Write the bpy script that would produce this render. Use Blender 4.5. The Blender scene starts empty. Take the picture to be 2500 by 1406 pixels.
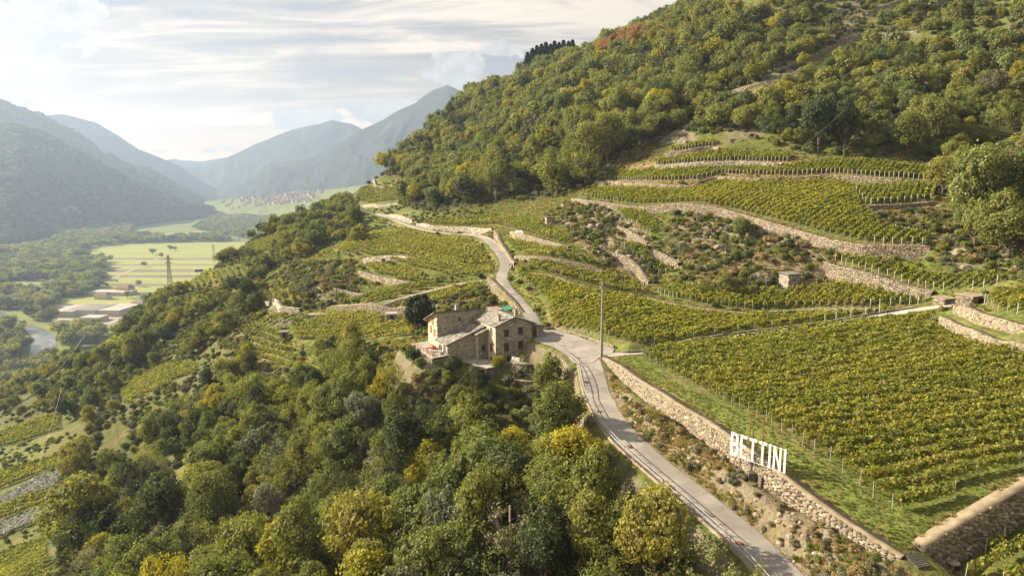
import bpy, bmesh, math, random
import numpy as np
from mathutils import Vector, Matrix
R = math.radians
random.seed(7); RNG = np.random.default_rng(7)
SC = bpy.context.scene; COL = SC.collection

# ------------------------------------------------------------------ camera
CAMZ = 200.0; PITCH = R(8.8); FPX = 1667.0; CX = 1250.0; CY = 703.0
cam_d = bpy.data.cameras.new('camera'); cam = bpy.data.objects.new('camera', cam_d); COL.objects.link(cam)
cam_d.sensor_width = 36.0; cam_d.lens = 36.0 * FPX / 2500.0
cam_d.clip_start = 1.0; cam_d.clip_end = 60000.0
cam.location = (0, 0, CAMZ); cam.rotation_euler = (math.pi / 2 - PITCH, 0, 0)
SC.camera = cam

# ------------------------------------------------------------------ exposure, sun, sky
SC.view_settings.view_transform = 'Standard'; SC.view_settings.look = 'None'
SC.view_settings.gamma = 1.0; SC.view_settings.use_curve_mapping = False
SC.view_settings.exposure = 1.98
SUN_AZ = R(-72); SUN_EL = R(27)          # azimuth from +Y, negative = left of the view
SUNDIR = Vector((math.sin(SUN_AZ) * math.cos(SUN_EL), math.cos(SUN_AZ) * math.cos(SUN_EL), math.sin(SUN_EL)))
sd = bpy.data.lights.new('sun', 'SUN'); sd.energy = 5.0; sd.angle = R(0.6); sd.color = (1.0, 0.83, 0.60)
sun = bpy.data.objects.new('sun', sd); COL.objects.link(sun)
sun.rotation_euler = SUNDIR.to_track_quat('Z', 'Y').to_euler(); sun.location = (-300, 300, 900)

SC.world = bpy.data.worlds.new('World'); SC.world.use_nodes = True
def N(nt, typ, **kw):
    n = nt.nodes.new(typ)
    for k, v in kw.items():
        if k == 'ins':
            for a, b in v.items(): n.inputs[a].default_value = b
        else: setattr(n, k, v)
    return n
def ramp(nt, fac, stops, interp='LINEAR'):
    n = nt.nodes.new('ShaderNodeValToRGB'); cr = n.color_ramp; cr.interpolation = interp
    while len(cr.elements) < len(stops): cr.elements.new(0.5)
    for e, (p, c) in zip(cr.elements, stops):
        e.position = p; e.color = (c, c, c, 1) if isinstance(c, (int, float)) else (*c, 1)
    if fac is not None: nt.links.new(fac, n.inputs[0])
    return n.outputs[0]
def mth(nt, op, a, b=None, clamp=False):
    n = nt.nodes.new('ShaderNodeMath'); n.operation = op; n.use_clamp = clamp
    for i, v in enumerate((a, b)):
        if v is None: continue
        if isinstance(v, (int, float)): n.inputs[i].default_value = v
        else: nt.links.new(v, n.inputs[i])
    return n.outputs[0]
def vmth(nt, op, a, b=None, out=0):
    n = nt.nodes.new('ShaderNodeVectorMath'); n.operation = op
    for i, v in enumerate((a, b)):
        if v is None: continue
        if isinstance(v, (tuple, list, Vector)): n.inputs[i].default_value = tuple(v)
        else: nt.links.new(v, n.inputs[i])
    return n.outputs[out]
def mixc(nt, fac, a, b, mode='MIX'):
    n = nt.nodes.new('ShaderNodeMix'); n.data_type = 'RGBA'; n.blend_type = mode
    for s, v in ((n.inputs[0], fac), (n.inputs[6], a), (n.inputs[7], b)):
        if isinstance(v, (int, float)): s.default_value = v
        elif isinstance(v, tuple): s.default_value = (*v, 1)
        else: nt.links.new(v, s)
    return n.outputs[2]
def noise(nt, vec, scale, detail=5, rough=0.55, dist=0.0, out=0):
    n = N(nt, 'ShaderNodeTexNoise', ins={'Scale': scale, 'Detail': detail, 'Roughness': rough, 'Distortion': dist})
    if vec is not None: nt.links.new(vec, n.inputs['Vector'])
    return n.outputs[out]

def dirpx(px, py):
    xc = (px - CX) / FPX; yc = (CY - py) / FPX
    return np.array([xc, math.cos(PITCH) + math.sin(PITCH) * yc, -math.sin(PITCH) + math.cos(PITCH) * yc])

def build_world():
    nt = SC.world.node_tree; nt.nodes.clear(); L = nt.links
    tc = nt.nodes.new('ShaderNodeTexCoord'); d = tc.outputs['Generated']
    sky = nt.nodes.new('ShaderNodeTexSky'); sky.sky_type = 'NISHITA'; sky.sun_disc = False
    sky.sun_elevation = SUN_EL; sky.sun_rotation = SUN_AZ; sky.altitude = 500
    skyc = mixc(nt, 1.0, sky.outputs[0], (0.075, 0.075, 0.078), 'MULTIPLY')
    sep = nt.nodes.new('ShaderNodeSeparateXYZ'); L.new(d, sep.inputs[0])
    X, Y, Z = sep.outputs
    zc = mth(nt, 'MAXIMUM', mth(nt, 'ADD', Z, 0.10), 0.04)
    cmb = nt.nodes.new('ShaderNodeCombineXYZ')
    L.new(mth(nt, 'DIVIDE', X, zc), cmb.inputs[0]); L.new(mth(nt, 'DIVIDE', Y, zc), cmb.inputs[1])
    pl = cmb.outputs[0]
    # wide veil of high cloud drawn out into streaks
    mp = N(nt, 'ShaderNodeMapping', ins={'Rotation': (0, 0, R(-14)), 'Scale': (0.22, 0.75, 1), 'Location': (3.4, 1.2, 0)})
    L.new(pl, mp.inputs[0])
    n1 = noise(nt, mp.outputs[0], 1.15, 9, 0.56, 0.5)
    mp2 = N(nt, 'ShaderNodeMapping', ins={'Rotation': (0, 0, R(20)), 'Scale': (0.55, 1.5, 1), 'Location': (7.7, 0.4, 0)})
    L.new(pl, mp2.inputs[0])
    n2 = noise(nt, mp2.outputs[0], 2.0, 10, 0.62, 0.8)
    nn = mth(nt, 'ADD', mth(nt, 'MULTIPLY', n1, 0.68), mth(nt, 'MULTIPLY', n2, 0.32))
    sdot = mth(nt, 'MAXIMUM', vmth(nt, 'DOT_PRODUCT', d, SUNDIR, 1), 0.0)
    glow = mth(nt, 'POWER', sdot, 3.0)
    veil = ramp(nt, nn, [(0.37, (0.11, 0.18, 0.32)), (0.435, (0.22, 0.235, 0.27)), (0.49, (0.43, 0.39, 0.355)), (0.555, (0.92, 0.76, 0.585))])
    # clouds away from the sun are dimmer
    dim = N(nt, 'ShaderNodeMapRange', ins={1: 0.0, 2: 1.0, 3: 0.62, 4: 1.12}); L.new(sdot, dim.inputs[0])
    veil = mixc(nt, 1.0, veil, dim.outputs[0], 'MULTIPLY')
    hole = ramp(nt, nn, [(0.38, 1.0), (0.47, 0.0)])
    hz = ramp(nt, Z, [(0.12, 0.0), (0.30, 0.85)])
    col = mixc(nt, mth(nt, 'MULTIPLY', hole, hz), veil, skyc)
    # light near the sun
    col = mixc(nt, mth(nt, 'MULTIPLY', glow, 0.28), col, (0.76, 0.63, 0.50))
    # warm band at the horizon
    low = ramp(nt, Z, [(0.0, 0.9), (0.055, 0.55), (0.11, 0.18), (0.2, 0.0)])
    warm = mixc(nt, glow, (1.5, 1.0, 0.58), (1.6, 1.08, 0.62))
    col = mixc(nt, low, col, warm)
    # heaps of cumulus over the ridges
    nb = noise(nt, d, 15.0, 10, 0.62, 0.15)
    nb2 = noise(nt, vmth(nt, 'ADD', d, (-0.006, 0.0, 0.012)), 15.0, 10, 0.62, 0.15)
    tot = None
    for (px, py, rx, rz) in [(1135, 182, .085, .045), (1225, 125, .05, .02), (760, 292, .075, .026), (925, 270, .065, .028),
                             (60, 75, .10, .05), (150, 25, .08, .04), (30, 250, .05, .012), (1060, 178, .04, .02)]:
        v = Vector(dirpx(px, py)).normalized()
        dd = vmth(nt, 'MULTIPLY', vmth(nt, 'SUBTRACT', d, v), (1 / rx, 1 / rx, 1 / rz))
        ln = vmth(nt, 'LENGTH', dd, None, 1)
        m = mth(nt, 'SUBTRACT', 1.0, ln, True)
        tot = m if tot is None else mth(nt, 'MAXIMUM', tot, m)
    f = mth(nt, 'SUBTRACT', mth(nt, 'ADD', mth(nt, 'MULTIPLY', nb, 2.2), mth(nt, 'MULTIPLY', tot, 0.8)), 1.42)
    msk = N(nt, 'ShaderNodeMapRange', ins={1: 0.0, 2: 0.10, 3: 0.0, 4: 0.95}); msk.interpolation_type = 'SMOOTHSTEP'; L.new(f, msk.inputs[0])
    shade = mth(nt, 'ADD', mth(nt, 'MULTIPLY', mth(nt, 'SUBTRACT', nb, nb2), 2.2), 0.55, True)
    ccol = ramp(nt, shade, [(0.2, (0.33, 0.34, 0.37)), (0.75, (0.62, 0.56, 0.49))])
    col = mixc(nt, mth(nt, 'MULTIPLY', msk.outputs[0], mth(nt, 'GREATER_THAN', tot, 0.0)), col, ccol)
    # small dark clouds low over the valley end
    nd = noise(nt, vmth(nt, 'MULTIPLY', d, (1, 1, 2.5)), 14.0, 8, 0.6)
    t2 = None
    for (px, py, rx, rz) in [(505, 368, .035, .012), (565, 364, .05, .010), (30, 175, .05, .008), (395, 372, .04, .008)]:
        v = Vector(dirpx(px, py)).normalized()
        dd = vmth(nt, 'MULTIPLY', vmth(nt, 'SUBTRACT', d, v), (1 / rx, 1 / rx, 1 / rz))
        m = mth(nt, 'SUBTRACT', 1.0, vmth(nt, 'LENGTH', dd, None, 1), True)
        t2 = m if t2 is None else mth(nt, 'MAXIMUM', t2, m)
    f2 = mth(nt, 'SUBTRACT', mth(nt, 'ADD', mth(nt, 'MULTIPLY', nd, 2.4), mth(nt, 'MULTIPLY', t2, 0.7)), 1.52)
    m2 = N(nt, 'ShaderNodeMapRange', ins={1: 0.0, 2: 0.5, 3: 0.0, 4: 0.6}); L.new(f2, m2.inputs[0])
    col = mixc(nt, mth(nt, 'MULTIPLY', m2.outputs[0], mth(nt, 'GREATER_THAN', t2, 0.0)), col, (0.33, 0.33, 0.37))
    bg = nt.nodes.new('ShaderNodeBackground'); bg.inputs[1].default_value = 0.45
    L.new(col, bg.inputs[0])
    out = nt.nodes.new('ShaderNodeOutputWorld'); L.new(bg.outputs[0], out.inputs[0])
build_world()

# ------------------------------------------------------------------ helpers
def tag(o, label=None, cat=None, group=None, kind=None):
    if label: o['label'] = label
    if cat: o['category'] = cat
    if group: o['group'] = group
    if kind: o['kind'] = kind
    return o
def link(name, me, parent=None, mats=()):
    o = bpy.data.objects.new(name, me); COL.objects.link(o)
    if parent is not None: o.parent = parent
    if me is not None:
        for m in mats:
            me.materials.append(m)
    return o
def empty(name, loc=(0, 0, 0), rz=0.0):
    o = bpy.data.objects.new(name, None); COL.objects.link(o); o.location = loc; o.rotation_euler = (0, 0, rz)
    o.empty_display_size = 0.3
    return o
def np_mesh(name, V, F, tint=None, smooth=False, attrs=None, mi=None):
    """V (n,3), F (m,k) equal-size faces"""
    V = np.ascontiguousarray(V, dtype=np.float32); F = np.ascontiguousarray(F, dtype=np.int32)
    me = bpy.data.meshes.new(name); m, k = F.shape
    me.vertices.add(len(V)); me.vertices.foreach_set('co', V.ravel())
    me.loops.add(m * k); me.loops.foreach_set('vertex_index', F.ravel())
    me.polygons.add(m); me.polygons.foreach_set('loop_start', np.arange(0, m * k, k, dtype=np.int32))
    if smooth: me.polygons.foreach_set('use_smooth', np.ones(m, dtype=bool))
    if mi is not None: me.polygons.foreach_set('material_index', np.asarray(mi, dtype=np.int32))
    me.update(calc_edges=True)
    if tint is not None:
        a = me.attributes.new('tint', 'FLOAT', 'POINT'); a.data.foreach_set('value', np.ascontiguousarray(tint, dtype=np.float32))
    for nme, arr in (attrs or {}).items():
        a = me.attributes.new(nme, 'FLOAT', 'POINT'); a.data.foreach_set('value', np.ascontiguousarray(arr, dtype=np.float32))
    return me
class MB:
    """collects mixed polygons into one mesh"""
    def __init__(s): s.v = []; s.f = []; s.m = []; s.t = []
    def add(s, vs, fs, mi=0, tint=1.0):
        b = len(s.v); s.v += [tuple(v) for v in vs]; s.f += [tuple(i + b for i in f) for f in fs]
        s.m += [mi] * len(fs); s.t += [tint] * len(vs)
    def box(s, x0, x1, y0, y1, z0, z1, mi=0, M=None, tint=1.0):
        vs = [(x, y, z) for z in (z0, z1) for y in (y0, y1) for x in (x0, x1)]
        if M is not None: vs = [M @ Vector(v) for v in vs]
        s.add(vs, [(0, 2, 3, 1), (4, 5, 7, 6), (0, 1, 5, 4), (2, 6, 7, 3), (0, 4, 6, 2), (1, 3, 7, 5)], mi, tint)
    def prism(s, poly, z0, z1, mi=0, tint=1.0):
        n = len(poly); z0 = [z0] * n if isinstance(z0, (int, float)) else z0; z1 = [z1] * n if isinstance(z1, (int, float)) else z1
        vs = [(p[0], p[1], z0[i]) for i, p in enumerate(poly)] + [(p[0], p[1], z1[i]) for i, p in enumerate(poly)]
        fs = [tuple(range(n - 1, -1, -1)), tuple(range(n, 2 * n))] + [(i, (i + 1) % n, n + (i + 1) % n, n + i) for i in range(n)]
        s.add(vs, fs, mi, tint)
    def tube(s, pts, r, seg=6, mi=0, tint=1.0, r2=None):
        pts = [Vector(p) for p in pts]; n = len(pts); r2 = r if r2 is None else r2; rings = []
        for i, p in enumerate(pts):
            t = (pts[min(i + 1, n - 1)] - pts[max(i - 1, 0)]).normalized()
            a = t.cross(Vector((0, 0, 1))); a = Vector((1, 0, 0)) if a.length < 1e-3 else a.normalized(); b = t.cross(a)
            rr = r + (r2 - r) * i / max(n - 1, 1)
            rings.append([p + (a * math.cos(q) + b * math.sin(q)) * rr for q in [2 * math.pi * k / seg for k in range(seg)]])
        vs = [v for rg in rings for v in rg]; fs = []
        for i in range(n - 1):
            for k in range(seg):
                fs.append((i * seg + k, i * seg + (k + 1) % seg, (i + 1) * seg + (k + 1) % seg, (i + 1) * seg + k))
        fs.append(tuple(range(seg - 1, -1, -1))); fs.append(tuple((n - 1) * seg + k for k in range(seg)))
        s.add(vs, fs, mi, tint)
    def mesh(s, name):
        me = bpy.data.meshes.new(name); me.from_pydata(s.v, [], s.f)
        me.polygons.foreach_set('material_index', np.array(s.m, dtype=np.int32))
        a = me.attributes.new('tint', 'FLOAT', 'POINT'); a.data.foreach_set('value', np.array(s.t, dtype=np.float32))
        me.update(); return me
    def build(s, name, mats, parent=None):
        if not isinstance(mats, (list, tuple)): mats = [mats]
        return link(name, s.mesh(name), parent, mats)

def lattice(x, y, seed=0):
    xi = np.floor(x).astype(np.int64); yi = np.floor(y).astype(np.int64); fx = x - xi; fy = y - yi
    fx = fx * fx * (3 - 2 * fx); fy = fy * fy * (3 - 2 * fy)
    def h(a, b):
        n = (a * 374761393 + b * 668265263 + seed * 974711) & 0xffffffff
        n = ((n ^ (n >> 13)) * 1274126177) & 0xffffffff
        return ((n ^ (n >> 16)) & 0xffff) / 65535.0
    return (h(xi, yi) * (1 - fx) + h(xi + 1, yi) * fx) * (1 - fy) + (h(xi, yi + 1) * (1 - fx) + h(xi + 1, yi + 1) * fx) * fy
def fbm(x, y, scale, octv=4, seed=0, gain=0.5):
    s = 0; a = 1; t = 0
    for i in range(octv):
        s = s + a * (lattice(x / scale, y / scale, seed + i * 17) - 0.5); t += a; a *= gain; scale *= 0.5
    return s / t * 2
def inpoly(px, py, poly):
    px = np.asarray(px, float); py = np.asarray(py, float); c = np.zeros(px.shape, bool); n = len(poly)
    for i in range(n):
        x1, y1 = poly[i]; x2, y2 = poly[(i + 1) % n]
        if y1 == y2: continue
        c ^= ((y1 > py) != (y2 > py)) & (px < (x2 - x1) * (py - y1) / (y2 - y1) + x1)
    return c
def project(x, y, z):
    z = z - CAMZ; zc = y * math.cos(PITCH) - z * math.sin(PITCH); yc = y * math.sin(PITCH) + z * math.cos(PITCH)
    return CX + FPX * x / zc, CY - FPX * yc / zc, zc

# ------------------------------------------------------------------ shape of the land
CP = []           # control points of the hillside, metres
def Pd(px, py, d):
    v = dirpx(px, py); CP.append((v[0] / v[1] * d, d, v[2] / v[1] * d))
def Ph(px, py, h):
    v = dirpx(px, py); k = h / v[2]; CP.append((v[0] * k, v[1] * k, h))
def W(x, y, h): CP.append((x, y, h))
for a in [(1500, 875, -33), (1600, 945, -32.8), (1750, 1035, -32.5), (1900, 1145, -32.3), (2050, 1255, -32.5), (2220, 1345, -33), (2500, 1185, -30.5),
          (2500, 1000, -28), (2500, 850, -24.5), (1750, 830, -31.7), (2000, 800, -29.2), (2300, 762, -26), (1560, 880, -33), (2000, 950, -31), (2300, 1100, -30.5),
          (1350, 835, -33.5), (1440, 865, -33.6), (1445, 905, -34), (1452, 1000, -35), (1520, 1100, -36), (1640, 1200, -37.2), (1780, 1300, -38.5), (1900, 1390, -39.5),
          (2420, 1400, -36.5), (2150, 1395, -38.6)]: Ph(*a)
for a in [(2, 88, -43), (-10, 88, -50), (8, 70, -45), (20, 58, -42), (-40, 90, -62), (-70, 60, -75), (0, 60, -52), (60, 50, -40), (40, 50, -43),
          (-4, 143, -39.2), (-17, 142, -38.9), (-25, 158, -38.5), (4, 139, -40.5), (9.5, 146, -34.5), (2, 133, -45), (10, 131, -43), (-8, 133, -44), (-20, 134, -42.3),
          (6, 112, -45.5), (-5, 118, -47), (90, 60, -28), (110, 60, -24),
          (-150, 620, -110), (-300, 620, -197), (-300, 500, -182), (-380, 400, -188), (-20, 900, 60), (100, 800, 100), (250, 700, 130), (-150, 800, -45),
          (-250, 800, -130), (-350, 700, -198), (-420, 600, -200), (-450, 300, -190), (-300, 150, -165), (-200, 60, -130), (400, 600, 170), (300, 400, 130),
          (200, 200, 45), (250, 300, 90), (180, 100, 5), (-420, 900, -203), (-200, 950, -120), (0, 1000, 0), (-450, 450, -202)]: W(*a)
for a in [(1290, 770, 168), (1220, 680, 200), (1215, 640, 225), (1180, 585, 260), (1100, 575, 290), (1000, 550, 340), (950, 530, 380), (870, 510, 450),
          (200, 1300, 150), (0, 1400, 165), (0, 1150, 230), (0, 1000, 400), (0, 950, 560), (300, 1200, 190), (150, 1050, 270), (330, 930, 290), (500, 1000, 200),
          (600, 1150, 150), (700, 1300, 125), (900, 1200, 125), (1100, 1100, 120), (1100, 1300, 95), (1300, 1250, 88), (850, 1000, 150), (700, 950, 185),
          (900, 860, 170), (1000, 835, 165), (660, 850, 215), (620, 905, 205), (800, 800, 205), (900, 775, 200), (750, 750, 230), (700, 720, 245), (800, 680, 270),
          (1080, 730, 195), (1000, 600, 270), (850, 610, 290), (1150, 640, 228), (1000, 680, 225), (900, 650, 255), (850, 730, 230), (750, 620, 330), (650, 610, 380),
          (620, 585, 450), (540, 650, 430), (470, 690, 420), (400, 740, 400), (300, 820, 400), (200, 880, 400), (100, 940, 400),
          (870, 470, 520), (950, 435, 560), (1050, 340, 600), (1150, 255, 640), (1250, 200, 650), (1400, 175, 620), (1500, 120, 560), (1700, 40, 480), (1900, -60, 450),
          (2500, 0, 322), (2500, -150, 400), (2500, 200, 270), (2500, 400, 220), (2400, 600, 165), (2500, 700, 125), (1300, 500, 300), (1100, 505, 340), (1000, 515, 370),
          (1300, 400, 350), (1300, 300, 420), (1150, 400, 430), (1150, 330, 500), (1000, 440, 480), (1500, 300, 350), (1500, 400, 290), (1500, 200, 430), (1700, 200, 370),
          (1700, 110, 420), (1700, 300, 310), (1700, 370, 265), (1900, 300, 270), (1900, 200, 320), (1900, 100, 370), (2200, 300, 245), (2200, 200, 295), (2200, 100, 340),
          (2200, 0, 380), (2500, 100, 300), (1430, 490, 255), (1700, 500, 215), (1900, 545, 190), (2100, 595, 168), (2270, 605, 158), (1500, 450, 270), (1700, 440, 245),
          (2000, 435, 225), (2280, 450, 205), (1900, 390, 243), (2300, 420, 215), (1500, 560, 220), (1700, 600, 195), (1900, 640, 172), (1330, 560, 235), (1400, 620, 205),
          (1580, 700, 185), (1450, 660, 195), (1700, 742, 165), (1950, 757, 156), (2250, 735, 146), (1700, 700, 175), (1950, 700, 165), (2100, 655, 160), (2270, 690, 150),
          (1350, 720, 172), (1400, 790, 152), (1300, 640, 205), (1550, 840, 137)]: Pd(*a)
CP = np.array(CP)
def rbf_fit():
    P = CP[:, :2] / 100.0; h = CP[:, 2]; n = len(P)
    r = np.sqrt(((P[:, None] - P[None]) ** 2).sum(-1) + 0.10 ** 2)
    A = np.zeros((n + 3, n + 3)); A[:n, :n] = r - np.eye(n) * 0.012
    A[:n, n] = 1; A[:n, n + 1:] = P; A[n, :n] = 1; A[n + 1:, :n] = P.T
    return np.linalg.solve(A, np.concatenate([h, [0, 0, 0]]))
RW = rbf_fit()
def rbf(x, y):
    P = CP[:, :2] / 100.0; x = np.asarray(x) / 100.0; y = np.asarray(y) / 100.0
    out = RW[-3] + RW[-2] * x + RW[-1] * y
    for i in range(len(P)):
        out = out + RW[i] * np.sqrt((x - P[i, 0]) ** 2 + (y - P[i, 1]) ** 2 + 0.01)
    return out
def axis(parts):
    out = []
    for a, b, s in parts: out.append(np.arange(a, b, s))
    return np.concatenate(out + [[parts[-1][1]]])
GX = axis([(-460, -160, 4), (-160, -60, 1.4), (-60, 75, 0.65), (75, 200, 1.3), (200, 420, 3)])
GY = axis([(44, 175, 0.65), (175, 300, 1.0), (300, 460, 2.0), (460, 1000, 6)])
XX, YY = np.meshgrid(GX, GY)
ZZ = rbf(XX, YY) + CAMZ
ZBASE = ZZ.copy()
def sample(G, x, y):
    x = np.clip(np.asarray(x, float), GX[0], GX[-1] - 1e-3); y = np.clip(np.asarray(y, float), GY[0], GY[-1] - 1e-3)
    i = np.clip(np.searchsorted(GX, x, 'right') - 1, 0, len(GX) - 2); j = np.clip(np.searchsorted(GY, y, 'right') - 1, 0, len(GY) - 2)
    fx = (x - GX[i]) / (GX[i + 1] - GX[i]); fy = (y - GY[j]) / (GY[j + 1] - GY[j])
    return (G[j, i] * (1 - fx) + G[j, i + 1] * fx) * (1 - fy) + (G[j + 1, i] * (1 - fx) + G[j + 1, i + 1] * fx) * fy
RY = np.concatenate([np.arange(45, 300, 0.35), np.arange(300, 998, 1.5)])
def cast(px, py, G=None):
    """where the sight line through a photo point meets the hillside"""
    G = ZZ if G is None else G
    px = np.atleast_1d(np.asarray(px, float)); py = np.atleast_1d(np.asarray(py, float)); out = np.zeros((len(px), 3))
    for s in range(0, len(px), 400):
        a = px[s:s + 400]; b = py[s:s + 400]
        xc = (a - CX) / FPX; yc = (CY - b) / FPX
        dy = math.cos(PITCH) + math.sin(PITCH) * yc; dz = -math.sin(PITCH) + math.cos(PITCH) * yc
        X = (xc / dy)[:, None] * RY; Zr = (dz / dy)[:, None] * RY + CAMZ
        D = Zr - sample(G, X, np.broadcast_to(RY, X.shape))
        D[(X < GX[0]) | (X > GX[-1])] = 1
        hit = D < 0; k = np.argmax(hit, 1); k = np.where(hit.any(1), k, len(RY) - 1); k1 = np.maximum(k - 1, 0)
        r = np.arange(len(a)); d0 = D[r, k1]; d1 = D[r, k]; f = np.clip(d0 / np.where(np.abs(d0 - d1) < 1e-6, 1, d0 - d1), 0, 1)
        yy = RY[k1] + (RY[k] - RY[k1]) * f
        out[s:s + 400] = np.stack([xc / dy * yy, yy, dz / dy * yy + CAMZ], 1)
    return out
def castp(pts, G=None):
    p = np.array(pts, float); return cast(p[:, 0], p[:, 1], G)
def resample(P, step):
    P = np.asarray(P, float); seg = np.sqrt((np.diff(P[:, :2], axis=0) ** 2).sum(1)); s = np.concatenate([[0], np.cumsum(seg)])
    n = max(2, int(s[-1] / step) + 1); t = np.linspace(0, s[-1], n)
    return np.stack([np.interp(t, s, P[:, k]) for k in range(P.shape[1])], 1)
def smooth_line(P, step, it=6):
    Q = resample(P, step)
    for _ in range(it):
        Q[1:-1] = (Q[:-2] + 2 * Q[1:-1] + Q[2:]) / 4
    return resample(Q, step)
def polydist(x, y, P):
    """signed distance (left +), param along, nearest z"""
    best = np.full(x.shape, 1e9); sg = np.zeros(x.shape); tt = np.zeros(x.shape); zz = np.zeros(x.shape); acc = 0
    for i in range(len(P) - 1):
        ax, ay = P[i, :2]; bx, by = P[i + 1, :2]; L2 = (bx - ax) ** 2 + (by - ay) ** 2; Ls = math.sqrt(L2) + 1e-9
        t = np.clip(((x - ax) * (bx - ax) + (y - ay) * (by - ay)) / (L2 + 1e-12), 0, 1)
        dx = x - ax - t * (bx - ax); dy = y - ay - t * (by - ay); d = np.sqrt(dx * dx + dy * dy)
        c = (bx - ax) * (y - ay) - (by - ay) * (x - ax)
        m = d < best
        best = np.where(m, d, best); sg = np.where(m, np.sign(c), sg); tt = np.where(m, acc + t * Ls, tt)
        if P.shape[1] > 2: zz = np.where(m, P[i, 2] + t * (P[i + 1, 2] - P[i, 2]), zz)
        acc += Ls
    return best, sg, tt, zz, acc
def window(P, pad):
    i0 = max(0, np.searchsorted(GX, P[:, 0].min() - pad) - 1); i1 = min(len(GX), np.searchsorted(GX, P[:, 0].max() + pad) + 1)
    j0 = max(0, np.searchsorted(GY, P[:, 1].min() - pad) - 1); j1 = min(len(GY), np.searchsorted(GY, P[:, 1].max() + pad) + 1)
    return slice(j0, j1), slice(i0, i1)
# ------------------------------------------------------------------ materials
def new_mat(name):
    m = bpy.data.materials.new(name); m.use_nodes = True; m.node_tree.nodes.clear(); return m, m.node_tree
def finish(nt, sh, disp=None):
    o = nt.nodes.new('ShaderNodeOutputMaterial'); nt.links.new(sh, o.inputs[0])
    return o
def attr(nt, name): return N(nt, 'ShaderNodeAttribute', attribute_name=name).outputs['Fac']
def bump(nt, h, strength, dist):
    b = N(nt, 'ShaderNodeBump', ins={'Strength': strength, 'Distance': dist}); nt.links.new(h, b.inputs['Height']); return b.outputs[0]
def princ(nt, col, rough=0.8, nrm=None, metal=0.0, spec=0.3):
    p = N(nt, 'ShaderNodeBsdfPrincipled', ins={'Roughness': rough, 'Metallic': metal, 'Specular IOR Level': spec})
    if isinstance(col, tuple): p.inputs['Base Color'].default_value = (*col, 1)
    else: nt.links.new(col, p.inputs['Base Color'])
    if nrm is not None: nt.links.new(nrm, p.inputs['Normal'])
    return p.outputs[0]
def pos(nt): return nt.nodes.new('ShaderNodeNewGeometry').outputs['Position']
def leaf_mat(name, c1, c2, c3=None, trans=0.38, tcol=(1.2, 1.25, 0.5), gloss=0.025):
    """leaves: colour differs from plant to plant (c1..c2) and from spray to spray"""
    m, nt = new_mat(name)
    oi = nt.nodes.new('ShaderNodeObjectInfo')
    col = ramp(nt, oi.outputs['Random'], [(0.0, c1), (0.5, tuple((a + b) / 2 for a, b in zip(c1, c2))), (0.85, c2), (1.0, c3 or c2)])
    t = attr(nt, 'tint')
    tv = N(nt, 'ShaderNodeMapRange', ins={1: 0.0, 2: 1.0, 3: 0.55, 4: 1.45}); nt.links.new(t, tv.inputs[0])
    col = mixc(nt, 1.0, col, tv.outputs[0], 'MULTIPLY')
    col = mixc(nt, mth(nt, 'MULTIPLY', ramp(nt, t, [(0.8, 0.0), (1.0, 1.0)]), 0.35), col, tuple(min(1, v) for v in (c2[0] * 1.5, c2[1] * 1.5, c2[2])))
    df = nt.nodes.new('ShaderNodeBsdfDiffuse'); nt.links.new(col, df.inputs[0])
    tr = nt.nodes.new('ShaderNodeBsdfTranslucent'); nt.links.new(mixc(nt, 1.0, col, tcol, 'MULTIPLY'), tr.inputs[0])
    mx = N(nt, 'ShaderNodeMixShader', ins={0: trans}); nt.links.new(df.outputs[0], mx.inputs[1]); nt.links.new(tr.outputs[0], mx.inputs[2])
    gl = N(nt, 'ShaderNodeBsdfGlossy', ins={'Roughness': 0.6}); gl.inputs[0].default_value = (0.5, 0.5, 0.5, 1)
    m2 = N(nt, 'ShaderNodeMixShader', ins={0: gloss}); nt.links.new(mx.outputs[0], m2.inputs[1]); nt.links.new(gl.outputs[0], m2.inputs[2])
    finish(nt, m2.outputs[0]); return m
def rough_mat(name, c1, c2, scale=1.0, rough=0.85, bs=0.4, bd=0.05, tint=True, detail=6, spec=0.25, metal=0.0):
    m, nt = new_mat(name); p = pos(nt)
    n = noise(nt, p, scale, detail, 0.6)
    col = ramp(nt, n, [(0.3, c1), (0.7, c2)])
    if tint:
        tv = N(nt, 'ShaderNodeMapRange', ins={1: 0.0, 2: 1.0, 3: 0.55, 4: 1.45}); nt.links.new(attr(nt, 'tint'), tv.inputs[0])
        col = mixc(nt, 1.0, col, tv.outputs[0], 'MULTIPLY')
    finish(nt, princ(nt, col, rough, bump(nt, noise(nt, p, scale * 4, 6, 0.65), bs, bd), metal, spec)); return m
def stone_mat(name, pal, rough=0.9, bd=0.06):
    """stone by stone colour from the tint of each block"""
    m, nt = new_mat(name); p = pos(nt); t = attr(nt, 'tint')
    col = ramp(nt, t, [(i / (len(pal) - 1), c) for i, c in enumerate(pal)])
    n = noise(nt, p, 3.0, 7, 0.65)
    col = mixc(nt, 1.0, col, ramp(nt, n, [(0.3, 0.72), (0.7, 1.22)]), 'MULTIPLY')
    col = mixc(nt, ramp(nt, noise(nt, p, 0.35, 4, 0.6), [(0.55, 0.0), (0.75, 0.45)]), col, (0.12, 0.12, 0.085))
    finish(nt, princ(nt, col, rough, bump(nt, noise(nt, p, 9, 7, 0.7), 0.6, bd), 0, 0.2)); return m
M = {}
M['warm_stone'] = stone_mat('warm_stone', [(0.075, 0.066, 0.05), (0.15, 0.128, 0.095), (0.23, 0.195, 0.145), (0.165, 0.155, 0.135), (0.285, 0.245, 0.185), (0.19, 0.158, 0.11), (0.36, 0.32, 0.26)])
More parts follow.
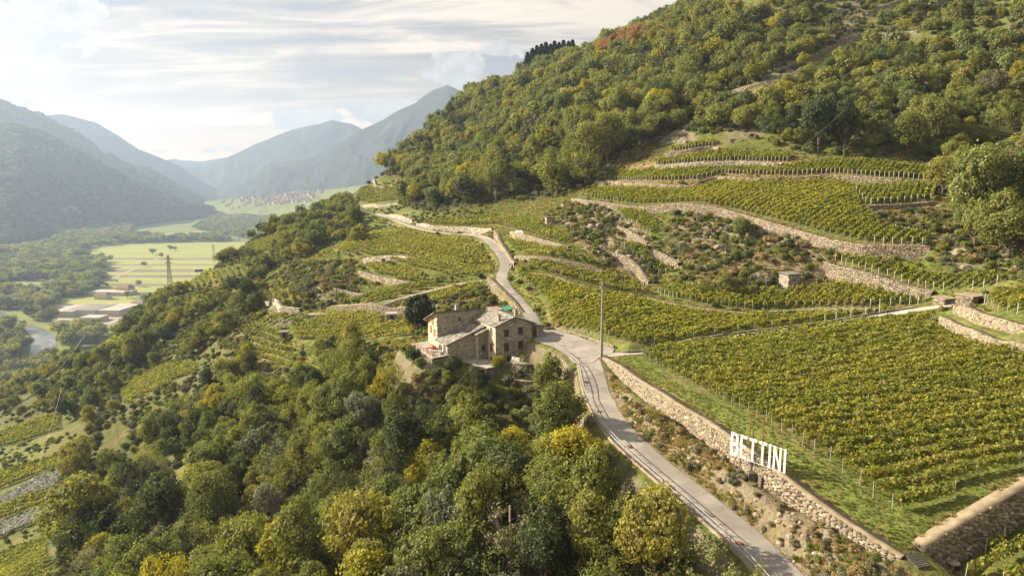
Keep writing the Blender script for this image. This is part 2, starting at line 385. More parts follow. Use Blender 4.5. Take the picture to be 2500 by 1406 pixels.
M['grey_stone'] = stone_mat('grey_stone', [(0.12, 0.115, 0.10), (0.25, 0.235, 0.20), (0.37, 0.33, 0.265), (0.29, 0.28, 0.255), (0.44, 0.40, 0.33), (0.20, 0.19, 0.17), (0.52, 0.47, 0.385)])
M['house_stone'] = stone_mat('house_stone', [(0.33, 0.29, 0.225), (0.42, 0.37, 0.29), (0.50, 0.45, 0.36), (0.38, 0.35, 0.29), (0.55, 0.49, 0.39), (0.46, 0.40, 0.31)], bd=.03)
M['hill_rock'] = stone_mat('hill_rock', [(0.07, 0.063, 0.05), (0.12, 0.105, 0.08), (0.17, 0.15, 0.115), (0.21, 0.19, 0.15), (0.26, 0.235, 0.185)])
M['mortar'] = rough_mat('mortar', (0.055, 0.048, 0.036), (0.13, 0.11, 0.085), 1.5, 0.95, 0.5, 0.05, False)
M['pale_mortar'] = rough_mat('pale_mortar', (0.27, 0.245, 0.20), (0.40, 0.36, 0.30), 1.2, 0.95, 0.5, 0.04, False)
M['pole_concrete'] = rough_mat('pole_concrete', (0.12, 0.115, 0.105), (0.20, 0.19, 0.175), 1.2, 0.9, 0.3, 0.02)
M['coping'] = rough_mat('coping', (0.17, 0.14, 0.10), (0.33, 0.28, 0.21), 1.0, 0.9, 0.4, 0.03)
M['wall_top'] = rough_mat('wall_top', (0.12, 0.10, 0.07), (0.26, 0.22, 0.155), 0.9, 0.95, 0.6, 0.05)
M['tower_steel'] = rough_mat('tower_steel', (0.16, 0.13, 0.11), (0.24, 0.21, 0.19), 3, 0.7, 0.1, 0.01)
M['concrete'] = rough_mat('concrete', (0.24, 0.23, 0.21), (0.38, 0.36, 0.33), 0.6, 0.85, 0.3, 0.02)
M['dark_concrete'] = rough_mat('dark_concrete', (0.07, 0.065, 0.055), (0.15, 0.135, 0.115), 1.6, 0.9, 0.4, 0.03)
M['slate'] = rough_mat('slate', (0.12, 0.117, 0.108), (0.235, 0.225, 0.20), 0.9, 0.75, 0.4, 0.03)
M['wood'] = rough_mat('wood', (0.10, 0.065, 0.04), (0.20, 0.13, 0.08), 4, 0.8, 0.3, 0.01)
M['orange_wood'] = rough_mat('orange_wood', (0.30, 0.085, 0.03), (0.42, 0.14, 0.05), 4, 0.7, 0.2, 0.01)
M['bark'] = rough_mat('bark', (0.055, 0.045, 0.035), (0.13, 0.11, 0.085), 3, 0.95, 0.5, 0.03, False)
M['pale_bark'] = rough_mat('pale_bark', (0.25, 0.21, 0.16), (0.45, 0.39, 0.32), 3, 0.95, 0.4, 0.02, False)
M['post_white'] = rough_mat('post_white', (0.30, 0.295, 0.28), (0.44, 0.43, 0.41), 3, 0.7, 0.1, 0.01, False)
M['post_wood'] = rough_mat('post_wood', (0.22, 0.18, 0.13), (0.38, 0.31, 0.23), 3, 0.9, 0.3, 0.01, False)
M['galvanised'] = rough_mat('galvanised', (0.38, 0.39, 0.40), (0.52, 0.53, 0.54), 5, 0.45, 0.1, 0.005, False, spec=0.5, metal=0.55)
M['white_paint'] = rough_mat('white_paint', (0.60, 0.59, 0.56), (0.72, 0.71, 0.68), 2, 0.55, 0.1, 0.004, False)
M['rust'] = rough_mat('rust', (0.11, 0.04, 0.022), (0.22, 0.085, 0.045), 6, 0.85, 0.3, 0.01, False)
M['iron'] = rough_mat('iron', (0.03, 0.03, 0.03), (0.07, 0.065, 0.06), 6, 0.6, 0.2, 0.01, False)
M['green_sheet'] = rough_mat('green_sheet', (0.02, 0.12, 0.08), (0.03, 0.17, 0.11), 3, 0.5, 0.1, 0.01, False)
M['blue_plastic'] = rough_mat('blue_plastic', (0.03, 0.10, 0.22), (0.05, 0.15, 0.30), 3, 0.4, 0.1, 0.01, False)
M['plaster_cream'] = rough_mat('plaster_cream', (0.50, 0.43, 0.32), (0.60, 0.53, 0.41), 0.7, 0.9, 0.1, 0.01, False)
M['plaster_yellow'] = rough_mat('plaster_yellow', (0.55, 0.38, 0.16), (0.62, 0.45, 0.21), 0.7, 0.9, 0.1, 0.01, False)
M['plaster_white'] = rough_mat('plaster_white', (0.40, 0.38, 0.34), (0.5, 0.47, 0.43), 0.7, 0.9, 0.1, 0.01, False)
M['tile_roof'] = rough_mat('tile_roof', (0.17, 0.115, 0.085), (0.27, 0.19, 0.14), 0.8, 0.85, 0.3, 0.05, False)
M['brown_roof'] = rough_mat('brown_roof', (0.12, 0.085, 0.065), (0.21, 0.16, 0.12), 0.8, 0.85, 0.3, 0.05, False)
M['sheet_roof'] = rough_mat('sheet_roof', (0.30, 0.28, 0.25), (0.42, 0.40, 0.36), 0.1, 0.6, 0.1, 0.05, False)
M['window_dark'] = rough_mat('window_dark', (0.012, 0.014, 0.016), (0.025, 0.027, 0.03), 3, 0.15, 0.05, 0.002, False, spec=0.6)
M['shutter'] = rough_mat('shutter', (0.09, 0.033, 0.024), (0.15, 0.055, 0.036), 5, 0.7, 0.2, 0.01, False)
M['cloth_red'] = rough_mat('cloth_red', (0.35, 0.03, 0.025), (0.45, 0.06, 0.04), 5, 0.8, 0.2, 0.01, False)
M['asphalt'], nt = new_mat('asphalt')
p = pos(nt)
c = ramp(nt, noise(nt, p, 0.35, 6, 0.6), [(0.3, (0.20, 0.19, 0.17)), (0.7, (0.32, 0.30, 0.27))])
c = mixc(nt, 1.0, c, ramp(nt, noise(nt, p, 6, 5, 0.7), [(0.3, 0.88), (0.7, 1.1)]), 'MULTIPLY')
vor = N(nt, 'ShaderNodeTexVoronoi', feature='DISTANCE_TO_EDGE', ins={'Scale': 0.22}); wv = vmth(nt, 'ADD', p, vmth(nt, 'MULTIPLY', noise(nt, p, 0.6, 5, 0.6, out=1), (2.4, 2.4, 2.4))); nt.links.new(wv, vor.inputs['Vector'])
crk = ramp(nt, vor.outputs['Distance'], [(0.0, 1.0), (0.012, 0.0)])
c = mixc(nt, mth(nt, 'MULTIPLY', crk, 0.75), c, (0.05, 0.045, 0.04))
tr_ = ramp(nt, noise(nt, p, 0.13, 3, 0.5), [(0.48, 0.0), (0.52, 0.35)])
c = mixc(nt, tr_, c, (0.13, 0.125, 0.12))
finish(nt, princ(nt, c, 0.8, bump(nt, noise(nt, p, 12, 5, 0.7), 0.3, 0.02), 0, 0.35))

# ground of the hillside
M['hill_ground'], nt = new_mat('hill_ground')
g = nt.nodes.new('ShaderNodeNewGeometry'); p = g.outputs['Position']
sp = nt.nodes.new('ShaderNodeSeparateXYZ'); nt.links.new(g.outputs['Normal'], sp.inputs[0])
big = noise(nt, p, 0.07, 6, 0.6); mid = noise(nt, p, 0.5, 7, 0.65); fine = noise(nt, p, 3.0, 6, 0.7)
dry = ramp(nt, mid, [(0.3, (0.11, 0.085, 0.042)), (0.5, (0.20, 0.16, 0.075)), (0.7, (0.29, 0.225, 0.105))])
green = ramp(nt, mid, [(0.3, (0.055, 0.07, 0.02)), (0.55, (0.105, 0.13, 0.032)), (0.75, (0.17, 0.18, 0.05))])
lush = ramp(nt, fine, [(0.3, (0.085, 0.115, 0.03)), (0.7, (0.17, 0.20, 0.05))])
rockn = ramp(nt, fine, [(0.25, (0.075, 0.065, 0.045)), (0.5, (0.17, 0.15, 0.11)), (0.75, (0.29, 0.265, 0.205))])
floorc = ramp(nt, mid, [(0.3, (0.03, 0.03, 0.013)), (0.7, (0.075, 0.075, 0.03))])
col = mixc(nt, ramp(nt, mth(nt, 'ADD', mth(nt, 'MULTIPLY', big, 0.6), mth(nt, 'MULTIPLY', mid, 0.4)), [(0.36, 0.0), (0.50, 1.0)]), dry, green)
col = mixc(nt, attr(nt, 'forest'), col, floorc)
col = mixc(nt, attr(nt, 'dry'), col, dry)
col = mixc(nt, mth(nt, 'MULTIPLY', attr(nt, 'lush'), ramp(nt, mid, [(0.30, 0.35), (0.5, 1.0)])), col, lush)
st = ramp(nt, sp.outputs[2], [(0.62, 1.0), (0.80, 0.0)])
det = noise(nt, p, 1.1, 8, 0.7)
col = mixc(nt, 1.0, col, ramp(nt, det, [(0.32, 0.55), (0.5, 0.95), (0.68, 1.35)]), 'MULTIPLY')
rk = mth(nt, 'MULTIPLY', mth(nt, 'MAXIMUM', st, attr(nt, 'rock')), ramp(nt, mid, [(0.40, 0.25), (0.56, 1.0)]))
col = mixc(nt, rk, col, rockn)
finish(nt, princ(nt, col, 0.95, bump(nt, mth(nt, 'ADD', mth(nt, 'MULTIPLY', mid, 1.2), mth(nt, 'MULTIPLY', fine, 0.35)), 0.9, 0.5), 0, 0.1))

M['water'], nt = new_mat('water')
p = pos(nt)
rip = noise(nt, vmth(nt, 'MULTIPLY', p, (1, 0.6, 1)), 0.22, 8, 0.7)
c = ramp(nt, noise(nt, p, 0.05, 5, 0.6), [(0.45, (0.12, 0.15, 0.14)), (0.7, (0.30, 0.32, 0.30))])
finish(nt, princ(nt, c, 0.22, bump(nt, rip, 0.6, 0.8), 0, 0.8))
def field_mat(name, c1, c2, sc=0.02):
    m, nt = new_mat(name); p = pos(nt)
    n = noise(nt, vmth(nt, 'MULTIPLY', p, (0.25, 1, 1)), sc, 6, 0.6)
    finish(nt, princ(nt, ramp(nt, n, [(0.3, c1), (0.7, c2)]), 0.95, bump(nt, noise(nt, p, 0.4, 4, 0.6), 0.3, 0.3), 0, 0.1)); return m
M['valley_floor'] = field_mat('valley_floor', (0.10, 0.135, 0.035), (0.19, 0.21, 0.065), 0.006)
M['meadow'] = field_mat('meadow', (0.20, 0.24, 0.07), (0.29, 0.31, 0.10))
M['ploughed'] = field_mat('ploughed', (0.14, 0.11, 0.08), (0.21, 0.17, 0.125))
M['gravel'] = rough_mat('gravel', (0.24, 0.22, 0.18), (0.34, 0.31, 0.26), 0.2, 0.95, 0.2, 0.05, False)

def mountain_mat(name, c1, c2, c3):
    m, nt = new_mat(name); p = pos(nt)
    n = noise(nt, p, 0.004, 8, 0.62); f = noise(nt, p, 0.05, 5, 0.7)
    col = ramp(nt, n, [(0.35, c1), (0.55, c2), (0.72, c3)])
    col = mixc(nt, 1.0, col, ramp(nt, f, [(0.3, 0.6), (0.7, 1.35)]), 'MULTIPLY')
    h = mth(nt, 'ADD', mth(nt, 'MULTIPLY', noise(nt, p, 0.006, 9, 0.62), 60.0), mth(nt, 'MULTIPLY', f, 14.0))
    finish(nt, princ(nt, col, 0.95, bump(nt, h, 0.8, 1.0), 0, 0.1)); return m
M['forest_mountain'] = mountain_mat('forest_mountain', (0.025, 0.036, 0.016), (0.042, 0.054, 0.022), (0.07, 0.072, 0.032))
M['far_mountain'] = mountain_mat('far_mountain', (0.022, 0.030, 0.020), (0.040, 0.048, 0.030), (0.085, 0.08, 0.06))

# ------------------------------------------------------------------ rock relief, walls and roads cut into the land
pX, pY, _ = project(XX, YY, ZZ)
NEARROCK = [(1470, 900), (1560, 960), (1700, 1060), (1830, 1150), (1960, 1230), (2100, 1320), (2240, 1406), (2240, 1500), (1960, 1500), (1900, 1380), (1700, 1190), (1540, 1040), (1460, 950)]
ROCKS = [NEARROCK, [(1380, 500), (1440, 495), (1560, 545), (1600, 620), (1590, 690), (1480, 640), (1400, 590), (1370, 540)],
         [(1640, 520), (1900, 555), (2040, 620), (2060, 690), (1960, 720), (1900, 690), (1760, 680), (1680, 640), (1640, 580)],
         [(1560, 230), (1660, 230), (1700, 350), (1600, 350)], [(1750, 240), (1900, 210), (1880, 330), (1780, 350)], [(2050, 0), (2130, 0), (2080, 110), (1990, 110)],
         [(710, 660), (790, 640), (860, 680), (830, 740), (740, 740)], [(2130, 500), (2290, 490), (2270, 560), (2180, 570)], [(2320, 560), (2500, 520), (2500, 680), (2330, 660)],
         [(985, 850), (1060, 880), (1095, 900), (1070, 960), (985, 945)], [(620, 870), (700, 920), (640, 930)], [(640, 740), (740, 760), (700, 800), (600, 790)], [(1840, 100), (1990, 60), (1980, 190), (1860, 220)],
         [(2130, 200), (2300, 200), (2300, 330), (2160, 330)]]
def zone(polys, soft=0):
    m = np.zeros(XX.shape, bool)
    for q in polys: m |= inpoly(pX, pY, q)
    m = m.astype(float)
    for _ in range(soft):
        m[1:-1, 1:-1] = (m[1:-1, 1:-1] * 2 + m[:-2, 1:-1] + m[2:, 1:-1] + m[1:-1, :-2] + m[1:-1, 2:]) / 6
    return m
A_rock = zone(ROCKS, 3)
ridged = (1 - np.abs(fbm(XX * 1.0 + YY * 0.5, YY * 0.6, 7, 5, 3))) ** 2
ZZ = ZZ + A_rock * (ridged - 0.6) * 2.2 + A_rock * fbm(XX, YY, 2.2, 3, 9) * 0.5
ZZ = ZZ + fbm(XX, YY, 40, 4, 5) * 1.2 * (YY > 170) + fbm(XX, YY, 5, 3, 11) * 0.18
ZSM = ZZ.copy()

# name, label, top line in the photograph, drop, stone kind, batter width
WALLS = [
 ('main', [(1470, 866), (1500, 886), (1548, 915), (1600, 948), (1660, 985), (1725, 1022), (1748, 1036), (1800, 1075), (1850, 1111), (1900, 1150), (1950, 1188), (2000, 1224), (2060, 1264), (2120, 1300), (2180, 1336), (2214, 1356)], [0.5, 1.0, 1.7, 2.3, 2.8, 3.2, 3.2, 2.8, 2.4, 2.0, 1.6, 1.3, 1.2, 1.2, 1.3, 1.6], 'warm'),
 ('corner', [(2236, 1332), (2290, 1296), (2350, 1262), (2420, 1222), (2460, 1198), (2520, 1160)], [3.4, 3.6, 3.6, 3.6, 3.4, 3.4], 'grey'),
 ('pale_right', [(2306, 770), (2360, 792), (2430, 816), (2520, 850)], [2.2, 2.8, 3.0, 3.0], 'warm'),
 ('upper_right', [(2340, 754), (2400, 770), (2450, 783), (2520, 805)], [1.2, 1.7, 1.7, 1.7], 'warm'),
 ('field_top', [(1586, 728), (1640, 742), (1700, 752), (1780, 762), (1850, 768)], [1.6, 1.7, 1.6, 1.5, 1.2], 'warm'),
 ('field_top_right', [(1856, 762), (1950, 757), (2050, 755), (2140, 754)], [0.8, 0.8, 1.0, 1.2], 'warm'),
 ('great', [(1400, 487), (1440, 492), (1500, 500), (1560, 506), (1620, 504), (1690, 500), (1760, 510), (1820, 528), (1900, 549), (1980, 574), (2050, 592), (2115, 604), (2270, 605)], [2, 2.5, 2.2, 1.6, 2.4, 3, 3, 2.8, 2.6, 2.6, 3.0, 3.4, 3.4], 'warm'),
 ('upper_left', [(1452, 446), (1500, 446), (1560, 450), (1630, 454), (1694, 456)], [1.2, 2.0, 2.2, 2.2, 2.0], 'warm'),
 ('upper_mid', [(1700, 446), (1750, 431), (1800, 435), (1850, 438), (1930, 436), (2030, 430), (2120, 437), (2200, 440)], [1.6, 2.0, 1.8, 1.5, 1.3, 1.3, 1.0, 0.8], 'warm'),
 ('upper_top', [(1600, 408), (1700, 400), (1800, 398), (1870, 400), (1912, 402)], [1.2, 1.4, 1.4, 1.5, 1.5], 'grey'),
 ('upper_small', [(1625, 380), (1690, 368), (1745, 358), (1758, 364)], [2.2, 2.4, 2.4, 1.5], 'warm'),
 ('right_small', [(2115, 505), (2180, 503), (2240, 500), (2280, 494)], [1.6, 2.2, 2.4, 2.2], 'warm'),
 ('mid_right', [(2015, 640), (2080, 655), (2150, 676), (2220, 700), (2280, 716)], [2.6, 3.0, 2.6, 1.8, 0.8], 'warm'),
 ('road_left', [(1020, 548), (1060, 553), (1100, 555), (1150, 556), (1205, 560)], [1.8, 2.2, 2.8, 3.2, 3.2], 'grey'),
 ('road_right', [(1212, 566), (1225, 590), (1245, 618), (1262, 640)], [3.0, 3.2, 3.2, 2.6], 'warm'),
 ('steps_a', [(1250, 570), (1290, 578), (1340, 592), (1392, 604)], [1.4, 2.0, 2.2, 2.0], 'warm'),
 ('steps_b', [(1262, 626), (1320, 630), (1380, 638), (1440, 652), (1482, 662)], [0.9, 1.0, 1.4, 1.8, 2.0], 'warm'),
 ('steps_c', [(1298, 668), (1340, 670), (1400, 690), (1460, 708), (1520, 720), (1580, 728)], [0.8, 1.0, 1.0, 0.9, 0.9, 0.8], 'warm'),
 ('diag_a', [(1500, 620), (1540, 632), (1570, 655), (1590, 690)], [2.4, 2.6, 2.6, 2.4], 'warm'),
 ('diag_b', [(1505, 545), (1540, 565), (1585, 592)], [1.6, 2.2, 2.4], 'warm'),
 ('diag_c', [(1600, 612), (1630, 626), (1662, 645)], [1.6, 2.4, 2.8], 'warm'),
 ('branch_road', [(940, 748), (1000, 728), (1060, 712), (1120, 694), (1180, 686)], [0.9, 1.4, 1.6, 1.6, 1.4], 'grey'),
 ('branch_end', [(1196, 684), (1215, 698), (1232, 712), (1262, 742), (1278, 768)], [1.8, 2.4, 2.6, 2.8, 2.4], 'warm'),
 ('bowl_a', [(880, 664), (910, 672), (960, 684), (1000, 692)], [1.0, 1.3, 1.2, 0.9], 'warm'),
 ('bowl_b', [(890, 634), (930, 628), (980, 626), (1015, 634)], [1.6, 1.8, 1.6, 1.2], 'grey'),
 ('bowl_c', [(818, 704), (850, 712), (892, 720)], [1.8, 1.6, 1.2], 'warm'),
 ('low_long', [(820, 752), (880, 750), (940, 752), (1010, 748)], [1.4, 1.8, 2.0, 1.6], 'warm'),
 ('low_left', [(652, 738), (690, 752), (735, 758)], [1.0, 1.8, 1.6], 'grey'),
 ('far_a', [(870, 452), (920, 456), (960, 452)], [1.2, 1.5, 1.2], 'grey'),
 ('far_b', [(878, 500), (930, 502), (975, 496)], [1.5, 1.5, 1.5], 'grey'),
 ('far_road', [(920, 520), (960, 526), (1010, 540)], [1.5, 2.0, 2.0], 'grey'),
 ('high_path_a', [(1905, 168), (1950, 150), (2000, 126), (2060, 98), (2110, 86)], [2.2, 2.4, 2.4, 2.6, 2.4], 'warm'),
 ('high_path_b', [(2112, 86), (2170, 84), (2240, 80)], [1.8, 2.0, 1.6], 'grey'),
 ('high_top', [(2115, 34), (2150, 18), (2200, 2)], [2.4, 2.6, 2.4], 'warm'),
 ('ledge', [(1755, 232), (1820, 216), (1900, 190), (1960, 176)], [1.4, 1.4, 1.4, 1.2], 'grey'),
]
WP = {}
for nme, pts, hs, kind in WALLS:
    P3 = castp(pts, ZSM); P3 = np.concatenate([P3, np.array(hs)[:, None] * (1.0 if nme in ('main', 'corner', 'pale_right') else .74)], 1)
    P3 = smooth_line(P3, 1.0, 2); WP[nme] = P3
for nme, pts, hs, kind in WALLS:
    P3 = WP[nme]; sl = window(P3, 12); x = XX[sl]; y = YY[sl]
    # which side is lower
    mid = P3[len(P3) // 2, :2]; q = P3[min(len(P3) // 2 + 2, len(P3) - 1), :2] - P3[max(len(P3) // 2 - 2, 0), :2]; q = q / (np.linalg.norm(q) + 1e-9); nl = np.array([-q[1], q[0]])
    zl = sample(ZSM, mid[0] + nl[0] * 5, mid[1] + nl[1] * 5); zr = sample(ZSM, mid[0] - nl[0] * 5, mid[1] - nl[1] * 5)
    low = 1.0 if zl < zr else -1.0
    if nme == 'corner' or nme == 'main' : low = -1.0 if nme == 'main' else -1.0
    D, S, T, Hh, Ltot = polydist(x, y, P3[:, [0, 1, 3]])
    if nme == 'main':
        low = 1.0 if float(np.sign((P3[10, 0] - P3[0, 0]) * (0 - P3[0, 1]) - (P3[10, 1] - P3[0, 1]) * (-30 - P3[0, 0]))) > 0 else -1.0
    if nme == 'corner':
        low = 1.0 if float(np.sign((P3[-1, 0] - P3[0, 0]) * (0 - P3[0, 1]) - (P3[-1, 1] - P3[0, 1]) * (60 - P3[0, 0]))) > 0 else -1.0
    endt = np.clip(np.minimum(T, Ltot - T) / 1.5, 0, 1)
    inside = (T > 0.01) & (T < Ltot - 0.01)
    fall = np.exp(-np.maximum(D - 1.0, 0) / (3.0 if nme in ('main', 'corner') else 4.5))
    drop = np.where((S * low > 0), Hh * fall, 0) * endt * np.where(inside, 1, 0)
    # flat shelf behind the wall
    ZZ[sl] = ZZ[sl] - drop
    WP[nme] = (P3, low)

ROADS = {
 'road': dict(hw=2.1, pts=[(1935, 1430), (1900, 1390), (1830, 1330), (1760, 1270), (1690, 1205), (1625, 1150), (1560, 1095), (1510, 1045), (1472, 990), (1448, 940), (1434, 900), (1418, 868)]),
 'upper_road': dict(hw=1.7, pts=[(1330, 830), (1305, 800), (1297, 770), (1275, 745), (1248, 715), (1228, 692), (1222, 672), (1236, 650), (1228, 628), (1210, 606), (1190, 584), (1160, 575), (1110, 572), (1060, 566), (1020, 556), (980, 543), (940, 530), (905, 521), (875, 510), (858, 497)]),
 'branch': dict(hw=1.2, pts=[(1222, 684), (1180, 680), (1120, 688), (1060, 706), (1000, 722), (940, 740), (880, 745), (820, 745)]),
 'ramp': dict(hw=1.7, pts=[(1480, 862), (1530, 858), (1600, 850), (1700, 837), (1800, 822), (1900, 808), (2000, 797), (2100, 784), (2200, 768), (2270, 754), (2320, 744)]),
 'farm_path': dict(hw=1.1, pts=[(2320, 744), (2350, 728), (2390, 708), (2440, 700), (2520, 690)]),
}
PLAZA = [(1302, 832), (1330, 806), (1352, 804), (1400, 818), (1455, 838), (1500, 852), (1495, 864), (1464, 872), (1447, 886), (1398, 888), (1385, 868), (1350, 848)]
RP = {}
for k, r in ROADS.items():
    P3 = castp(r['pts'], ZSM); P3 = smooth_line(P3, 1.5, 30 if k in ('ramp',) else 12); z = P3[:, 2].copy()
    for _ in range(60): z[1:-1] = (z[:-2] + 2 * z[1:-1] + z[2:]) / 4
    P3[:, 2] = z; RP[k] = P3
plz = cast([p_[0] for p_ in PLAZA], [p_[1] for p_ in PLAZA], ZSM)
PLZ = CAMZ - 33.7
v_ = [dirpx(*p_) for p_ in PLAZA]; PLXY = [(d_[0] * (PLZ - CAMZ) / d_[2], d_[1] * (PLZ - CAMZ) / d_[2]) for d_ in v_]
# blend road ends to the yard
for k, idx in (('road', -1), ('upper_road', 0), ('ramp', 0)):
    P3 = RP[k]; e = P3[idx]; dd = np.sqrt(((P3[:, :2] - e[:2]) ** 2).sum(1)); w_ = np.clip((2.3 if k == 'road' else 1.4) - dd / (11.0 if k == 'road' else 14.0), 0, 1); w_ = w_ * w_ * (3 - 2 * w_)
    P3[:, 2] = P3[:, 2] * (1 - w_) + PLZ * w_
def flatten(poly, z, pad=2.0, extra=0.0):
    pa = np.array([(a, b) for a, b in poly]); sl = window(pa, pad + 2); x = XX[sl]; y = YY[sl]
    ins = inpoly(x, y, poly); D = polydist(x, y, np.array(list(poly) + [poly[0]]))[0]
    w_ = np.where(ins, 1.0, np.clip(1 - (D - extra) / pad, 0, 1)); w_ = w_ * w_ * (3 - 2 * w_)
    ZZ[sl] = ZZ[sl] * (1 - w_) + z * w_
flatten(PLXY, PLZ - 0.06, 2.5, 0.6)
for k in ('farm_path', 'branch', 'ramp', 'upper_road', 'road'):
    P3 = RP[k]; hw = ROADS[k]['hw']; sl = window(P3, hw + 6); D, S, T, Zr, _ = polydist(XX[sl], YY[sl], P3[:, :3])
    w_ = np.clip(1 - (D - hw - 0.5) / 2.2, 0, 1); w_ = w_ * w_ * (3 - 2 * w_)
    ZZ[sl] = ZZ[sl] * (1 - w_) + (Zr - 0.06) * w_
# house frame: u along the gable front, v back
HA = np.array([-3.45, 143.5]); HU = np.array([0.893, 0.45]); HV = np.array([-0.45, 0.893])
def uv(u, v): q = HA + HU * u + HV * v; return (float(q[0]), float(q[1]))
H0 = CAMZ - 39.0
flatten([uv(-2.5, -0.5), uv(7, -0.5), uv(7, 8), uv(-9, 12), uv(-9, 5)], H0 - 0.1, 1.5)
flatten([uv(-9.5, 4.5), uv(-9, 14), uv(-16, 17), uv(-14, 6), uv(-13, 4.5)], H0 + 1.6, 2.4)
# attribute zones
A_lush = zone([[(1340, 700), (1330, 790), (1310, 780), (1290, 720), (1270, 690), (1280, 680)], [(1480, 862), (1545, 868), (1640, 930), (1800, 1010), (1990, 1110), (2100, 1200), (2280, 1280), (2500, 1150), (2500, 1180), (2250, 1330), (2210, 1340), (1900, 1130), (1600, 935)],
               [(880, 830), (1010, 825), (1000, 850), (880, 850)], [(1380, 800), (1560, 845), (1500, 855), (1400, 820)], [(880, 840), (1000, 850), (1000, 900), (900, 900)]], 2)
A_dry = zone([[(1050, 735), (1180, 700), (1250, 730), (1270, 760), (1120, 760)], [(1500, 400), (2000, 380), (2000, 450), (1500, 450)]] + ROCKS[:3], 3) * 0.9
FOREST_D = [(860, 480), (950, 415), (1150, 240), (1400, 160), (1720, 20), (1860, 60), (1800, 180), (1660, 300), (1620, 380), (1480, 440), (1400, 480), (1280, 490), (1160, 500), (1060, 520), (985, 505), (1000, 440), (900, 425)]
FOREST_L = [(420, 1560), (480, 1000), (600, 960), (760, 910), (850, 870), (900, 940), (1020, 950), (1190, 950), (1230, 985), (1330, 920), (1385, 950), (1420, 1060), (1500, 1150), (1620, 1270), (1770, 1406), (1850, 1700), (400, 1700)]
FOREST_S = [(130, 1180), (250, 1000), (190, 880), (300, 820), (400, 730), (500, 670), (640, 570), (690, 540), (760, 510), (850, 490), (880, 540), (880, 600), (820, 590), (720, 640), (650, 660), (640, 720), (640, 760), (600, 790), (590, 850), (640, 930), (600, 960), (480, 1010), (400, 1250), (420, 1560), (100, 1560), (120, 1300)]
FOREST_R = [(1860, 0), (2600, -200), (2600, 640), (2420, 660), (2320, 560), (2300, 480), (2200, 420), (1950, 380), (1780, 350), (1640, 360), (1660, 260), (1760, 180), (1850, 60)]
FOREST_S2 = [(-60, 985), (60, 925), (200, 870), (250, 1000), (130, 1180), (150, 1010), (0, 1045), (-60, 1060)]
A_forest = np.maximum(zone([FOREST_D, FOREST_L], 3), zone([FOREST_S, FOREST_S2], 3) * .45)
nx, ny = len(GX), len(GY)
idx = np.arange(nx * ny).reshape(ny, nx)
F = np.stack([idx[:-1, :-1], idx[:-1, 1:], idx[1:, 1:], idx[1:, :-1]], -1).reshape(-1, 4)
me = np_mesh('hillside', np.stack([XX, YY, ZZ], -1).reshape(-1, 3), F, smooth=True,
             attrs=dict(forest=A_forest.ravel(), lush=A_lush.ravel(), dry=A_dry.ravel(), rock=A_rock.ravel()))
tag(link('hillside', me, None, [M['hill_ground']]), kind='structure')
# low skirt so the land goes on round the camera and beyond the grid
def ground_patch(name, x0, x1, y0, y1, n, zf, mat):
    xs = np.linspace(x0, x1, n); ys = np.linspace(y0, y1, n); a, b = np.meshgrid(xs, ys); z = zf(a, b); ii = np.arange(n * n).reshape(n, n)
    f = np.stack([ii[:-1, :-1], ii[:-1, 1:], ii[1:, 1:], ii[1:, :-1]], -1).reshape(-1, 4)
    return tag(link(name, np_mesh(name, np.stack([a, b, z], -1).reshape(-1, 3), f, smooth=True, attrs={}), None, [mat]), kind='structure')
ground_patch('hill_foot', -460, 420, -300, 44.0, 90, lambda a, b: rbf(np.clip(a, -450, 420), np.full_like(b, 44.0)) + CAMZ + (b - 44.0) * 0.05, M['hill_ground'])
ground_patch('hill_shoulder', 420, 1600, -300, 1000, 70, lambda a, b: sample(ZBASE, np.full_like(a, 419.9), np.clip(b, 44, 999)) + (a - 420) * 0.25, M['hill_ground'])

# ------------------------------------------------------------------ valley floor, river and fields
def onfloor(px, py, z=0.0):
    v = dirpx(px, py); k = (z - CAMZ) / v[2]; return (v[0] * k, v[1] * k)
tag(link('valley_floor', np_mesh('valley_floor', [(-7000, -600, 0), (7000, -600, 0), (7000, 10400, 0), (-7000, 10400, 0)], [(0, 1, 2, 3)]), None, [M['valley_floor']]), kind='structure')
def sheet(name, pts, mat, z, kind='structure'):
    xy = [onfloor(a, b, z) for a, b in pts]; me = bpy.data.meshes.new(name); me.from_pydata([(a, b, z) for a, b in xy], [], [tuple(range(len(xy)))])
    return tag(link(name, me, None, [mat]), kind=kind)
sheet('river', [(-60, 755), (8, 762), (35, 775), (68, 788), (100, 800), (122, 810), (135, 822), (139, 842), (128, 860), (108, 872), (80, 888), (57, 902), (30, 920), (-60, 975), (-60, 940), (28, 913), (45, 895), (57, 882), (70, 868), (76, 845), (77, 820), (62, 806), (43, 796), (20, 780), (-60, 768)], M['water'], 0.30)
sheet('river', [(-80, 620), (30, 618), (55, 624), (30, 628), (-80, 630)], M['water'], 0.30)
bands = [(592, 600, 'meadow'), (600, 604, 'meadow'), (604.5, 620, 'meadow'), (620, 629, 'meadow'), (629, 633.5, 'ploughed'), (633.5, 645, 'meadow'), (645, 648, 'ploughed'), (648, 657.5, 'meadow'), (657.5, 664, 'ploughed'),
         (664, 671, 'meadow'), (671, 677, 'ploughed'), (677, 692, 'meadow'), (692, 698, 'ploughed'), (698, 716, 'meadow')]
for i, (y0, y1, k) in enumerate(bands):
    xl = 232 + (700 - y0) * 0.12 - (60 if y0 < 610 else 0); sl_ = 0.02
    xs = [xl, xl + 190, xl + 420]
    sheet('field', [(xs[0], y0 + 0.5), (xs[1], y0 + 1), (xs[2], y0)][::-1] + [(xs[0], y1), (xs[1], y1 + 1), (xs[2], y1)], M[k], 0.12)
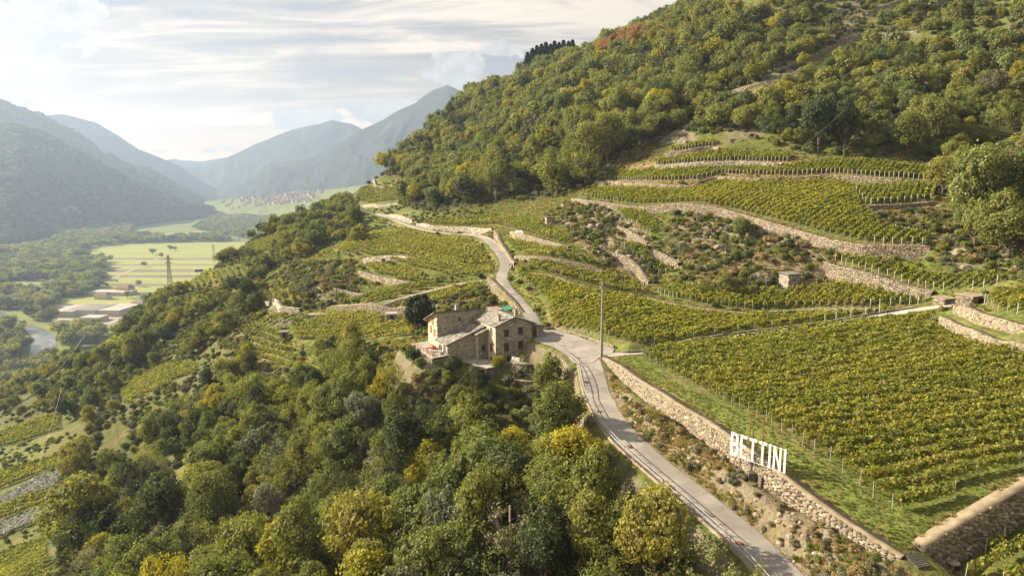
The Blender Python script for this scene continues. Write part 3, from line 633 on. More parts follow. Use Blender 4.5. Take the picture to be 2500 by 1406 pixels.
sheet('field', [(380, 572), (420, 569), (560, 560), (600, 566), (540, 578), (400, 580)], M['meadow'], 0.12)
sheet('field', [(600, 520), (650, 512), (720, 512), (700, 522), (620, 528)], M['meadow'], 0.12)
sheet('field', [(560, 545), (640, 540), (640, 547), (570, 552)], M['ploughed'], 0.12)
sheet('field', [(0, 700), (40, 692), (60, 704), (20, 716), (-40, 716)], M['meadow'], 0.12)
sheet('field', [(150, 726), (330, 722), (345, 742), (150, 745)], M['meadow'], 0.12)
sheet('farm_track', [(210, 712), (216, 711), (275, 682), (305, 668), (350, 648), (388, 631), (383, 631), (345, 647), (300, 667), (268, 682)], M['gravel'], 0.2)
sheet('factory_yard', [(110, 752), (140, 742), (300, 742), (330, 765), (270, 792), (130, 790)], M['gravel'], 0.2)

# ------------------------------------------------------------------ mountains round the valley
def mountain(name, ridge, Dl, Dr, foot, mat, rough=1.0, seed=1, ns=260, nt_=90, shape=1.0):
    rp = np.array(ridge, float); t = np.linspace(0, 1, ns); px = np.interp(t, (rp[:, 0] - rp[0, 0]) / (rp[-1, 0] - rp[0, 0]), rp[:, 0]); py = np.interp(px, rp[:, 0], rp[:, 1])
    D = Dl + (Dr - Dl) * t; fr = np.array(foot); 
    v = np.array([dirpx(a, b) for a, b in zip(px, py)]); k = D / v[:, 1]; xr = v[:, 0] * k; zr = np.maximum(v[:, 2] * k + CAMZ, 20.0)
    fd = np.interp(px, fr[:, 0], fr[:, 1]); fpx = np.interp(px, fr[:, 0], fr[:, 2]) if fr.shape[1] > 2 else px
    xf = (fpx - CX) / FPX * fd
    w_ = np.linspace(0, 1.5, nt_)[:, None]
    X = xf + (xr - xf) * w_; Y = fd + (D - fd) * w_; 
    prof = np.where(w_ <= 1, 0.30 * w_ + 0.70 * w_ ** 1.5 if shape > 0 else w_, 1 - (w_ - 1) * 1.1)
    Z = zr * prof
    rel = np.clip(np.minimum(w_ * 2.5, np.abs(1 - w_) * 5 + 0.04), 0, 1)
    amp = zr.mean() * 0.16 * rough
    gu = fbm(X * 0, Y * 0, 1, 1); S_ = t[None] * np.ones_like(w_) * (abs(D[-1] - D[0]) + abs(xr[-1] - xr[0])) ; wav = fbm(X, Y, zr.mean() * 1.2, 3, seed + 31) * zr.mean() * .35
    gul = (1 - np.abs(fbm(S_ + wav, w_ * zr.mean() * .9, zr.mean() * .75, 5, seed + 9, .55)) * 1.6)
    Z = Z + rel * (fbm(X, Y, zr.mean() * 1.6, 6, seed, 0.55) * amp + (1 - np.abs(fbm(X + 99, Y * 0.5, zr.mean() * 0.8, 6, seed + 5, 0.55))) * amp * 0.7 - amp * 0.5 + (gul - .6) * amp * 1.1)
    Z = np.where(w_ < 0.01, -5, Z); Z = np.maximum(Z, -8)
    ii = np.arange(nt_ * ns).reshape(nt_, ns); f = np.stack([ii[:-1, :-1], ii[:-1, 1:], ii[1:, 1:], ii[1:, :-1]], -1).reshape(-1, 4)
    return tag(link(name, np_mesh(name, np.stack([X, Y, Z], -1).reshape(-1, 3), f, smooth=True), None, [mat]), kind='structure')
mountain('mountain', [(-700, 270), (-300, 290), (-100, 305), (0, 309), (52, 313), (104, 328), (182, 369), (260, 411), (364, 463), (442, 499), (500, 521), (522, 530)], 2900, 4100, [(-700, 1500), (0, 2150), (300, 3000), (522, 3950)], M['forest_mountain'], 1.0, 3)
mountain('mountain', [(-700, 120), (-300, 170), (-80, 225), (0, 250), (52, 271), (94, 282), (146, 313), (198, 324), (250, 371), (312, 408), (364, 418), (442, 465), (500, 494), (530, 512), (560, 530)], 3900, 5200, [(-700, 3000), (0, 3300), (560, 5000)], M['forest_mountain'], 0.8, 8)
mountain('mountain', [(-200, 240), (20, 258), (60, 268), (104, 281), (156, 278), (234, 299), (286, 328), (338, 364), (385, 382), (442, 406), (494, 442), (530, 462), (580, 480)], 6200, 7200, [(-200, 5200), (580, 6600)], M['far_mountain'], 0.7, 12)
mountain('mountain', [(370, 425), (400, 428), (440, 446), (480, 466), (530, 490), (580, 500)], 5600, 6200, [(370, 5000), (580, 5900)], M['far_mountain'], 0.7, 13, 120, 40)
mountain('mountain', [(420, 432), (452, 413), (478, 405), (510, 412), (546, 426), (600, 450), (640, 470)], 8300, 8300, [(420, 7300), (640, 7300)], M['far_mountain'], 0.6, 14, 120, 40)
mountain('mountain', [(440, 440), (504, 411), (550, 385), (598, 364), (625, 350), (650, 341), (685, 326), (718, 315), (750, 308), (780, 302), (795, 296), (811, 292), (835, 298), (858, 302), (884, 315), (940, 345), (1100, 420)], 8200, 8200, [(440, 7000), (1100, 6800)], M['far_mountain'], 0.8, 15)
mountain('mountain', [(530, 478), (572, 455), (614, 437), (640, 410), (660, 400), (700, 398), (749, 390), (820, 352), (884, 316), (936, 291), (975, 268), (1014, 250), (1035, 232), (1056, 218), (1076, 211), (1092, 206), (1110, 213), (1128, 224), (1160, 214), (1200, 195), (1260, 182), (1320, 190), (1800, 300)], 6300, 5600, [(530, 5400), (900, 4800), (1800, 3600)], M['far_mountain'], 0.8, 16, 320, 110)
mountain('mountain', [(380, 395), (416, 387), (430, 386), (442, 390), (494, 392), (530, 386), (572, 380), (620, 380), (700, 370)], 9600, 9600, [(380, 9000), (700, 9000)], M['far_mountain'], 0.5, 17, 120, 30)
mountain('foothill', [(500, 492), (540, 488), (620, 482), (700, 476), (770, 468), (830, 460), (900, 450), (1100, 430)], 4400, 3300, [(500, 4000), (770, 3200), (1100, 2600)], M['valley_floor'], 0.4, 18, 120, 40)

# ------------------------------------------------------------------ air
def haze():
    x0, x1, y0, y1, z0, z1 = -7200, 7200, -900, 10600, -12, 1180
    mb = MB(); mb.box(x0, x1, y0, y1, z0, z1)
    m, nt = new_mat('haze_air'); v = N(nt, 'ShaderNodeVolumePrincipled')
    v.inputs['Density'].default_value = 1.35e-4; v.inputs['Color'].default_value = (0.345, 0.475, 0.70, 1); v.inputs['Anisotropy'].default_value = 0.3
    o = nt.nodes.new('ShaderNodeOutputMaterial'); nt.links.new(v.outputs[0], o.inputs['Volume'])
    tag(mb.build('haze', m), kind='stuff')
haze()
# ------------------------------------------------------------------ dry stone walls
BLOCK = np.zeros(XX.shape, bool)       # where nothing is planted
def gz(x, y): return float(sample(ZZ, x, y))
stone_protos = []
def stone_proto():
    if stone_protos: return stone_protos
    for i in range(10):
        r = random.Random(100 + i); mb = MB()
        back = [(-.5, 0, -.5), (.5, 0, -.5), (.5, 0, .5), (-.5, 0, .5)]
        n = 7; ring = []; ring2 = []
        for k in range(n):
            a = 2 * math.pi * k / n + r.uniform(-.2, .2); q = r.uniform(.46, .56)
            ring.append((max(-.5, min(.5, math.cos(a) * q * 1.15)), 0.0, max(-.5, min(.5, math.sin(a) * q * 1.15))))
            ring2.append((ring[-1][0] * .80, -.30 + r.uniform(-.08, .08), ring[-1][2] * .78))
        vs = ring + ring2 + [(r.uniform(-.1, .1), -.40, r.uniform(-.1, .1))]
        fs = [(k, (k + 1) % n, n + (k + 1) % n, n + k) for k in range(n)] + [(n + k, n + (k + 1) % n, 2 * n) for k in range(n)]
        mb.add(vs, fs, 0, (i + .5) / 10); stone_protos.append(mb.mesh('stone'))
    for me in stone_protos: me.materials.append(M['warm_stone'])
    return stone_protos
WLAB = {
 'main': 'long pale rubble stone wall between the sloping road and the big lower vineyard',
 'corner': 'shaded stone wall with a flat top at the lower right corner of the big vineyard',
 'pale_right': 'pale dry stone wall at the right edge just below the end of the ramp road',
 'upper_right': 'low dry stone wall behind the small square hut at the right edge',
 'field_top': 'sunlit low stone wall along the top of the vineyard above the yard',
 'field_top_right': 'thin low stone edge above the ramp road, under a row of white posts',
 'great': 'longest terrace wall, curving under the upper vineyard with the diagonal rows',
 'upper_left': 'terrace wall near the forest edge with vines on both sides, left of a corner step',
 'upper_mid': 'stone terrace wall above the diagonal vine rows, running to the right',
 'upper_top': 'low stone wall under the highest long vine terrace',
 'upper_small': 'short leaning stone wall under the topmost little patch of vines',
 'right_small': 'short pale stone wall beside brown brambles right of the diagonal vine rows',
 'mid_right': 'descending stone wall right of the small stone shed',
 'road_left': 'tall grey stone wall on the uphill side of the road before the bend',
 'road_right': 'high stone wall on the right side of the road at the bend',
 'steps_a': 'short terrace wall with a white tarpaulin at its left end',
 'steps_b': 'thin terrace wall over a straw coloured strip, right of the road bend',
 'steps_c': 'low curved terrace edge ending at the corner of the vineyard above the yard',
 'diag_a': 'stone wall turning downhill under the middle diagonal patch of vines',
 'diag_b': 'short stone wall climbing beside the rocky bank under the upper diagonal vines',
 'diag_c': 'stone wall corner below the grey olive trees',
 'branch_road': 'dark low wall along the narrow branch road above the farmhouse',
 'branch_end': 'rubble retaining wall under the road bend above the farmhouse roof',
 'bowl_a': 'thin stone terrace edge in the lower part of the round hillside vineyard',
 'bowl_b': 'curved grey wall at the lower edge of the round hillside vineyard',
 'bowl_c': 'short stone wall beside the bushes left of the round hillside vineyard',
 'low_long': 'long low wall with a fence behind the small concrete shed',
 'low_left': 'dark wall under the fan of vine rows on the left spur',
 'far_a': 'far terrace wall highest up beside the forest on the spur',
 'far_b': 'far terrace wall just above the road on the spur',
 'far_road': 'far wall beside the road where it leaves over the spur',
 'high_path_a': 'sunlit rising stone wall high on the slope at the upper right',
 'high_path_b': 'level stone wall high on the slope with grass on top at the upper right',
 'high_top': 'highest stone wall at the top edge right of centre',
 'ledge': 'bare grassy ledge wall with a few bare poles in front of dark trees',
 'lowest_edge': 'curved wall edge under the lowest left vineyard fan',
 'small_cross': 'short wall running down between two lower left vineyard patches',
}
def stones_np(C, Tt, Nn, Up, w, h, dep, rs):
    """bulging stone blocks: 12 vertices each, 9 faces as quads"""
    n = len(C); V = np.zeros((n, 12, 3))
    cor = np.array([(-.5, -.5), (.5, -.5), (.5, .5), (-.5, .5)])
    jit = rs.uniform(-.09, .09, (n, 4, 2)); cc = cor[None] + jit
    for lay, (s, dd) in enumerate([(1.0, 0.0), (0.86, 0.75), (0.5, 1.0)]):
        a = cc[:, :, 0] * s * w[:, None]; b = cc[:, :, 1] * s * h[:, None]; d_ = dd * dep[:, None] * (1 + rs.uniform(-.12, .12, (n, 4)))
        V[:, lay * 4:lay * 4 + 4] = C[:, None] + Tt[:, None] * a[..., None] + Up[:, None] * b[..., None] + Nn[:, None] * d_[..., None]
    f = []
    for l in (0, 4):
        for k in range(4): f.append((l + k, l + (k + 1) % 4, l + 4 + (k + 1) % 4, l + 4 + k))
    f.append((8, 9, 10, 11)); f = np.array(f)
    return V.reshape(-1, 3), (f[None] + (np.arange(n) * 12)[:, None, None]).reshape(-1, 4)
for nme, pts, hs, kind in WALLS:
    P3, low = WP[nme]; Q = resample(P3, 0.8 if P3[:, 1].mean() < 190 else 1.5); n = len(Q)
    tg = np.gradient(Q[:, :2], axis=0); tg /= np.linalg.norm(tg, axis=1)[:, None] + 1e-9; nrm = np.stack([-tg[:, 1], tg[:, 0]], 1) * low
    inn = 0.5
    ztop = np.maximum(sample(ZZ, Q[:, 0] - nrm[:, 0] * 0.9, Q[:, 1] - nrm[:, 1] * 0.9), sample(ZZ, Q[:, 0] - nrm[:, 0] * 0.2, Q[:, 1] - nrm[:, 1] * 0.2)) + 0.10
    for _ in range(6): ztop[1:-1] = (ztop[:-2] + 2 * ztop[1:-1] + ztop[2:]) / 4
    zb = np.minimum(sample(ZZ, Q[:, 0] + nrm[:, 0] * 1.9, Q[:, 1] + nrm[:, 1] * 1.9), sample(ZZ, Q[:, 0] + nrm[:, 0] * 1.2, Q[:, 1] + nrm[:, 1] * 1.2)) - 0.35
    zb = np.minimum(zb, ztop - 0.5)
    bat = 0.10 * (ztop - zb)
    o0 = Q[:, :2] - nrm * inn; o1 = Q[:, :2] + nrm * 0.92; o2 = Q[:, :2] + nrm * (0.92 + bat[:, None])
    V = np.concatenate([np.c_[o0, ztop - 0.9], np.c_[o0, ztop], np.c_[o1, ztop], np.c_[o2, zb]]); i = np.arange(n - 1)
    F = np.concatenate([np.stack([i + a * n, i + 1 + a * n, i + 1 + (a + 1) * n, i + (a + 1) * n], 1) for a in range(3)])
    # end caps
    F = np.concatenate([F, [[0, n, 2 * n, 3 * n], [n - 1, 2 * n - 1, 3 * n - 1, 4 * n - 1]]])
    mi = np.zeros(len(F), int); mi[(n - 1):2 * (n - 1)] = 1
    root = empty('stone_wall', (float(Q[n // 2, 0]), float(Q[n // 2, 1]), float(zb[n // 2])))
    tag(root, WLAB[nme], 'wall')
    org = np.array(root.location)
    link('wall_core', np_mesh('wall_core', V - org, F, mi=mi, tint=np.full(len(V), .5)), root, [M['mortar'], M['wall_top']])
    # stones
    rs = np.random.default_rng(abs(hash(nme)) % 1000 if False else len(nme) * 13 + int(abs(Q[0, 0])))
    seglen = np.concatenate([[0], np.cumsum(np.linalg.norm(np.diff(Q[:, :2], axis=0), axis=1))]); Lt = seglen[-1]
    far = Q[:, 1].mean()
    sw, sh = (0.40, 0.26) if far < 120 else ((0.5, 0.30) if far < 220 else (0.8, 0.5))
    if nme == 'corner': sw, sh = 0.55, 0.34
    C = []; Wd = []; Hd = []; Tn = []; Nn = []; Up = []
    hmax = (ztop - zb).max(); rows = int(hmax / sh) + 1
    for r_ in range(rows):
        s = rs.uniform(0, sw)
        while s < Lt:
            big_ = 1.0
            if nme == 'main' and s > Lt * 0.55: big_ = 1.35
            w = sw * rs.uniform(0.6, 1.7) * big_; h = sh * rs.uniform(0.8, 1.25)
            sc_ = s + w / 2
            if sc_ > Lt: break
            zt = np.interp(sc_, seglen, ztop); zbm = np.interp(sc_, seglen, zb); zc_ = zt - 0.02 - (r_ + 0.5) * sh + rs.uniform(-.03, .03)
            if zc_ > zbm:
                x = np.interp(sc_, seglen, Q[:, 0]); y = np.interp(sc_, seglen, Q[:, 1]); nx_ = np.interp(sc_, seglen, nrm[:, 0]); ny_ = np.interp(sc_, seglen, nrm[:, 1])
                f_ = (zt - zc_) / max(zt - zbm, .1); off = 0.90 + 0.10 * (zt - zbm) * f_
                C.append((x + nx_ * off, y + ny_ * off, zc_)); nv = np.array([nx_, ny_, 0.1]); nv /= np.linalg.norm(nv); Nn.append(nv); Tn.append((ny_, -nx_, 0)); Up.append((-nx_ * .1, -ny_ * .1, 1)); Wd.append(w * 1.04); Hd.append(h * 1.05)
            s += w
    # cap stones lying on the top edge
    if nme not in ('main', 'corner'):
        s = 0
        while s < Lt:
            w = sw * rs.uniform(0.9, 1.9); zt = np.interp(s, seglen, ztop); x = np.interp(s, seglen, Q[:, 0]); y = np.interp(s, seglen, Q[:, 1]); nx_ = np.interp(s, seglen, nrm[:, 0]); ny_ = np.interp(s, seglen, nrm[:, 1])
            C.append((x + nx_ * 0.62, y + ny_ * 0.62, zt - 0.02)); Nn.append((0, 0, 1)); Tn.append((ny_, -nx_, 0)); Up.append((nx_, ny_, 0)); Wd.append(w); Hd.append(0.5); s += w * 1.02
    C = np.array(C); Nn = np.array(Nn); Tn = np.array(Tn); Up = np.array(Up); Wd = np.array(Wd); Hd = np.array(Hd)
    mat = M['warm_stone'] if kind == 'warm' else M['grey_stone']
    if nme in ('main', 'corner'):
        pr = stone_proto(); dist = np.linalg.norm(C - np.array([0, 0, CAMZ]), axis=1); size = np.sqrt(Wd * Hd) / dist
        order = np.argsort(-size); sel = order[:290]; rest = order[290:]
        for k in sel:
            Mx = Matrix(((Tn[k][0] * Wd[k], -Nn[k][0] * .45, Up[k][0] * Hd[k], C[k][0] - org[0]), (Tn[k][1] * Wd[k], -Nn[k][1] * .45, Up[k][1] * Hd[k], C[k][1] - org[1]), (Tn[k][2] * Wd[k], -Nn[k][2] * .45, Up[k][2] * Hd[k], C[k][2] - org[2]), (0, 0, 0, 1)))
            o = link('stone', pr[int(rs.integers(10))], root); o.matrix_basis = Mx
        C, Nn, Tn, Up, Wd, Hd = C[rest], Nn[rest], Tn[rest], Up[rest], Wd[rest], Hd[rest]
    V, F = stones_np(C - org, Tn, Nn, Up, Wd, Hd, rs.uniform(.05, .17, len(C)), rs)
    o = link('stonework', np_mesh('stonework', V, F, tint=np.repeat(rs.uniform(0, 1, len(C)), 12)), root, [mat]); o['kind'] = 'stuff'
    sl = window(P3, 3); D, S, T, Hh, Lt2 = polydist(XX[sl], YY[sl], P3[:, [0, 1, 3]])
    BLOCK[sl] |= ((S * low > 0) & (D < 1.9)) | (D < 0.6)

# ------------------------------------------------------------------ roads, yard
def ribbon(P3, hw, lift, cross=(-1, -.5, 0, .5, 1), wob=0.0, seed=0):
    Q = resample(P3, 1.0); tg = np.gradient(Q[:, :2], axis=0); tg /= np.linalg.norm(tg, axis=1)[:, None] + 1e-9; nr = np.stack([-tg[:, 1], tg[:, 0]], 1)
    hwv = hw + (fbm(Q[:, 0], Q[:, 1], 6, 3, seed) * wob if wob else 0) * np.ones(len(Q)); V = []
    for c in cross:
        V.append(np.c_[Q[:, :2] + nr * (hwv * c)[:, None], Q[:, 2] + lift - abs(c) * 0.03])
    n = len(Q); i = np.arange(n - 1); V = np.concatenate(V)
    F = np.concatenate([np.stack([i + a * n, i + (a + 1) * n, i + 1 + (a + 1) * n, i + 1 + a * n], 1) for a in range(len(cross) - 1)])
    return V, F, Q, nr
M['verge'] = rough_mat('verge', (0.24, 0.20, 0.13), (0.36, 0.31, 0.22), 1.0, 0.95, 0.6, 0.06, False)
for i, (k, hw, mat, nm) in enumerate([('road', 2.1, 'asphalt', 'road'), ('upper_road', 1.65, 'asphalt', 'road'), ('branch', 1.1, 'coping', 'road'), ('ramp', 1.6, 'concrete', 'road'), ('farm_path', 0.9, 'coping', 'path')]):
    V, F, Q, nr = ribbon(RP[k], hw, 0.03 + 0.006 * i, wob=0.25)
    tag(link(nm, np_mesh(nm, V, F, smooth=True, tint=np.full(len(V), .5)), None, [M[mat]]), kind='structure')
    sl = window(RP[k], hw + 2); D = polydist(XX[sl], YY[sl], RP[k][:, :3])[0]; BLOCK[sl] |= D < hw + 0.9
mb = MB(); mb.add([(a, b, PLZ + 0.075) for a, b in PLXY], [tuple(range(len(PLXY)))])
tag(mb.build('yard_paving', M['asphalt']), kind='structure')
BLOCK |= inpoly(XX, YY, PLXY)
BLOCK |= inpoly(XX, YY, [uv(-17.5, 3.5), uv(-9, 3.8), uv(-5, -3.5), uv(13, -6), uv(13, 9), uv(3, 20), uv(-14, 22), uv(-24, 14)])
# flat concrete path strip on top of the main wall and corner wall
def edge_strip(nme, a, b, mat, label):
    P3, low = WP[nme]; Q = resample(P3, 0.8); tg = np.gradient(Q[:, :2], axis=0); tg /= np.linalg.norm(tg, axis=1)[:, None]; nr = np.stack([-tg[:, 1], tg[:, 0]], 1) * low
    z = sample(ZZ, Q[:, 0] - nr[:, 0] * 1.0, Q[:, 1] - nr[:, 1] * 1.0)
    for _ in range(6): z[1:-1] = (z[:-2] + 2 * z[1:-1] + z[2:]) / 4
    V = []; n = len(Q)
    for off, dz in ((a, -0.3), (a, .15), (b, .13), (b, -0.1)): V.append(np.c_[Q[:, :2] + nr * off, z + dz])
    i = np.arange(n - 1); F = np.concatenate([np.stack([i + q * n, i + 1 + q * n, i + 1 + (q + 1) * n, i + (q + 1) * n], 1) for q in range(3)]); V = np.concatenate(V)
    return tag(link('wall_walk', np_mesh('wall_walk', V, F, tint=np.full(len(V), .5)), None, [mat]), kind='structure')
edge_strip('main', 0.05, 1.0, M['wall_top'], ''); edge_strip('corner', 0.0, 1.0, M['wall_top'], '')
# ramp retaining walls (smooth concrete)
def retaining(P3, side, h0, h1, label, s0=0.0, s1=1.0, lift=0.35, mat='dark_concrete', hw=1.75):
    Q = resample(P3, 1.5); n0, n1 = int(len(Q) * s0), int(len(Q) * s1); tg = np.gradient(Q[:, :2], axis=0); tg /= np.linalg.norm(tg, axis=1)[:, None]; nr = np.stack([-tg[:, 1], tg[:, 0]], 1) * side
    Q = Q[n0:n1]; nr = nr[n0:n1]; n = len(Q); t = np.linspace(0, 1, n); hh = h0 + (h1 - h0) * t
    V = np.concatenate([np.c_[Q[:, :2] + nr * hw, Q[:, 2] - 0.2], np.c_[Q[:, :2] + nr * hw, Q[:, 2] + lift], np.c_[Q[:, :2] + nr * (hw + .35), Q[:, 2] + lift], np.c_[Q[:, :2] + nr * (hw + .45), Q[:, 2] - hh]])
    i = np.arange(n - 1); F = np.concatenate([np.stack([i + q * n, i + 1 + q * n, i + 1 + (q + 1) * n, i + (q + 1) * n], 1) for q in range(3)])
    F = np.concatenate([F, [[0, n, 2 * n, 3 * n], [n - 1, 2 * n - 1, 3 * n - 1, 4 * n - 1]]])
    mi = np.zeros(len(F), int); mi[n - 1:2 * (n - 1)] = 1
    o = link('retaining_wall', np_mesh('retaining_wall', V, F, mi=mi, tint=np.full(len(V), .5)), None, [M[mat], M['coping']]); tag(o, label, 'wall')
retaining(RP['ramp'], -1, 1.2, 3.2, 'dark concrete retaining wall on the downhill side of the straight ramp road', 0.12, 0.97, 0.16)
retaining(RP['ramp'], 1, 0.7, 0.7, 'low dark kerb wall on the uphill side of the straight ramp road', 0.05, 0.92, 0.38)
retaining(RP['farm_path'], 1, 0.8, 0.8, 'dark kerb wall curving up past the small hut at the right edge', 0.1, 0.9, 0.35, hw=1.0)
retaining(RP['upper_road'], -1 if RP['upper_road'][5, 0] > 0 else 1, 1.0, 1.4, 'low dark parapet along the valley side of the upper road', 0.18, 0.42, 0.35, 'coping', 1.75)
retaining(RP['upper_road'], 1, 2.4, 1.4, 'low parapet on the outer side of the road bend beside the round vineyard', 0.42, 0.70, 0.35, 'coping', 1.75)
# yard edge wall
def lowwall(pts, w, h, mat, label, z=None, name='low_wall', cat='wall'):
    xyz = castp(pts) if z is None else np.array([[*onfloor_h(a, b, z), z] for a, b in pts]); Q = resample(xyz, 1.0); tg = np.gradient(Q[:, :2], axis=0); tg /= np.linalg.norm(tg, axis=1)[:, None]; nr = np.stack([-tg[:, 1], tg[:, 0]], 1)
    n = len(Q); V = np.concatenate([np.c_[Q[:, :2] - nr * w, Q[:, 2] - 1.0], np.c_[Q[:, :2] - nr * w, Q[:, 2] + h], np.c_[Q[:, :2] + nr * w, Q[:, 2] + h], np.c_[Q[:, :2] + nr * w, Q[:, 2] - 1.0]])
    i = np.arange(n - 1); F = np.concatenate([np.stack([i + q * n, i + (q + 1) * n, i + 1 + (q + 1) * n, i + 1 + q * n], 1) for q in range(3)]); F = np.concatenate([F, [[0, n, 2 * n, 3 * n], [n - 1, 2 * n - 1, 3 * n - 1, 4 * n - 1]]])
    root = empty(name, tuple(Q[0])); tag(root, label, cat); org = np.array(root.location)
    link('wall_core', np_mesh('wall_core', V - org, F, tint=np.full(len(V), .5)), root, [M['coping']])
    rs = np.random.default_rng(4); C = []; T_ = []; Nn = []; Up = []; Wd = []; Hd = []
    for sd_ in (-1, 1):
        for r_ in range(int(h / .2) + 1):
            for q in range(n - 1):
                for f in (0.2, 0.7):
                    c = Q[q] * (1 - f) + Q[q + 1] * f; m = nr[q] * sd_
                    C.append((c[0] + m[0] * w, c[1] + m[1] * w, c[2] + h - .1 - r_ * .2)); Nn.append((m[0], m[1], 0)); T_.append((m[1], -m[0], 0)); Up.append((0, 0, 1)); Wd.append(rs.uniform(.3, .5)); Hd.append(rs.uniform(.15, .2))
    V, F = stones_np(np.array(C) - org, np.array(T_), np.array(Nn), np.array(Up), np.array(Wd), np.array(Hd), rs.uniform(.03, .09, len(C)), rs)
    o = link('stonework', np_mesh('stonework', V, F, tint=np.repeat(rs.uniform(0, 1, len(C)), 12)), root, [M['warm_stone']]); o['kind'] = 'stuff'
    return root
lowwall([(1330, 806), (1352, 803), (1390, 814), (1430, 826), (1475, 842), (1500, 850)], 0.22, 0.55, 'warm', 'low stone wall round the far edge of the paved yard beside the farmhouse')

# ------------------------------------------------------------------ stone farmhouse
hz = math.atan2(HU[1], HU[0])
def hroot(name, label, cat, u=0.0, v=0.0, z=H0):
    x, y = uv(u, v); return tag(empty(name, (x, y, z), hz), label, cat)
# inside a house part: x = u, y = v, z up from the root
def stone_face(root, x0, y0, x1, y1, z0, z1f, mat, openings=(), sw=.42, sh=.17, seed=0, dep=(.02, .075), name='stonework'):
    """stones over the wall from (x0,y0) to (x1,y1); outward = right of that direction; z1f(t) top"""
    rs = np.random.default_rng(seed + 50); L_ = math.hypot(x1 - x0, y1 - y0); t_ = np.array([(x1 - x0) / L_, (y1 - y0) / L_, 0]); nn = np.array([t_[1], -t_[0], 0])
    C = []; Wd = []; Hd = []; r_ = 0; z = z0
    zmax = max(z1f(q) for q in np.linspace(0, 1, 9))
    while z < zmax:
        h = sh * rs.uniform(.7, 1.5); s = -rs.uniform(0, .3)
        while s < L_:
            w = sw * rs.uniform(.45, 1.6); c = s + w / 2; zc_ = z + h / 2
            ok = 0.05 < c < L_ - .05 and zc_ + h / 2 < z1f(min(max(c / L_, 0), 1)) - .02
            for (a, b, lo, hi) in openings:
                if a - .05 < c < b + .05 and lo - .05 < zc_ < hi + .05: ok = False
            if ok: C.append((x0 + t_[0] * c, y0 + t_[1] * c, zc_)); Wd.append(w * .93); Hd.append(h * .9)
            s += w
        z += h
    n = len(C); C = np.array(C); V, F = stones_np(C, np.tile(t_, (n, 1)), np.tile(nn, (n, 1)), np.tile([0, 0, 1.], (n, 1)), np.array(Wd), np.array(Hd), rs.uniform(dep[0], dep[1], n), rs)
    o = link(name, np_mesh(name, V, F, tint=np.repeat(rs.uniform(0, 1, n), 12)), root, [mat]); o['kind'] = 'stuff'; return o
def window_on(root, x0, y0, x1, y1, s, z, w, h, shut=False, frame='iron', bars=True, name='window', shutcol='shutter'):
    """window on a wall: s along the wall, z sill height"""
    L_ = math.hypot(x1 - x0, y1 - y0); ang = math.atan2(y1 - y0, x1 - x0); t_ = ((x1 - x0) / L_, (y1 - y0) / L_)
    wobj = MB(); wobj.box(-w / 2, w / 2, -.06, .02, 0, h)
    o = wobj.build(name, M['window_dark'], root); o.location = (x0 + t_[0] * s, y0 + t_[1] * s, z); o.rotation_euler = (0, 0, ang)
    f = MB()
    f.box(-w / 2 - .1, w / 2 + .1, -.13, .0, h, h + .14, 0, None, .35); f.box(-w / 2 - .12, w / 2 + .12, -.20, .0, -.12, 0, 0, None, .6)
    f.box(-w / 2 - .09, -w / 2, -.11, .0, 0, h, 0, None, .3); f.box(w / 2, w / 2 + .09, -.11, .0, 0, h, 0, None, .3)
    f.build('surround', M['dark_concrete'] if frame == 'iron' else M['slate'], o)
    if shut:
        q = MB(); q.box(-w / 2 + .03, -.04, -.085, -.07, .03, h - .03); q.box(.04, w / 2 - .03, -.085, -.07, .03, h - .03); q.build('shutter', M[shutcol], o)
    if bars:
        b = MB()
        for k in range(1, 4): b.box(-w / 2 + w * k / 4 - .012, -w / 2 + w * k / 4 + .012, -.115, -.095, 0, h)
        for k in range(1, 4): b.box(-w / 2, w / 2, -.118, -.098, h * k / 4 - .012, h * k / 4 + .012)
        b.build('bars', M['iron'], o)
    return o
def slate_roof(root, quad, th=.12, tw=.55, tl=.45, seed=0, mat='slate'):
    """quad: eave-left, eave-right, ridge-right, ridge-left (local), covered with stone slates"""
    a, b, c, d = [Vector(q) for q in quad]; nrm = (b - a).cross(d - a).normalized()
    base = MB(); lo = [q - nrm * th for q in (a, b, c, d)]; base.add([a, b, c, d] + lo, [(0, 1, 2, 3), (7, 6, 5, 4), (0, 4, 5, 1), (1, 5, 6, 2), (2, 6, 7, 3), (3, 7, 4, 0)], 0, .3)
    o = base.build('roof', M[mat], root); rs = random.Random(seed); mb = MB()
    nl = max(2, int((d - a).length / tl)); 
    for i in range(nl):
        f0 = i / nl; f1 = (i + 1.25) / nl; 
        p0 = a.lerp(d, f0); p1 = b.lerp(c, f0); q0 = a.lerp(d, min(1, f1)); q1 = b.lerp(c, min(1, f1)); Lw = (p1 - p0).length; s = -rs.uniform(0, tw)
        while s < Lw:
            w = tw * rs.uniform(.6, 1.4); s0 = max(0, s + .015); s1 = min(Lw, s + w - .015)
            if s1 - s0 > .06:
                g0, g1 = s0 / Lw, s1 / Lw; e = rs.uniform(-.03, .03); up = nrm * (.055 + rs.uniform(-.012, .012)); dn = nrm * .012
                e_ = (a - d).normalized() * rs.uniform(0, .05)
                v = [p0.lerp(p1, g0) + up + e_, p0.lerp(p1, g1) + up + e_, q0.lerp(q1, g1) + dn, q0.lerp(q1, g0) + dn, p0.lerp(p1, g0) + e_, p0.lerp(p1, g1) + e_]
                mb.add(v, [(0, 1, 2, 3), (4, 5, 1, 0), (0, 3, 4), (1, 5, 2)], 0, rs.random())
            s += w
    t = mb.build('slates', M[mat], o); t['kind'] = 'stuff'; return o
A = hroot('stone_house', 'tall grey stone farmhouse with a gabled slate roof and four barred windows facing us', 'house')
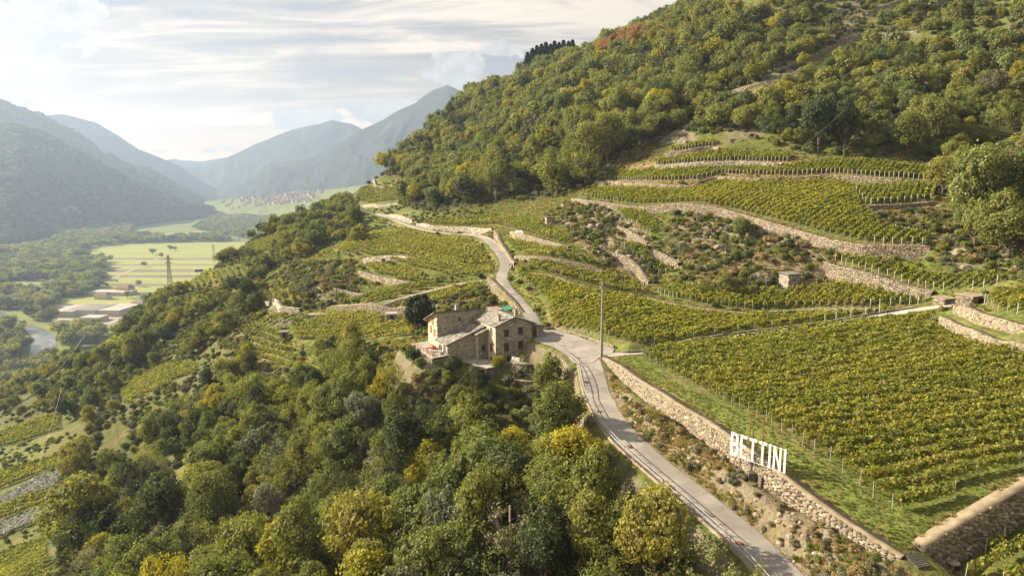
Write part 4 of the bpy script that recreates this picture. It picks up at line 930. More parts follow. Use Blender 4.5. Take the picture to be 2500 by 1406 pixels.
Wd_, Ld_, EV, RG = 8.85, 11.5, 8.5, 10.1
mb = MB(); mb.prism([(0, 0), (Wd_, 0), (Wd_, Ld_), (0, Ld_)], -1.0, EV); mb.add([(0, 0, EV), (Wd_, 0, EV), (Wd_ / 2, 0, RG), (0, Ld_, EV), (Wd_, Ld_, EV), (Wd_ / 2, Ld_, RG)], [(0, 1, 2), (4, 3, 5)])
mb.build('wall', M['pale_mortar'], A)
wins = [(1.85, 6.05), (5.15, 6.2), (1.9, 2.95), (5.1, 3.05)]
op = [(2.5 - .6, 2.5 + .6, 6.0, 7.5), (5.9 - .6, 5.9 + .6, 6.2, 7.7), (2.5 - .6, 2.5 + .6, 2.9, 4.5), (5.9 - .6, 5.9 + .6, 3.0, 4.6), (2.6, 4.0, -1, 1.6)]
stone_face(A, 0, 0, Wd_, 0, -.6, lambda t: EV + (RG - EV) * (1 - abs(2 * t - 1)), M['grey_stone'], op, .42, .19, 1, (.03, .10))
for s, z, hh in ((2.5, 6.05, 1.4), (5.9, 6.25, 1.4), (2.5, 2.95, 1.5), (5.9, 3.05, 1.5)): window_on(A, 0, 0, Wd_, 0, s, z, 1.0, hh, True)
window_on(A, 0, 0, Wd_, 0, 4.42, 8.9, .35, .45, False, bars=False)
d = window_on(A, 0, 0, Wd_, 0, 3.3, -.3, 1.2, 1.7, False, bars=False, name='door')
opl = [(11.5 - 3.4, 11.5 - 2.4, 5.8, 7.4), (Ld_ - 9.2, Ld_ - 8.3, 5.6, 7), (Ld_ - 5.6, Ld_ - 4.4, 2.4, 4.2), (Ld_ - 2.2, Ld_ - 1.4, 2.3, 3.9)]
stone_face(A, 0, Ld_, 0, 0, -.6, lambda t: EV, M['house_stone'], [(Ld_ - 2.3 - .5, Ld_ - 2.3 + .5, 2.5, 4.2), (Ld_ - 2.3 - .5, Ld_ - 2.3 + .5, 6.0, 7.6), (Ld_ - 6.8 - .5, Ld_ - 6.8 + .5, 5.9, 7.5), (Ld_ - 9.7 - .5, Ld_ - 9.7 + .5, 5.9, 7.5)], .4, .18, 2, (.02, .06))
for s, z, hh in ((Ld_ - 2.3, 6.2, 1.3), (Ld_ - 2.3, 2.6, 1.5), (Ld_ - 2.3, -.3, 1.4), (Ld_ - 8.6, 6.0, 1.4), (Ld_ - 9.7, 2.3, 1.3)): window_on(A, 0, Ld_, 0, 0, s, z, .8, hh, True, shutcol='wood')
stone_face(A, Wd_, 0, Wd_, Ld_, 3, lambda t: EV, M['grey_stone'], [], .5, .22, 3)
ov = .55; sl_ = (RG - EV) / (Wd_ / 2)
e0 = EV - ov * sl_ + .12
slate_roof(A, [(-ov, Ld_ + .4, e0), (-ov, -.45, e0), (Wd_ / 2, -.45, RG + .12), (Wd_ / 2, Ld_ + .4, RG + .12)], seed=1)
slate_roof(A, [(Wd_ + ov, -.45, e0), (Wd_ + ov, Ld_ + .4, e0), (Wd_ / 2 + .01, Ld_ + .4, RG + .12), (Wd_ / 2 + .01, -.45, RG + .12)], seed=2)
mb = MB(); mb.tube([(-ov, -.40, e0 - .14), (Wd_ / 2, -.40, RG - .02), (Wd_ + ov, -.40, e0 - .14)], .09, 4); mb.build('verge_board', M['iron'], A)
mb = MB(); mb.tube([(-.12, -.14, EV - .1), (-.12, -.14, -.3)], .05, 6); mb.build('drainpipe', M['iron'], A); mb = MB(); mb.tube([(Wd_ + .1, -.14, EV - .1), (Wd_ + .1, -.14, 4.4)], .05, 6); mb.build('drainpipe', M['iron'], A)
def chimney(root, x, y, z0, z1, s=.36, cap=True):
    mb = MB(); mb.box(x - s, x + s, y - s, y + s, z0, z1, 0, None, .5); mb.box(x - s - .12, x + s + .12, y - s - .12, y + s + .12, z1 + .22, z1 + .32, 1, None, .5)
    for a in (-1, 1):
        for b in (-1, 1): mb.box(x + a * s * .75 - .07, x + a * s * .75 + .07, y + b * s * .75 - .07, y + b * s * .75 + .07, z1, z1 + .22, 0, None, .4)
    return mb.build('chimney', [M['grey_stone'], M['slate']], root)
chimney(A, 1.6, 1.8, 8.9, 10.3, .3); chimney(A, 7.6, 5.5, 9.0, 10.5, .34)
B = hroot('stone_house', 'dark stone wing behind the farmhouse, with orange shutters on its left side', 'house')
bu0, bu1, bv0, bv1 = -8.9, 2.0, 12.0, 18.0; bt0, bt1 = 10.1, 7.7
mb = MB(); mb.prism([(bu0, bv0), (bu1, bv0), (bu1, bv1), (bu0, bv1)], -1, [bt0, bt0, bt1, bt1]); mb.build('wall', M['pale_mortar'], B)
stone_face(B, bu0, bv0, bu1, bv0, 2.0, lambda t: bt0, M['grey_stone'], [], .42, .2, 5, (.02, .07))
stone_face(B, bu0, bv1, bu0, bv0, 0.5, lambda t: bt1 + (bt0 - bt1) * t, M['house_stone'], [], .4, .18, 6, (.01, .04))
for s, z in ((2.0, 5.0), (4.3, 4.6), (3.2, 7.2)): window_on(B, bu0, bv1, bu0, bv0, s, z, .8, 1.3, True, bars=False, shutcol='orange_wood')
window_on(B, bu0, bv0, bu1, bv0, 5.4, 7.9, .5, .6, False, bars=False)
slate_roof(B, [(bu1 + .3, bv1 + .9, bt1 - .25), (bu0 - .9, bv1 + .9, bt1 - .25), (bu0 - .9, bv0 - .5, bt0 + .35), (bu1 + .3, bv0 - .5, bt0 + .35)], seed=4)
mb = MB()
for k in range(22): mb.box(bu0 + .2 + k * .5, bu0 + .32 + k * .5, bv0 - .45, bv0, bt0 + .0, bt0 + .14)
mb.tube([(bu0 - .9, bv0 - .5, bt0 + .2), (bu1, bv0 - .5, bt0 + .2)], .07, 4); mb.build('rafters', M['iron'], B)
mb = MB(); mb.box(bu0 - .85, bu0, bv0 + 1.2, bv0 + 1.4, bt0 - .75, bt0 - .5); mb.build('bracket', M['orange_wood'], B); mb = MB(); mb.box(bu0 - .85, bu0, bv1 - .6, bv1 - .4, bt1 - .35, bt1 - .1); mb.build('bracket', M['orange_wood'], B)
chimney(B, -3.6, 13.2, 9.7, 11.2, .38)
mb = MB(); mb.tube([(-8.6, 12.8, 10.0), (-8.6, 12.8, 11.6)], .035, 5)
for k in range(7):
    a = -.35 + .7 * k / 6
c_ = []; rr = .38
for ring in range(4):
    for k in range(10): c_.append((-8.6 - .1 + math.cos(2 * math.pi * k / 10) * rr * ring / 3, 12.6 - (1 - (ring / 3) ** 2) * -.12, 11.7 + math.sin(2 * math.pi * k / 10) * rr * ring / 3))
mb.add(c_, [(r * 10 + k, r * 10 + (k + 1) % 10, (r + 1) * 10 + (k + 1) % 10, (r + 1) * 10 + k) for r in range(3) for k in range(10)], 0)
o = mb.build('satellite_dish', M['white_paint']); o.location = B.location; o.rotation_euler = B.rotation_euler; tag(o, 'white satellite dish on the left corner of the dark stone wing', 'satellite dish')
Cc = hroot('stone_annex', 'low stone annex with a long grey lean-to roof in front of the dark wing', 'house')
cu0, cu1, cv0, cv1 = -8.9, -.02, 5.5, 11.97; cl, ch = 4.35, 7.5
mb = MB(); mb.prism([(cu0, cv0), (cu1, cv0), (cu1, cv1), (cu0, cv1)], -1, [cl - .1, ch - .1, ch - .1, cl - .1]); mb.build('wall', M['pale_mortar'], Cc)
stone_face(Cc, cu0, cv0, cu1 - .1, cv0, -.4, lambda t: cl - .1 + (ch - cl) * t, M['grey_stone'], [], .4, .18, 8, (.02, .07))
stone_face(Cc, cu0, cv1, cu0, cv0, -.4, lambda t: cl - .1, M['house_stone'], [(1.0, 6.0, .9, 3.3)], .4, .18, 9, (.01, .04))
for s in (1.5, 3.0, 4.5): window_on(Cc, cu0, cv1, cu0, cv0, s, 1.0, .75, 2.1, False, frame='s', bars=False)
slate_roof(Cc, [(cu0 - .6, cv1, cl - .12), (cu0 - .6, cv0 - .5, cl - .12), (cu1, cv0 - .5, ch + .08), (cu1, cv1, ch + .08)], seed=6, tl=.5)
mb = MB(); mb.tube([(cu0 - .62, cv0 - .4, cl - .25), (cu0 - .62, cv1, cl - .25)], .09, 6); mb.tube([(cu0 - .6, cv0 - .55, cl - .2), (cu1, cv0 - .55, ch)], .05, 4); mb.build('gutter', M['iron'], Cc)
mb = MB(); mb.tube([(-3.5, 6.5, 6.0), (-3.5, 6.5, 7.6)], .03, 5); mb.tube([(-3.8, 6.5, 7.5), (-3.2, 6.5, 7.5)], .025, 4); mb.tube([(-3.7, 6.5, 7.25), (-3.3, 6.5, 7.25)], .025, 4)
o = mb.build('aerial', M['galvanised']); o.location = Cc.location; o.rotation_euler = Cc.rotation_euler; tag(o, 'thin metal aerial mast on the lean-to roof of the annex', 'aerial')
Dd = hroot('bay', 'small projecting stone bay with its own slate roof on the left side of the farmhouse', 'house bay')
mb = MB(); mb.prism([(-2.4, 4.0), (-.02, 4.0), (-.02, 7.8), (-2.4, 7.8)], -1, [6.15, 7.0, 7.0, 6.15]); mb.build('wall', M['pale_mortar'], Dd)
stone_face(Dd, -2.4, 4.0, -.05, 4.0, -.4, lambda t: 6.1 + .8 * t, M['warm_stone'], [], .4, .18, 11, (.02, .05)); stone_face(Dd, -2.4, 7.8, -2.4, 4.0, -.4, lambda t: 6.1, M['house_stone'], [], .4, .18, 12, (.02, .05))
window_on(Dd, -2.4, 4.0, -.02, 4.0, 1.2, 2.2, .7, 1.3, False, bars=False)
slate_roof(Dd, [(-3.1, 8.2, 6.1), (-3.1, 3.5, 6.1), (-.02, 3.5, 7.2), (-.02, 8.2, 7.2)], seed=8)
E = hroot('stone_shed', 'small stone lean-to with a dark door between farmhouse and yard', 'shed', 8.9, 0, PLZ)
mb = MB(); mb.prism([(0, .4), (2.9, .4), (2.9, 4.4), (0, 4.4)], -.6, [2.5, 2.1, 2.1, 2.5]); mb.build('wall', M['mortar'], E)
stone_face(E, 0, .4, 2.9, .4, 0, lambda t: 2.5 - .4 * t, M['grey_stone'], [(.25, 1.35, -1, 2.1)], .38, .17, 14)
d = window_on(E, 0, .4, 2.9, .4, .75, 0.02, .8, 1.95, True, bars=False, name='door')
slate_roof(E, [(3.4, -.1, 2.15), (3.4, 4.9, 2.15), (-.05, 4.9, 2.75), (-.05, -.1, 2.75)], seed=10, mat='slate')
mb = MB(); mb.box(1.25, 1.5, .12, .2, 0, 2.0); mb.build('open_shutter', M['post_white'], E)
o = hroot('awning', 'green corrugated awning with a tiled strip behind the farmhouse roof', 'awning', 8.9, 9, PLZ)
mb = MB(); mb.prism([(-1.0, 3), (1.6, 3), (1.6, 6.5), (-1.0, 6.5)], [3.6, 4.3, 4.3, 3.6], [3.7, 4.4, 4.4, 3.7]); mb.build('sheet', M['green_sheet'], o)
mb = MB()
for k in range(8): mb.tube([(-4.0 + k * .4, 3.6, 4.0), (-4.0 + k * .4, 6.5, 4.3)], .16, 6)
mb.build('tiles', M['tile_roof'], o)
for a, b in ((-.9, 3.1), (1.5, 3.1), (1.5, 6.4), (-3.9, 3.7)): mb = MB(); mb.tube([(a, b, -.3), (a, b, 3.8)], .06, 5); mb.build('post', M['wood'], o)

# terraces round the house
def stone_terrace(poly, ztop, zbot, label, seed, mat='warm_stone', top='concrete', cat='terrace', sw=.45, sh=.24):
    """poly in house frame, closed, counter-clockwise; stones on every side"""
    r = hroot('terrace', label, cat, 0, 0, zbot); H = ztop - zbot
    mb = MB(); mb.prism(poly, -1.5, H, 0, .5); mb.build('terrace_core', M['mortar'], r)
    mb = MB(); cx = sum(p[0] for p in poly) / len(poly); cy = sum(p[1] for p in poly) / len(poly)
    mb.prism([(cx + (p[0] - cx) * 1.015, cy + (p[1] - cy) * 1.015) for p in poly], H, H + .12, 0, .5); mb.build('paving', M[top], r)
    for i in range(len(poly)):
        a, b = poly[i], poly[(i + 1) % len(poly)]
        stone_face(r, a[0], a[1], b[0], b[1], -1.0, lambda t: H, M[mat], [], sw, sh, seed + i, (.03, .12))
    return r
stone_terrace([(-13.3, 3.4), (-8.95, 4.4), (-8.95, 18.5), (-13.2, 18.0)], H0 + 2.1, H0 - 2.5, 'raised stone terrace with wooden railing on the left side of the farmhouse', 60)
stone_terrace([(-3.8, -3.2), (3.0, -1.6), (3.0, -.05), (-.05, -.05), (-.05, 5.2), (-6, 5.2)], H0 + .35, H0 - 2.6, 'narrow stone paved ledge at the foot of the farmhouse wall', 80)
def arc(cx, cy, r, a0, a1, n): return [(cx + r * math.cos(R(a0 + (a1 - a0) * k / n)), cy + r * math.sin(R(a0 + (a1 - a0) * k / n))) for k in range(n + 1)]
stone_terrace(arc(6.2, -3.0, 4.3, 185, 355, 9) + [(10.5, -1.0), (3.2, -.3)], H0 + 1.1, H0 - 3.6, 'rounded dark stone bastion below the farmhouse carrying the garden stairs', 100, 'grey_stone', 'coping')
stone_terrace(arc(4.8, -6.0, 3.4, 180, 360, 9) + [(8.0, -3.5), (1.6, -3.5)], H0 - 1.9, H0 - 7.0, 'lower rounded stone bastion among the trees under the farmhouse', 120, 'grey_stone', 'coping')
# stairs with railing on the bastion up to the yard
st_ = hroot('garden_stairs', 'stone garden stairs rising from the bastion to the yard beside the farmhouse', 'stairs', 0, 0, H0 + 1.2)
for k in range(12):
    mb = MB(); mb.box(4.2 + k * .55, 4.85 + k * .55, -5.0 + k * .05, -3.7 + k * .05, -2.0, .0 + k * .33, 0, None, .5); mb.build('step', M['grey_stone'], st_)
def railing(label, pts3, posts, rails=2, ph=1.0, mat='galvanised', pr=.035, rr=.025, cat='railing', group=None, mesh=False):
    """posts one object each, rails one object each"""
    P_ = resample(np.array(pts3, float), posts); root = empty('railing', tuple(P_[0])); tag(root, label, cat, group); org = Vector(P_[0])
    pm = MB(); pm.tube([(0, 0, -.2), (0, 0, ph)], pr, 6); pme = pm.mesh('post'); pme.materials.append(M[mat])
    for p_ in P_:
        o = link('post', pme, root); o.location = Vector(p_) - org
    Qp = [Vector(p_) - org for p_ in P_]
    for r_ in range(rails):
        z = ph * (1 - .45 * r_ / max(rails - 1, 1) * (1.0 if rails > 1 else 0)) if rails < 3 else ph * (1 - r_ * .3)
        mb = MB(); mb.tube([q + Vector((0, 0, z)) for q in Qp], rr, 5); mb.build('rail', M[mat], root)
    return root
def hp(u, v, z): x, y = uv(u, v); return (x, y, z)
railing('iron railing up the garden stairs in front of the farmhouse', [hp(3.9, -5.1, H0 + 1.2), hp(10.6, -4.6, H0 + 5.2)], 1.0, 3, 1.0, 'galvanised', .03, .02)
railing('short iron railing on the edge of the bastion beside the round clipped bush', [hp(2.4, -2.8, H0 + 1.2), hp(3.2, -5.6, H0 + 1.2), hp(6.4, -7.0, H0 + 1.2)], .8, 3, 1.0, 'galvanised', .025, .018)
railing('brown wooden railing along the outer edge of the left terrace', [hp(-9.2, 4.6, H0 + 2.2), hp(-13.1, 3.7, H0 + 2.2), hp(-13.0, 10, H0 + 2.2), hp(-13.0, 17.7, H0 + 2.2)], 1.9, 3, 1.0, 'wood', .06, .05)
railing('wooden fence on the far side of the left terrace, under the dark conifer', [hp(-13.0, 17.8, H0 + 2.2), hp(-10, 18.3, H0 + 2.2)], 1.9, 2, 1.1, 'wood', .06, .05)
# things on the terrace
def small(name, label, cat, u, v, z, build, mat, rot=0.0, group=None):
    mb = MB(); build(mb); o = mb.build(name, mat); x, y = uv(u, v); o.location = (x, y, z); o.rotation_euler = (0, 0, hz + rot); tag(o, label, cat, group); return o
TZ = H0 + 2.22
def sofa(mb): mb.box(-.9, .9, -.45, .45, .1, .45); mb.box(-.9, .9, .25, .45, .45, 1.0); mb.box(-.95, -.75, -.45, .45, .45, .7); mb.box(.75, .95, -.45, .45, .45, .7)
small('bench', 'orange wooden bench on the left terrace by the house wall', 'bench', -10.2, 11.5, TZ, sofa, M['orange_wood'], R(90))
def table(mb):
    mb.box(-.7, .7, -.45, .45, .70, .76)
    for a in (-.6, .6):
        for b in (-.35, .35): mb.box(a - .03, a + .03, b - .03, b + .03, 0, .7)
small('garden_table', 'small dark garden table on the left terrace', 'table', -11.8, 9.3, TZ, table, M['iron'])
def tank(mb): mb.tube([(0, 0, 0), (0, 0, 1.9), (0, 0, 2.05)], .32, 12, r2=.30)
small('boiler_tank', 'upright white cylinder tank against the annex wall on the terrace', 'tank', -9.6, 6.2, TZ, tank, M['white_paint'])
def towel(mb):
    vs = [(x * .12, .03 * math.sin(x * 1.3), z) for z in (0, .35, .7) for x in range(6)]; mb.add(vs, [(r * 6 + k, r * 6 + k + 1, r * 6 + k + 7, r * 6 + k + 6) for r in range(2) for k in range(5)])
small('towel', 'red towel hung over the wooden terrace railing', 'towel', -13.1, 6.5, TZ + .3, towel, M['cloth_red'], R(100))
def pot(mb): mb.tube([(0, 0, 0), (0, 0, .5), (0, 0, .55)], .22, 10, r2=.32)
small('flower_pot', 'dark flower pot at the corner of the left terrace', 'pot', -10.4, 5.1, TZ, pot, M['iron'])

# ------------------------------------------------------------------ guard rail of the lower road, manholes, pole
P_ = resample(RP['road'], 1.0); P_ = P_[P_[:, 1] < PLXY[9][1] - 1.0]; tg = np.gradient(P_[:, :2], axis=0); tg /= np.linalg.norm(tg, axis=1)[:, None]; nr = np.stack([-tg[:, 1], tg[:, 0]], 1)
if nr[10, 0] > 0: nr = -nr
rail_pts = np.c_[P_[:, :2] + nr * 2.35, P_[:, 2] + .05]
rr_ = [tuple(p_) for p_ in rail_pts] + [(PLXY[9][0] - .2, PLXY[9][1] + .5, PLZ + .05), (PLXY[10][0] - .3, PLXY[10][1] - .5, PLZ + .05), (PLXY[11][0], PLXY[11][1] - .5, PLZ + .05)]
railing('long galvanised two-rail guard rail along the left edge of the sloping road', smooth_line(np.array(rr_), 1.0, 4), 2.4, 2, 1.1, 'galvanised', .06, .05)
mb = MB(); Q = rail_pts; n = len(Q)
V = np.concatenate([np.c_[Q[:, :2] - nr * .15, Q[:, 2] - .2], np.c_[Q[:, :2] - nr * .15, Q[:, 2] + .10], np.c_[Q[:, :2] + nr * .25, Q[:, 2] + .10], np.c_[Q[:, :2] + nr * .3, Q[:, 2] - 2.2]]); i = np.arange(n - 1)
F = np.concatenate([np.stack([i + q * n, i + 1 + q * n, i + 1 + (q + 1) * n, i + (q + 1) * n], 1) for q in range(3)])
tag(link('road_edge_beam', np_mesh('road_edge_beam', V, F, tint=np.full(len(V), .3)), None, [M['coping']]), kind='structure')
mh = MB(); mh.tube([(0, 0, 0), (0, 0, .03)], .42, 18, 0); mh.add([(math.cos(a) * .36, math.sin(a) * .36, .032) for a in [2 * math.pi * k / 18 for k in range(18)]], [tuple(range(18))], 0, .2)
mhm = mh.mesh('manhole_cover'); mhm.materials.append(M['rust'])
for i, (px, py, lb) in enumerate([(1805, 1328, 'rusty round manhole cover in the road at the bottom of the picture'), (1637, 1193, 'rusty round manhole cover near the lower guard rail bend'), (1536, 1092, 'rusty round manhole cover in mid road beside the dry slope'),
                                  (1463, 1006, 'rusty round manhole cover beside the big tree at the guard rail'), (1429, 933, 'rusty round manhole cover where the road leaves the yard'), (1413, 876, 'rusty round manhole cover in the paved yard'), (1990, 802, 'small rusty manhole cover in the straight ramp road')]):
    q = cast(px, py)[0]; o = link('manhole_cover', mhm); o.location = (q[0], q[1], q[2] + .12)
    rp = RP['ramp'] if i == 6 else RP['road']; dd = polydist(np.array([q[0]]), np.array([q[1]]), rp[:, :3]); o.location.z = (float(dd[3][0]) if i != 5 else PLZ) + .085
    tag(o, lb, 'manhole cover', 'manhole covers in the roads')
q = cast(1468, 876)[0]
pole = empty('utility_pole', (q[0], q[1], q[2])); tag(pole, 'tall grey concrete pole standing at the road edge by the yard', 'utility pole')
ph_ = 185 / FPX * (q[1] * math.cos(PITCH) - (q[2] - CAMZ) * math.sin(PITCH)) * 1.02
mb = MB(); mb.tube([(0, 0, -.5), (0, 0, ph_ * .5), (0, 0, ph_)], .30, 12, r2=.17); mb.build('shaft', M['pole_concrete'], pole)
mb = MB(); mb.tube([(-.1, 0, ph_ - .1), (-.1, 0, ph_ + .35)], .06, 6); mb.tube([(-.5, 0, ph_ - 1.0), (.5, 0, ph_ - 1.0)], .04, 6); mb.build('bracket', M['iron'], pole)
for s in (-.45, .45):
    mb = MB(); mb.tube([(s, 0, ph_ - 1.0), (s, 0, ph_ - .75), (s, 0, ph_ - .7)], .07, 6); mb.build('insulator', M['white_paint'], pole)
PTOP = Vector((q[0], q[1], q[2] + ph_ - .8))

# ------------------------------------------------------------------ the big white letters
GL = {  # strokes as polygons on a unit-high letter
 'B': (.46, [[(0, 0), (.14, 0), (.14, 1), (0, 1)], [(.14, 0), (.34, 0), (.44, .05), (.50, .15), (.50, .36), (.45, .47), (.36, .40), (.36, .17), (.32, .12), (.14, .12)],
             [(.14, .44), (.32, .44), (.36, .40), (.45, .47), (.45, .53), (.36, .60), (.32, .56), (.14, .56)], [(.45, .53), (.48, .64), (.48, .85), (.42, .95), (.32, 1), (.14, 1), (.14, .88), (.31, .88), (.34, .83), (.34, .62), (.36, .60)]]),
 'E': (.40, [[(0, 0), (.12, 0), (.12, 1), (0, 1)], [(.12, 0), (.40, 0), (.40, .11), (.12, .11)], [(.12, .45), (.34, .45), (.34, .56), (.12, .56)], [(.12, .89), (.40, .89), (.40, 1), (.12, 1)]]),
 'T': (.44, [[(.16, 0), (.28, 0), (.28, .89), (.16, .89)], [(0, .89), (.44, .89), (.44, 1), (0, 1)]]),
 'I': (.12, [[(0, 0), (.12, 0), (.12, 1), (0, 1)]]),
 'N': (.46, [[(0, 0), (.11, 0), (.11, 1), (0, 1)], [(.35, 0), (.46, 0), (.46, 1), (.35, 1)], [(.11, 1), (.11, .72), (.35, 0), (.35, .28)]]),
}
def at_d(px, py, d):
    v = dirpx(px, py); k = d / v[1]; return Vector((v[0] * k, d, v[2] * k + CAMZ))
sa = cast(1803, 1155)[0]; sb = cast(1893, 1192)[0]
dA = sa[1] + .5; dB = sb[1] - .5
SA = at_d(1783, 1107, dA); SB = at_d(1917, 1155, dB - .6)
SAT = at_d(1784, 1053, dA); Hs = SAT.z - SA.z
up_ = Vector((0, 0, 1)); along = (SB - SA); Ls = along.length; adir = along.normalized()
sign = empty('letter_sign', (SA.x, SA.y, SA.z)); tag(sign, 'big white letters spelling BETTINI on dark posts above the road', 'sign')
word = 'BETTINI'; tot = sum(GL[c][0] for c in word); gap = (Ls / Hs - tot) / (len(word) - 1); gap = max(gap, .15); wsc = Ls / (Hs * (tot + gap * (len(word) - 1)))
x = 0; nside = adir.cross(up_).normalized()
for c in word:
    w, strokes = GL[c]; mb = MB()
    for k_, sp_ in enumerate(strokes):
        fr = [adir * ((x + px) * Hs * wsc) + up_ * (py * Hs) for px, py in sp_]; t = .05 + .0008 * k_
        vs = [v - nside * t for v in fr] + [v + nside * t for v in fr]; n = len(fr)
        mb.add(vs, [tuple(range(n)), tuple(range(2 * n - 1, n - 1, -1))] + [(i, n + i, n + (i + 1) % n, (i + 1) % n) for i in range(n)])
    mb.build('letter', M['white_paint'], sign); x += w + gap
mb = MB(); mb.tube([adir * 0 + up_ * Hs * .985 - nside * -.12, adir * Ls + up_ * Hs * .985 + nside * .12], .02, 5); mb.tube([up_ * .02 + nside * .12, adir * Ls + up_ * .02 + nside * .12], .02, 5); mb.build('support_wire', M['galvanised'], sign)
for px, pyt, pyb in [(1806, 1046, 1146), (1834, 1052, 1152), (1864, 1080, 1163), (1896, 1078, 1176)]:
    f = (px - 1783) / (1917 - 1783); d_ = dA + (dB - .6 - dA) * f + .18; base = at_d(px, pyb, d_); top = at_d(px, pyt, d_)
    mb = MB(); mb.tube([Vector((base.x, base.y, base.z - .1)) - sign.location, Vector((base.x, base.y, top.z)) - sign.location], .06, 6); mb.build('post', M['iron'], sign)
    mb = MB(); g_ = gz(base.x, base.y); bz = base.z - sign.location.z; s = .48
    mb.add([(base.x - sign.location.x + a * s * k, base.y - sign.location.y + b * s * k, z) for k, z in ((1.15, min(g_ - sign.location.z, bz - .6) - .5), (.8, bz)) for a, b in ((-1, -1), (1, -1), (1, 1), (-1, 1))],
           [(3, 2, 1, 0), (4, 5, 6, 7), (0, 1, 5, 4), (1, 2, 6, 5), (2, 3, 7, 6), (3, 0, 4, 7)], 0, .35); mb.build('footing', M['dark_concrete'], sign)
fr = empty('rusty_frame', tuple(at_d(1835, 1060, dA - .3))); tag(fr, 'rusty iron frame of two posts and a crossbar behind the white letters', 'frame')
t0 = at_d(1834, 1008, dA - .25); t1 = at_d(1866, 1018, dB + .1); b0 = Vector((t0.x, t0.y, t0.z - 3.2)); b1 = Vector((t1.x, t1.y, t1.z - 3.4)); ol = fr.location
mb = MB(); mb.tube([b0 - ol, t0 - ol], .05, 6); mb.build('upright', M['rust'], fr); mb = MB(); mb.tube([b1 - ol, t1 - ol], .05, 6); mb.build('upright', M['rust'], fr)
dv = (t1 - t0); mb = MB(); mb.tube([t0 - dv * .45 - ol, t1 + dv * .3 - ol], .035, 5); mb.build('crossbar', M['rust'], fr); mb = MB(); mb.tube([t0 - Vector((0, 0, 2.1)) - ol, t1 + dv * .4 - Vector((0, 0, 2.1)) - ol], .03, 5); mb.build('crossbar', M['rust'], fr)

# ------------------------------------------------------------------ huts
def hut(label, px, py, w, d, h, rot, roof='slate', stone='warm_stone', door=None, over=.25, name='stone_hut'):
    q = cast(px, py)[0]; r = empty(name, (q[0], q[1], q[2] - .1), R(rot)); tag(r, label, 'hut')
    mb = MB(); mb.prism([(-w / 2, -d / 2), (w / 2, -d / 2), (w / 2, d / 2), (-w / 2, d / 2)], -.8, [h, h, h + .2, h + .2]); mb.build('wall', M['mortar'], r)
    op = [(w / 2 + door - .45, w / 2 + door + .45, -1, 1.9)] if door is not None else []
    stone_face(r, -w / 2, -d / 2, w / 2, -d / 2, -.3, lambda t: h, M[stone], op, .42, .22, int(px), (.03, .09)); stone_face(r, -w / 2, d / 2, -w / 2, -d / 2, -.3, lambda t: h, M[stone], [], .42, .22, int(py), (.03, .09)); stone_face(r, w / 2, -d / 2, w / 2, d / 2, -.3, lambda t: h, M[stone], [], .42, .22, int(py) + 3, (.03, .09))
    if door is not None:
        mb = MB(); mb.box(door - .4, door + .4, -d / 2 - .05, -d / 2 + .02, 0, 1.85); mb.build('door', M['window_dark'], r)
    mb = MB(); mb.prism([(-w / 2 - over, -d / 2 - over), (w / 2 + over, -d / 2 - over), (w / 2 + over, d / 2 + over), (-w / 2 - over, d / 2 + over)], [h, h, h + .2, h + .2], [h + .16, h + .16, h + .36, h + .36], 0, .5); mb.build('roof', M[roof], r)
    BLOCK[(np.abs(XX - q[0]) < w / 2 + 1) & (np.abs(YY - q[1]) < d / 2 + 1)] = True
    return r
hut('small square stone shed with a flat roof among bushes on the middle slope', 1927, 697, 3.6, 3.2, 3.0, 20, 'slate', 'grey_stone')
hut('stone hut with an open doorway and flat slab roof at the right edge', 2366, 748, 3.6, 3.0, 2.2, 25, 'coping', 'warm_stone', .6)
hut('low roofless looking stone block hut at the end of the ramp road', 2306, 742, 3.4, 2.6, 1.3, 20, 'coping', 'warm_stone')
hut('pale concrete shelter with a dark doorway left of the dark conifer', 956, 784, 3.0, 2.4, 2.3, 10, 'concrete', 'grey_stone', .2, .1, 'concrete_shelter')
hut('tiny grey hut with a lean-to roof between the lower left vineyards', 694, 826, 2.2, 2.0, 2.3, 15, 'slate', 'grey_stone', .1)
hut('flat pale concrete slab hut over the lower left vine rows', 778, 772, 6.0, 2.5, .7, 8, 'coping', 'grey_stone', None, .2, 'water_tank')
hut('dark ruined stone corner near the forest at the end of the vine terrace', 1343, 548, 3.0, 2.5, 2.5, 10, 'mortar', 'grey_stone', None, 0.0)
hut('white roofed little house on the far left spur above the fields', 486, 662, 11, 8, 3.5, 25, 'sheet_roof', 'warm_stone', None, .7, 'hill_house')
# stairs cut in the walls
def steps(label, px0, py0, px1, py1, n, wid=1.0):
    a = cast(px0, py0)[0]; b = cast(px1, py1)[0]; r = empty('stone_steps', tuple(a)); tag(r, label, 'steps'); v = b - a; ang = math.atan2(v[1], v[0]); Lh = math.hypot(v[0], v[1]) / n
    for k in range(n):
        mb = MB(); mb.box(-Lh * .6, Lh * .6, -wid / 2, wid / 2, -.6, .08, 0, None, .05 + .2 * (k % 2)); o = mb.build('step', M['dark_concrete'], r); o.location = v * (k + .5) / n + np.array([0, 0, .1]); o.rotation_euler = (0, 0, ang)
steps('dark stone steps climbing diagonally through the great terrace wall', 2092, 628, 2042, 588, 12)
steps('stone steps in the corner of the wall by the road bend', 1246, 648, 1262, 634, 8)
steps('rough stone steps at the bottom corner between the two vineyard walls', 2256, 1386, 2218, 1352, 9, 1.4)
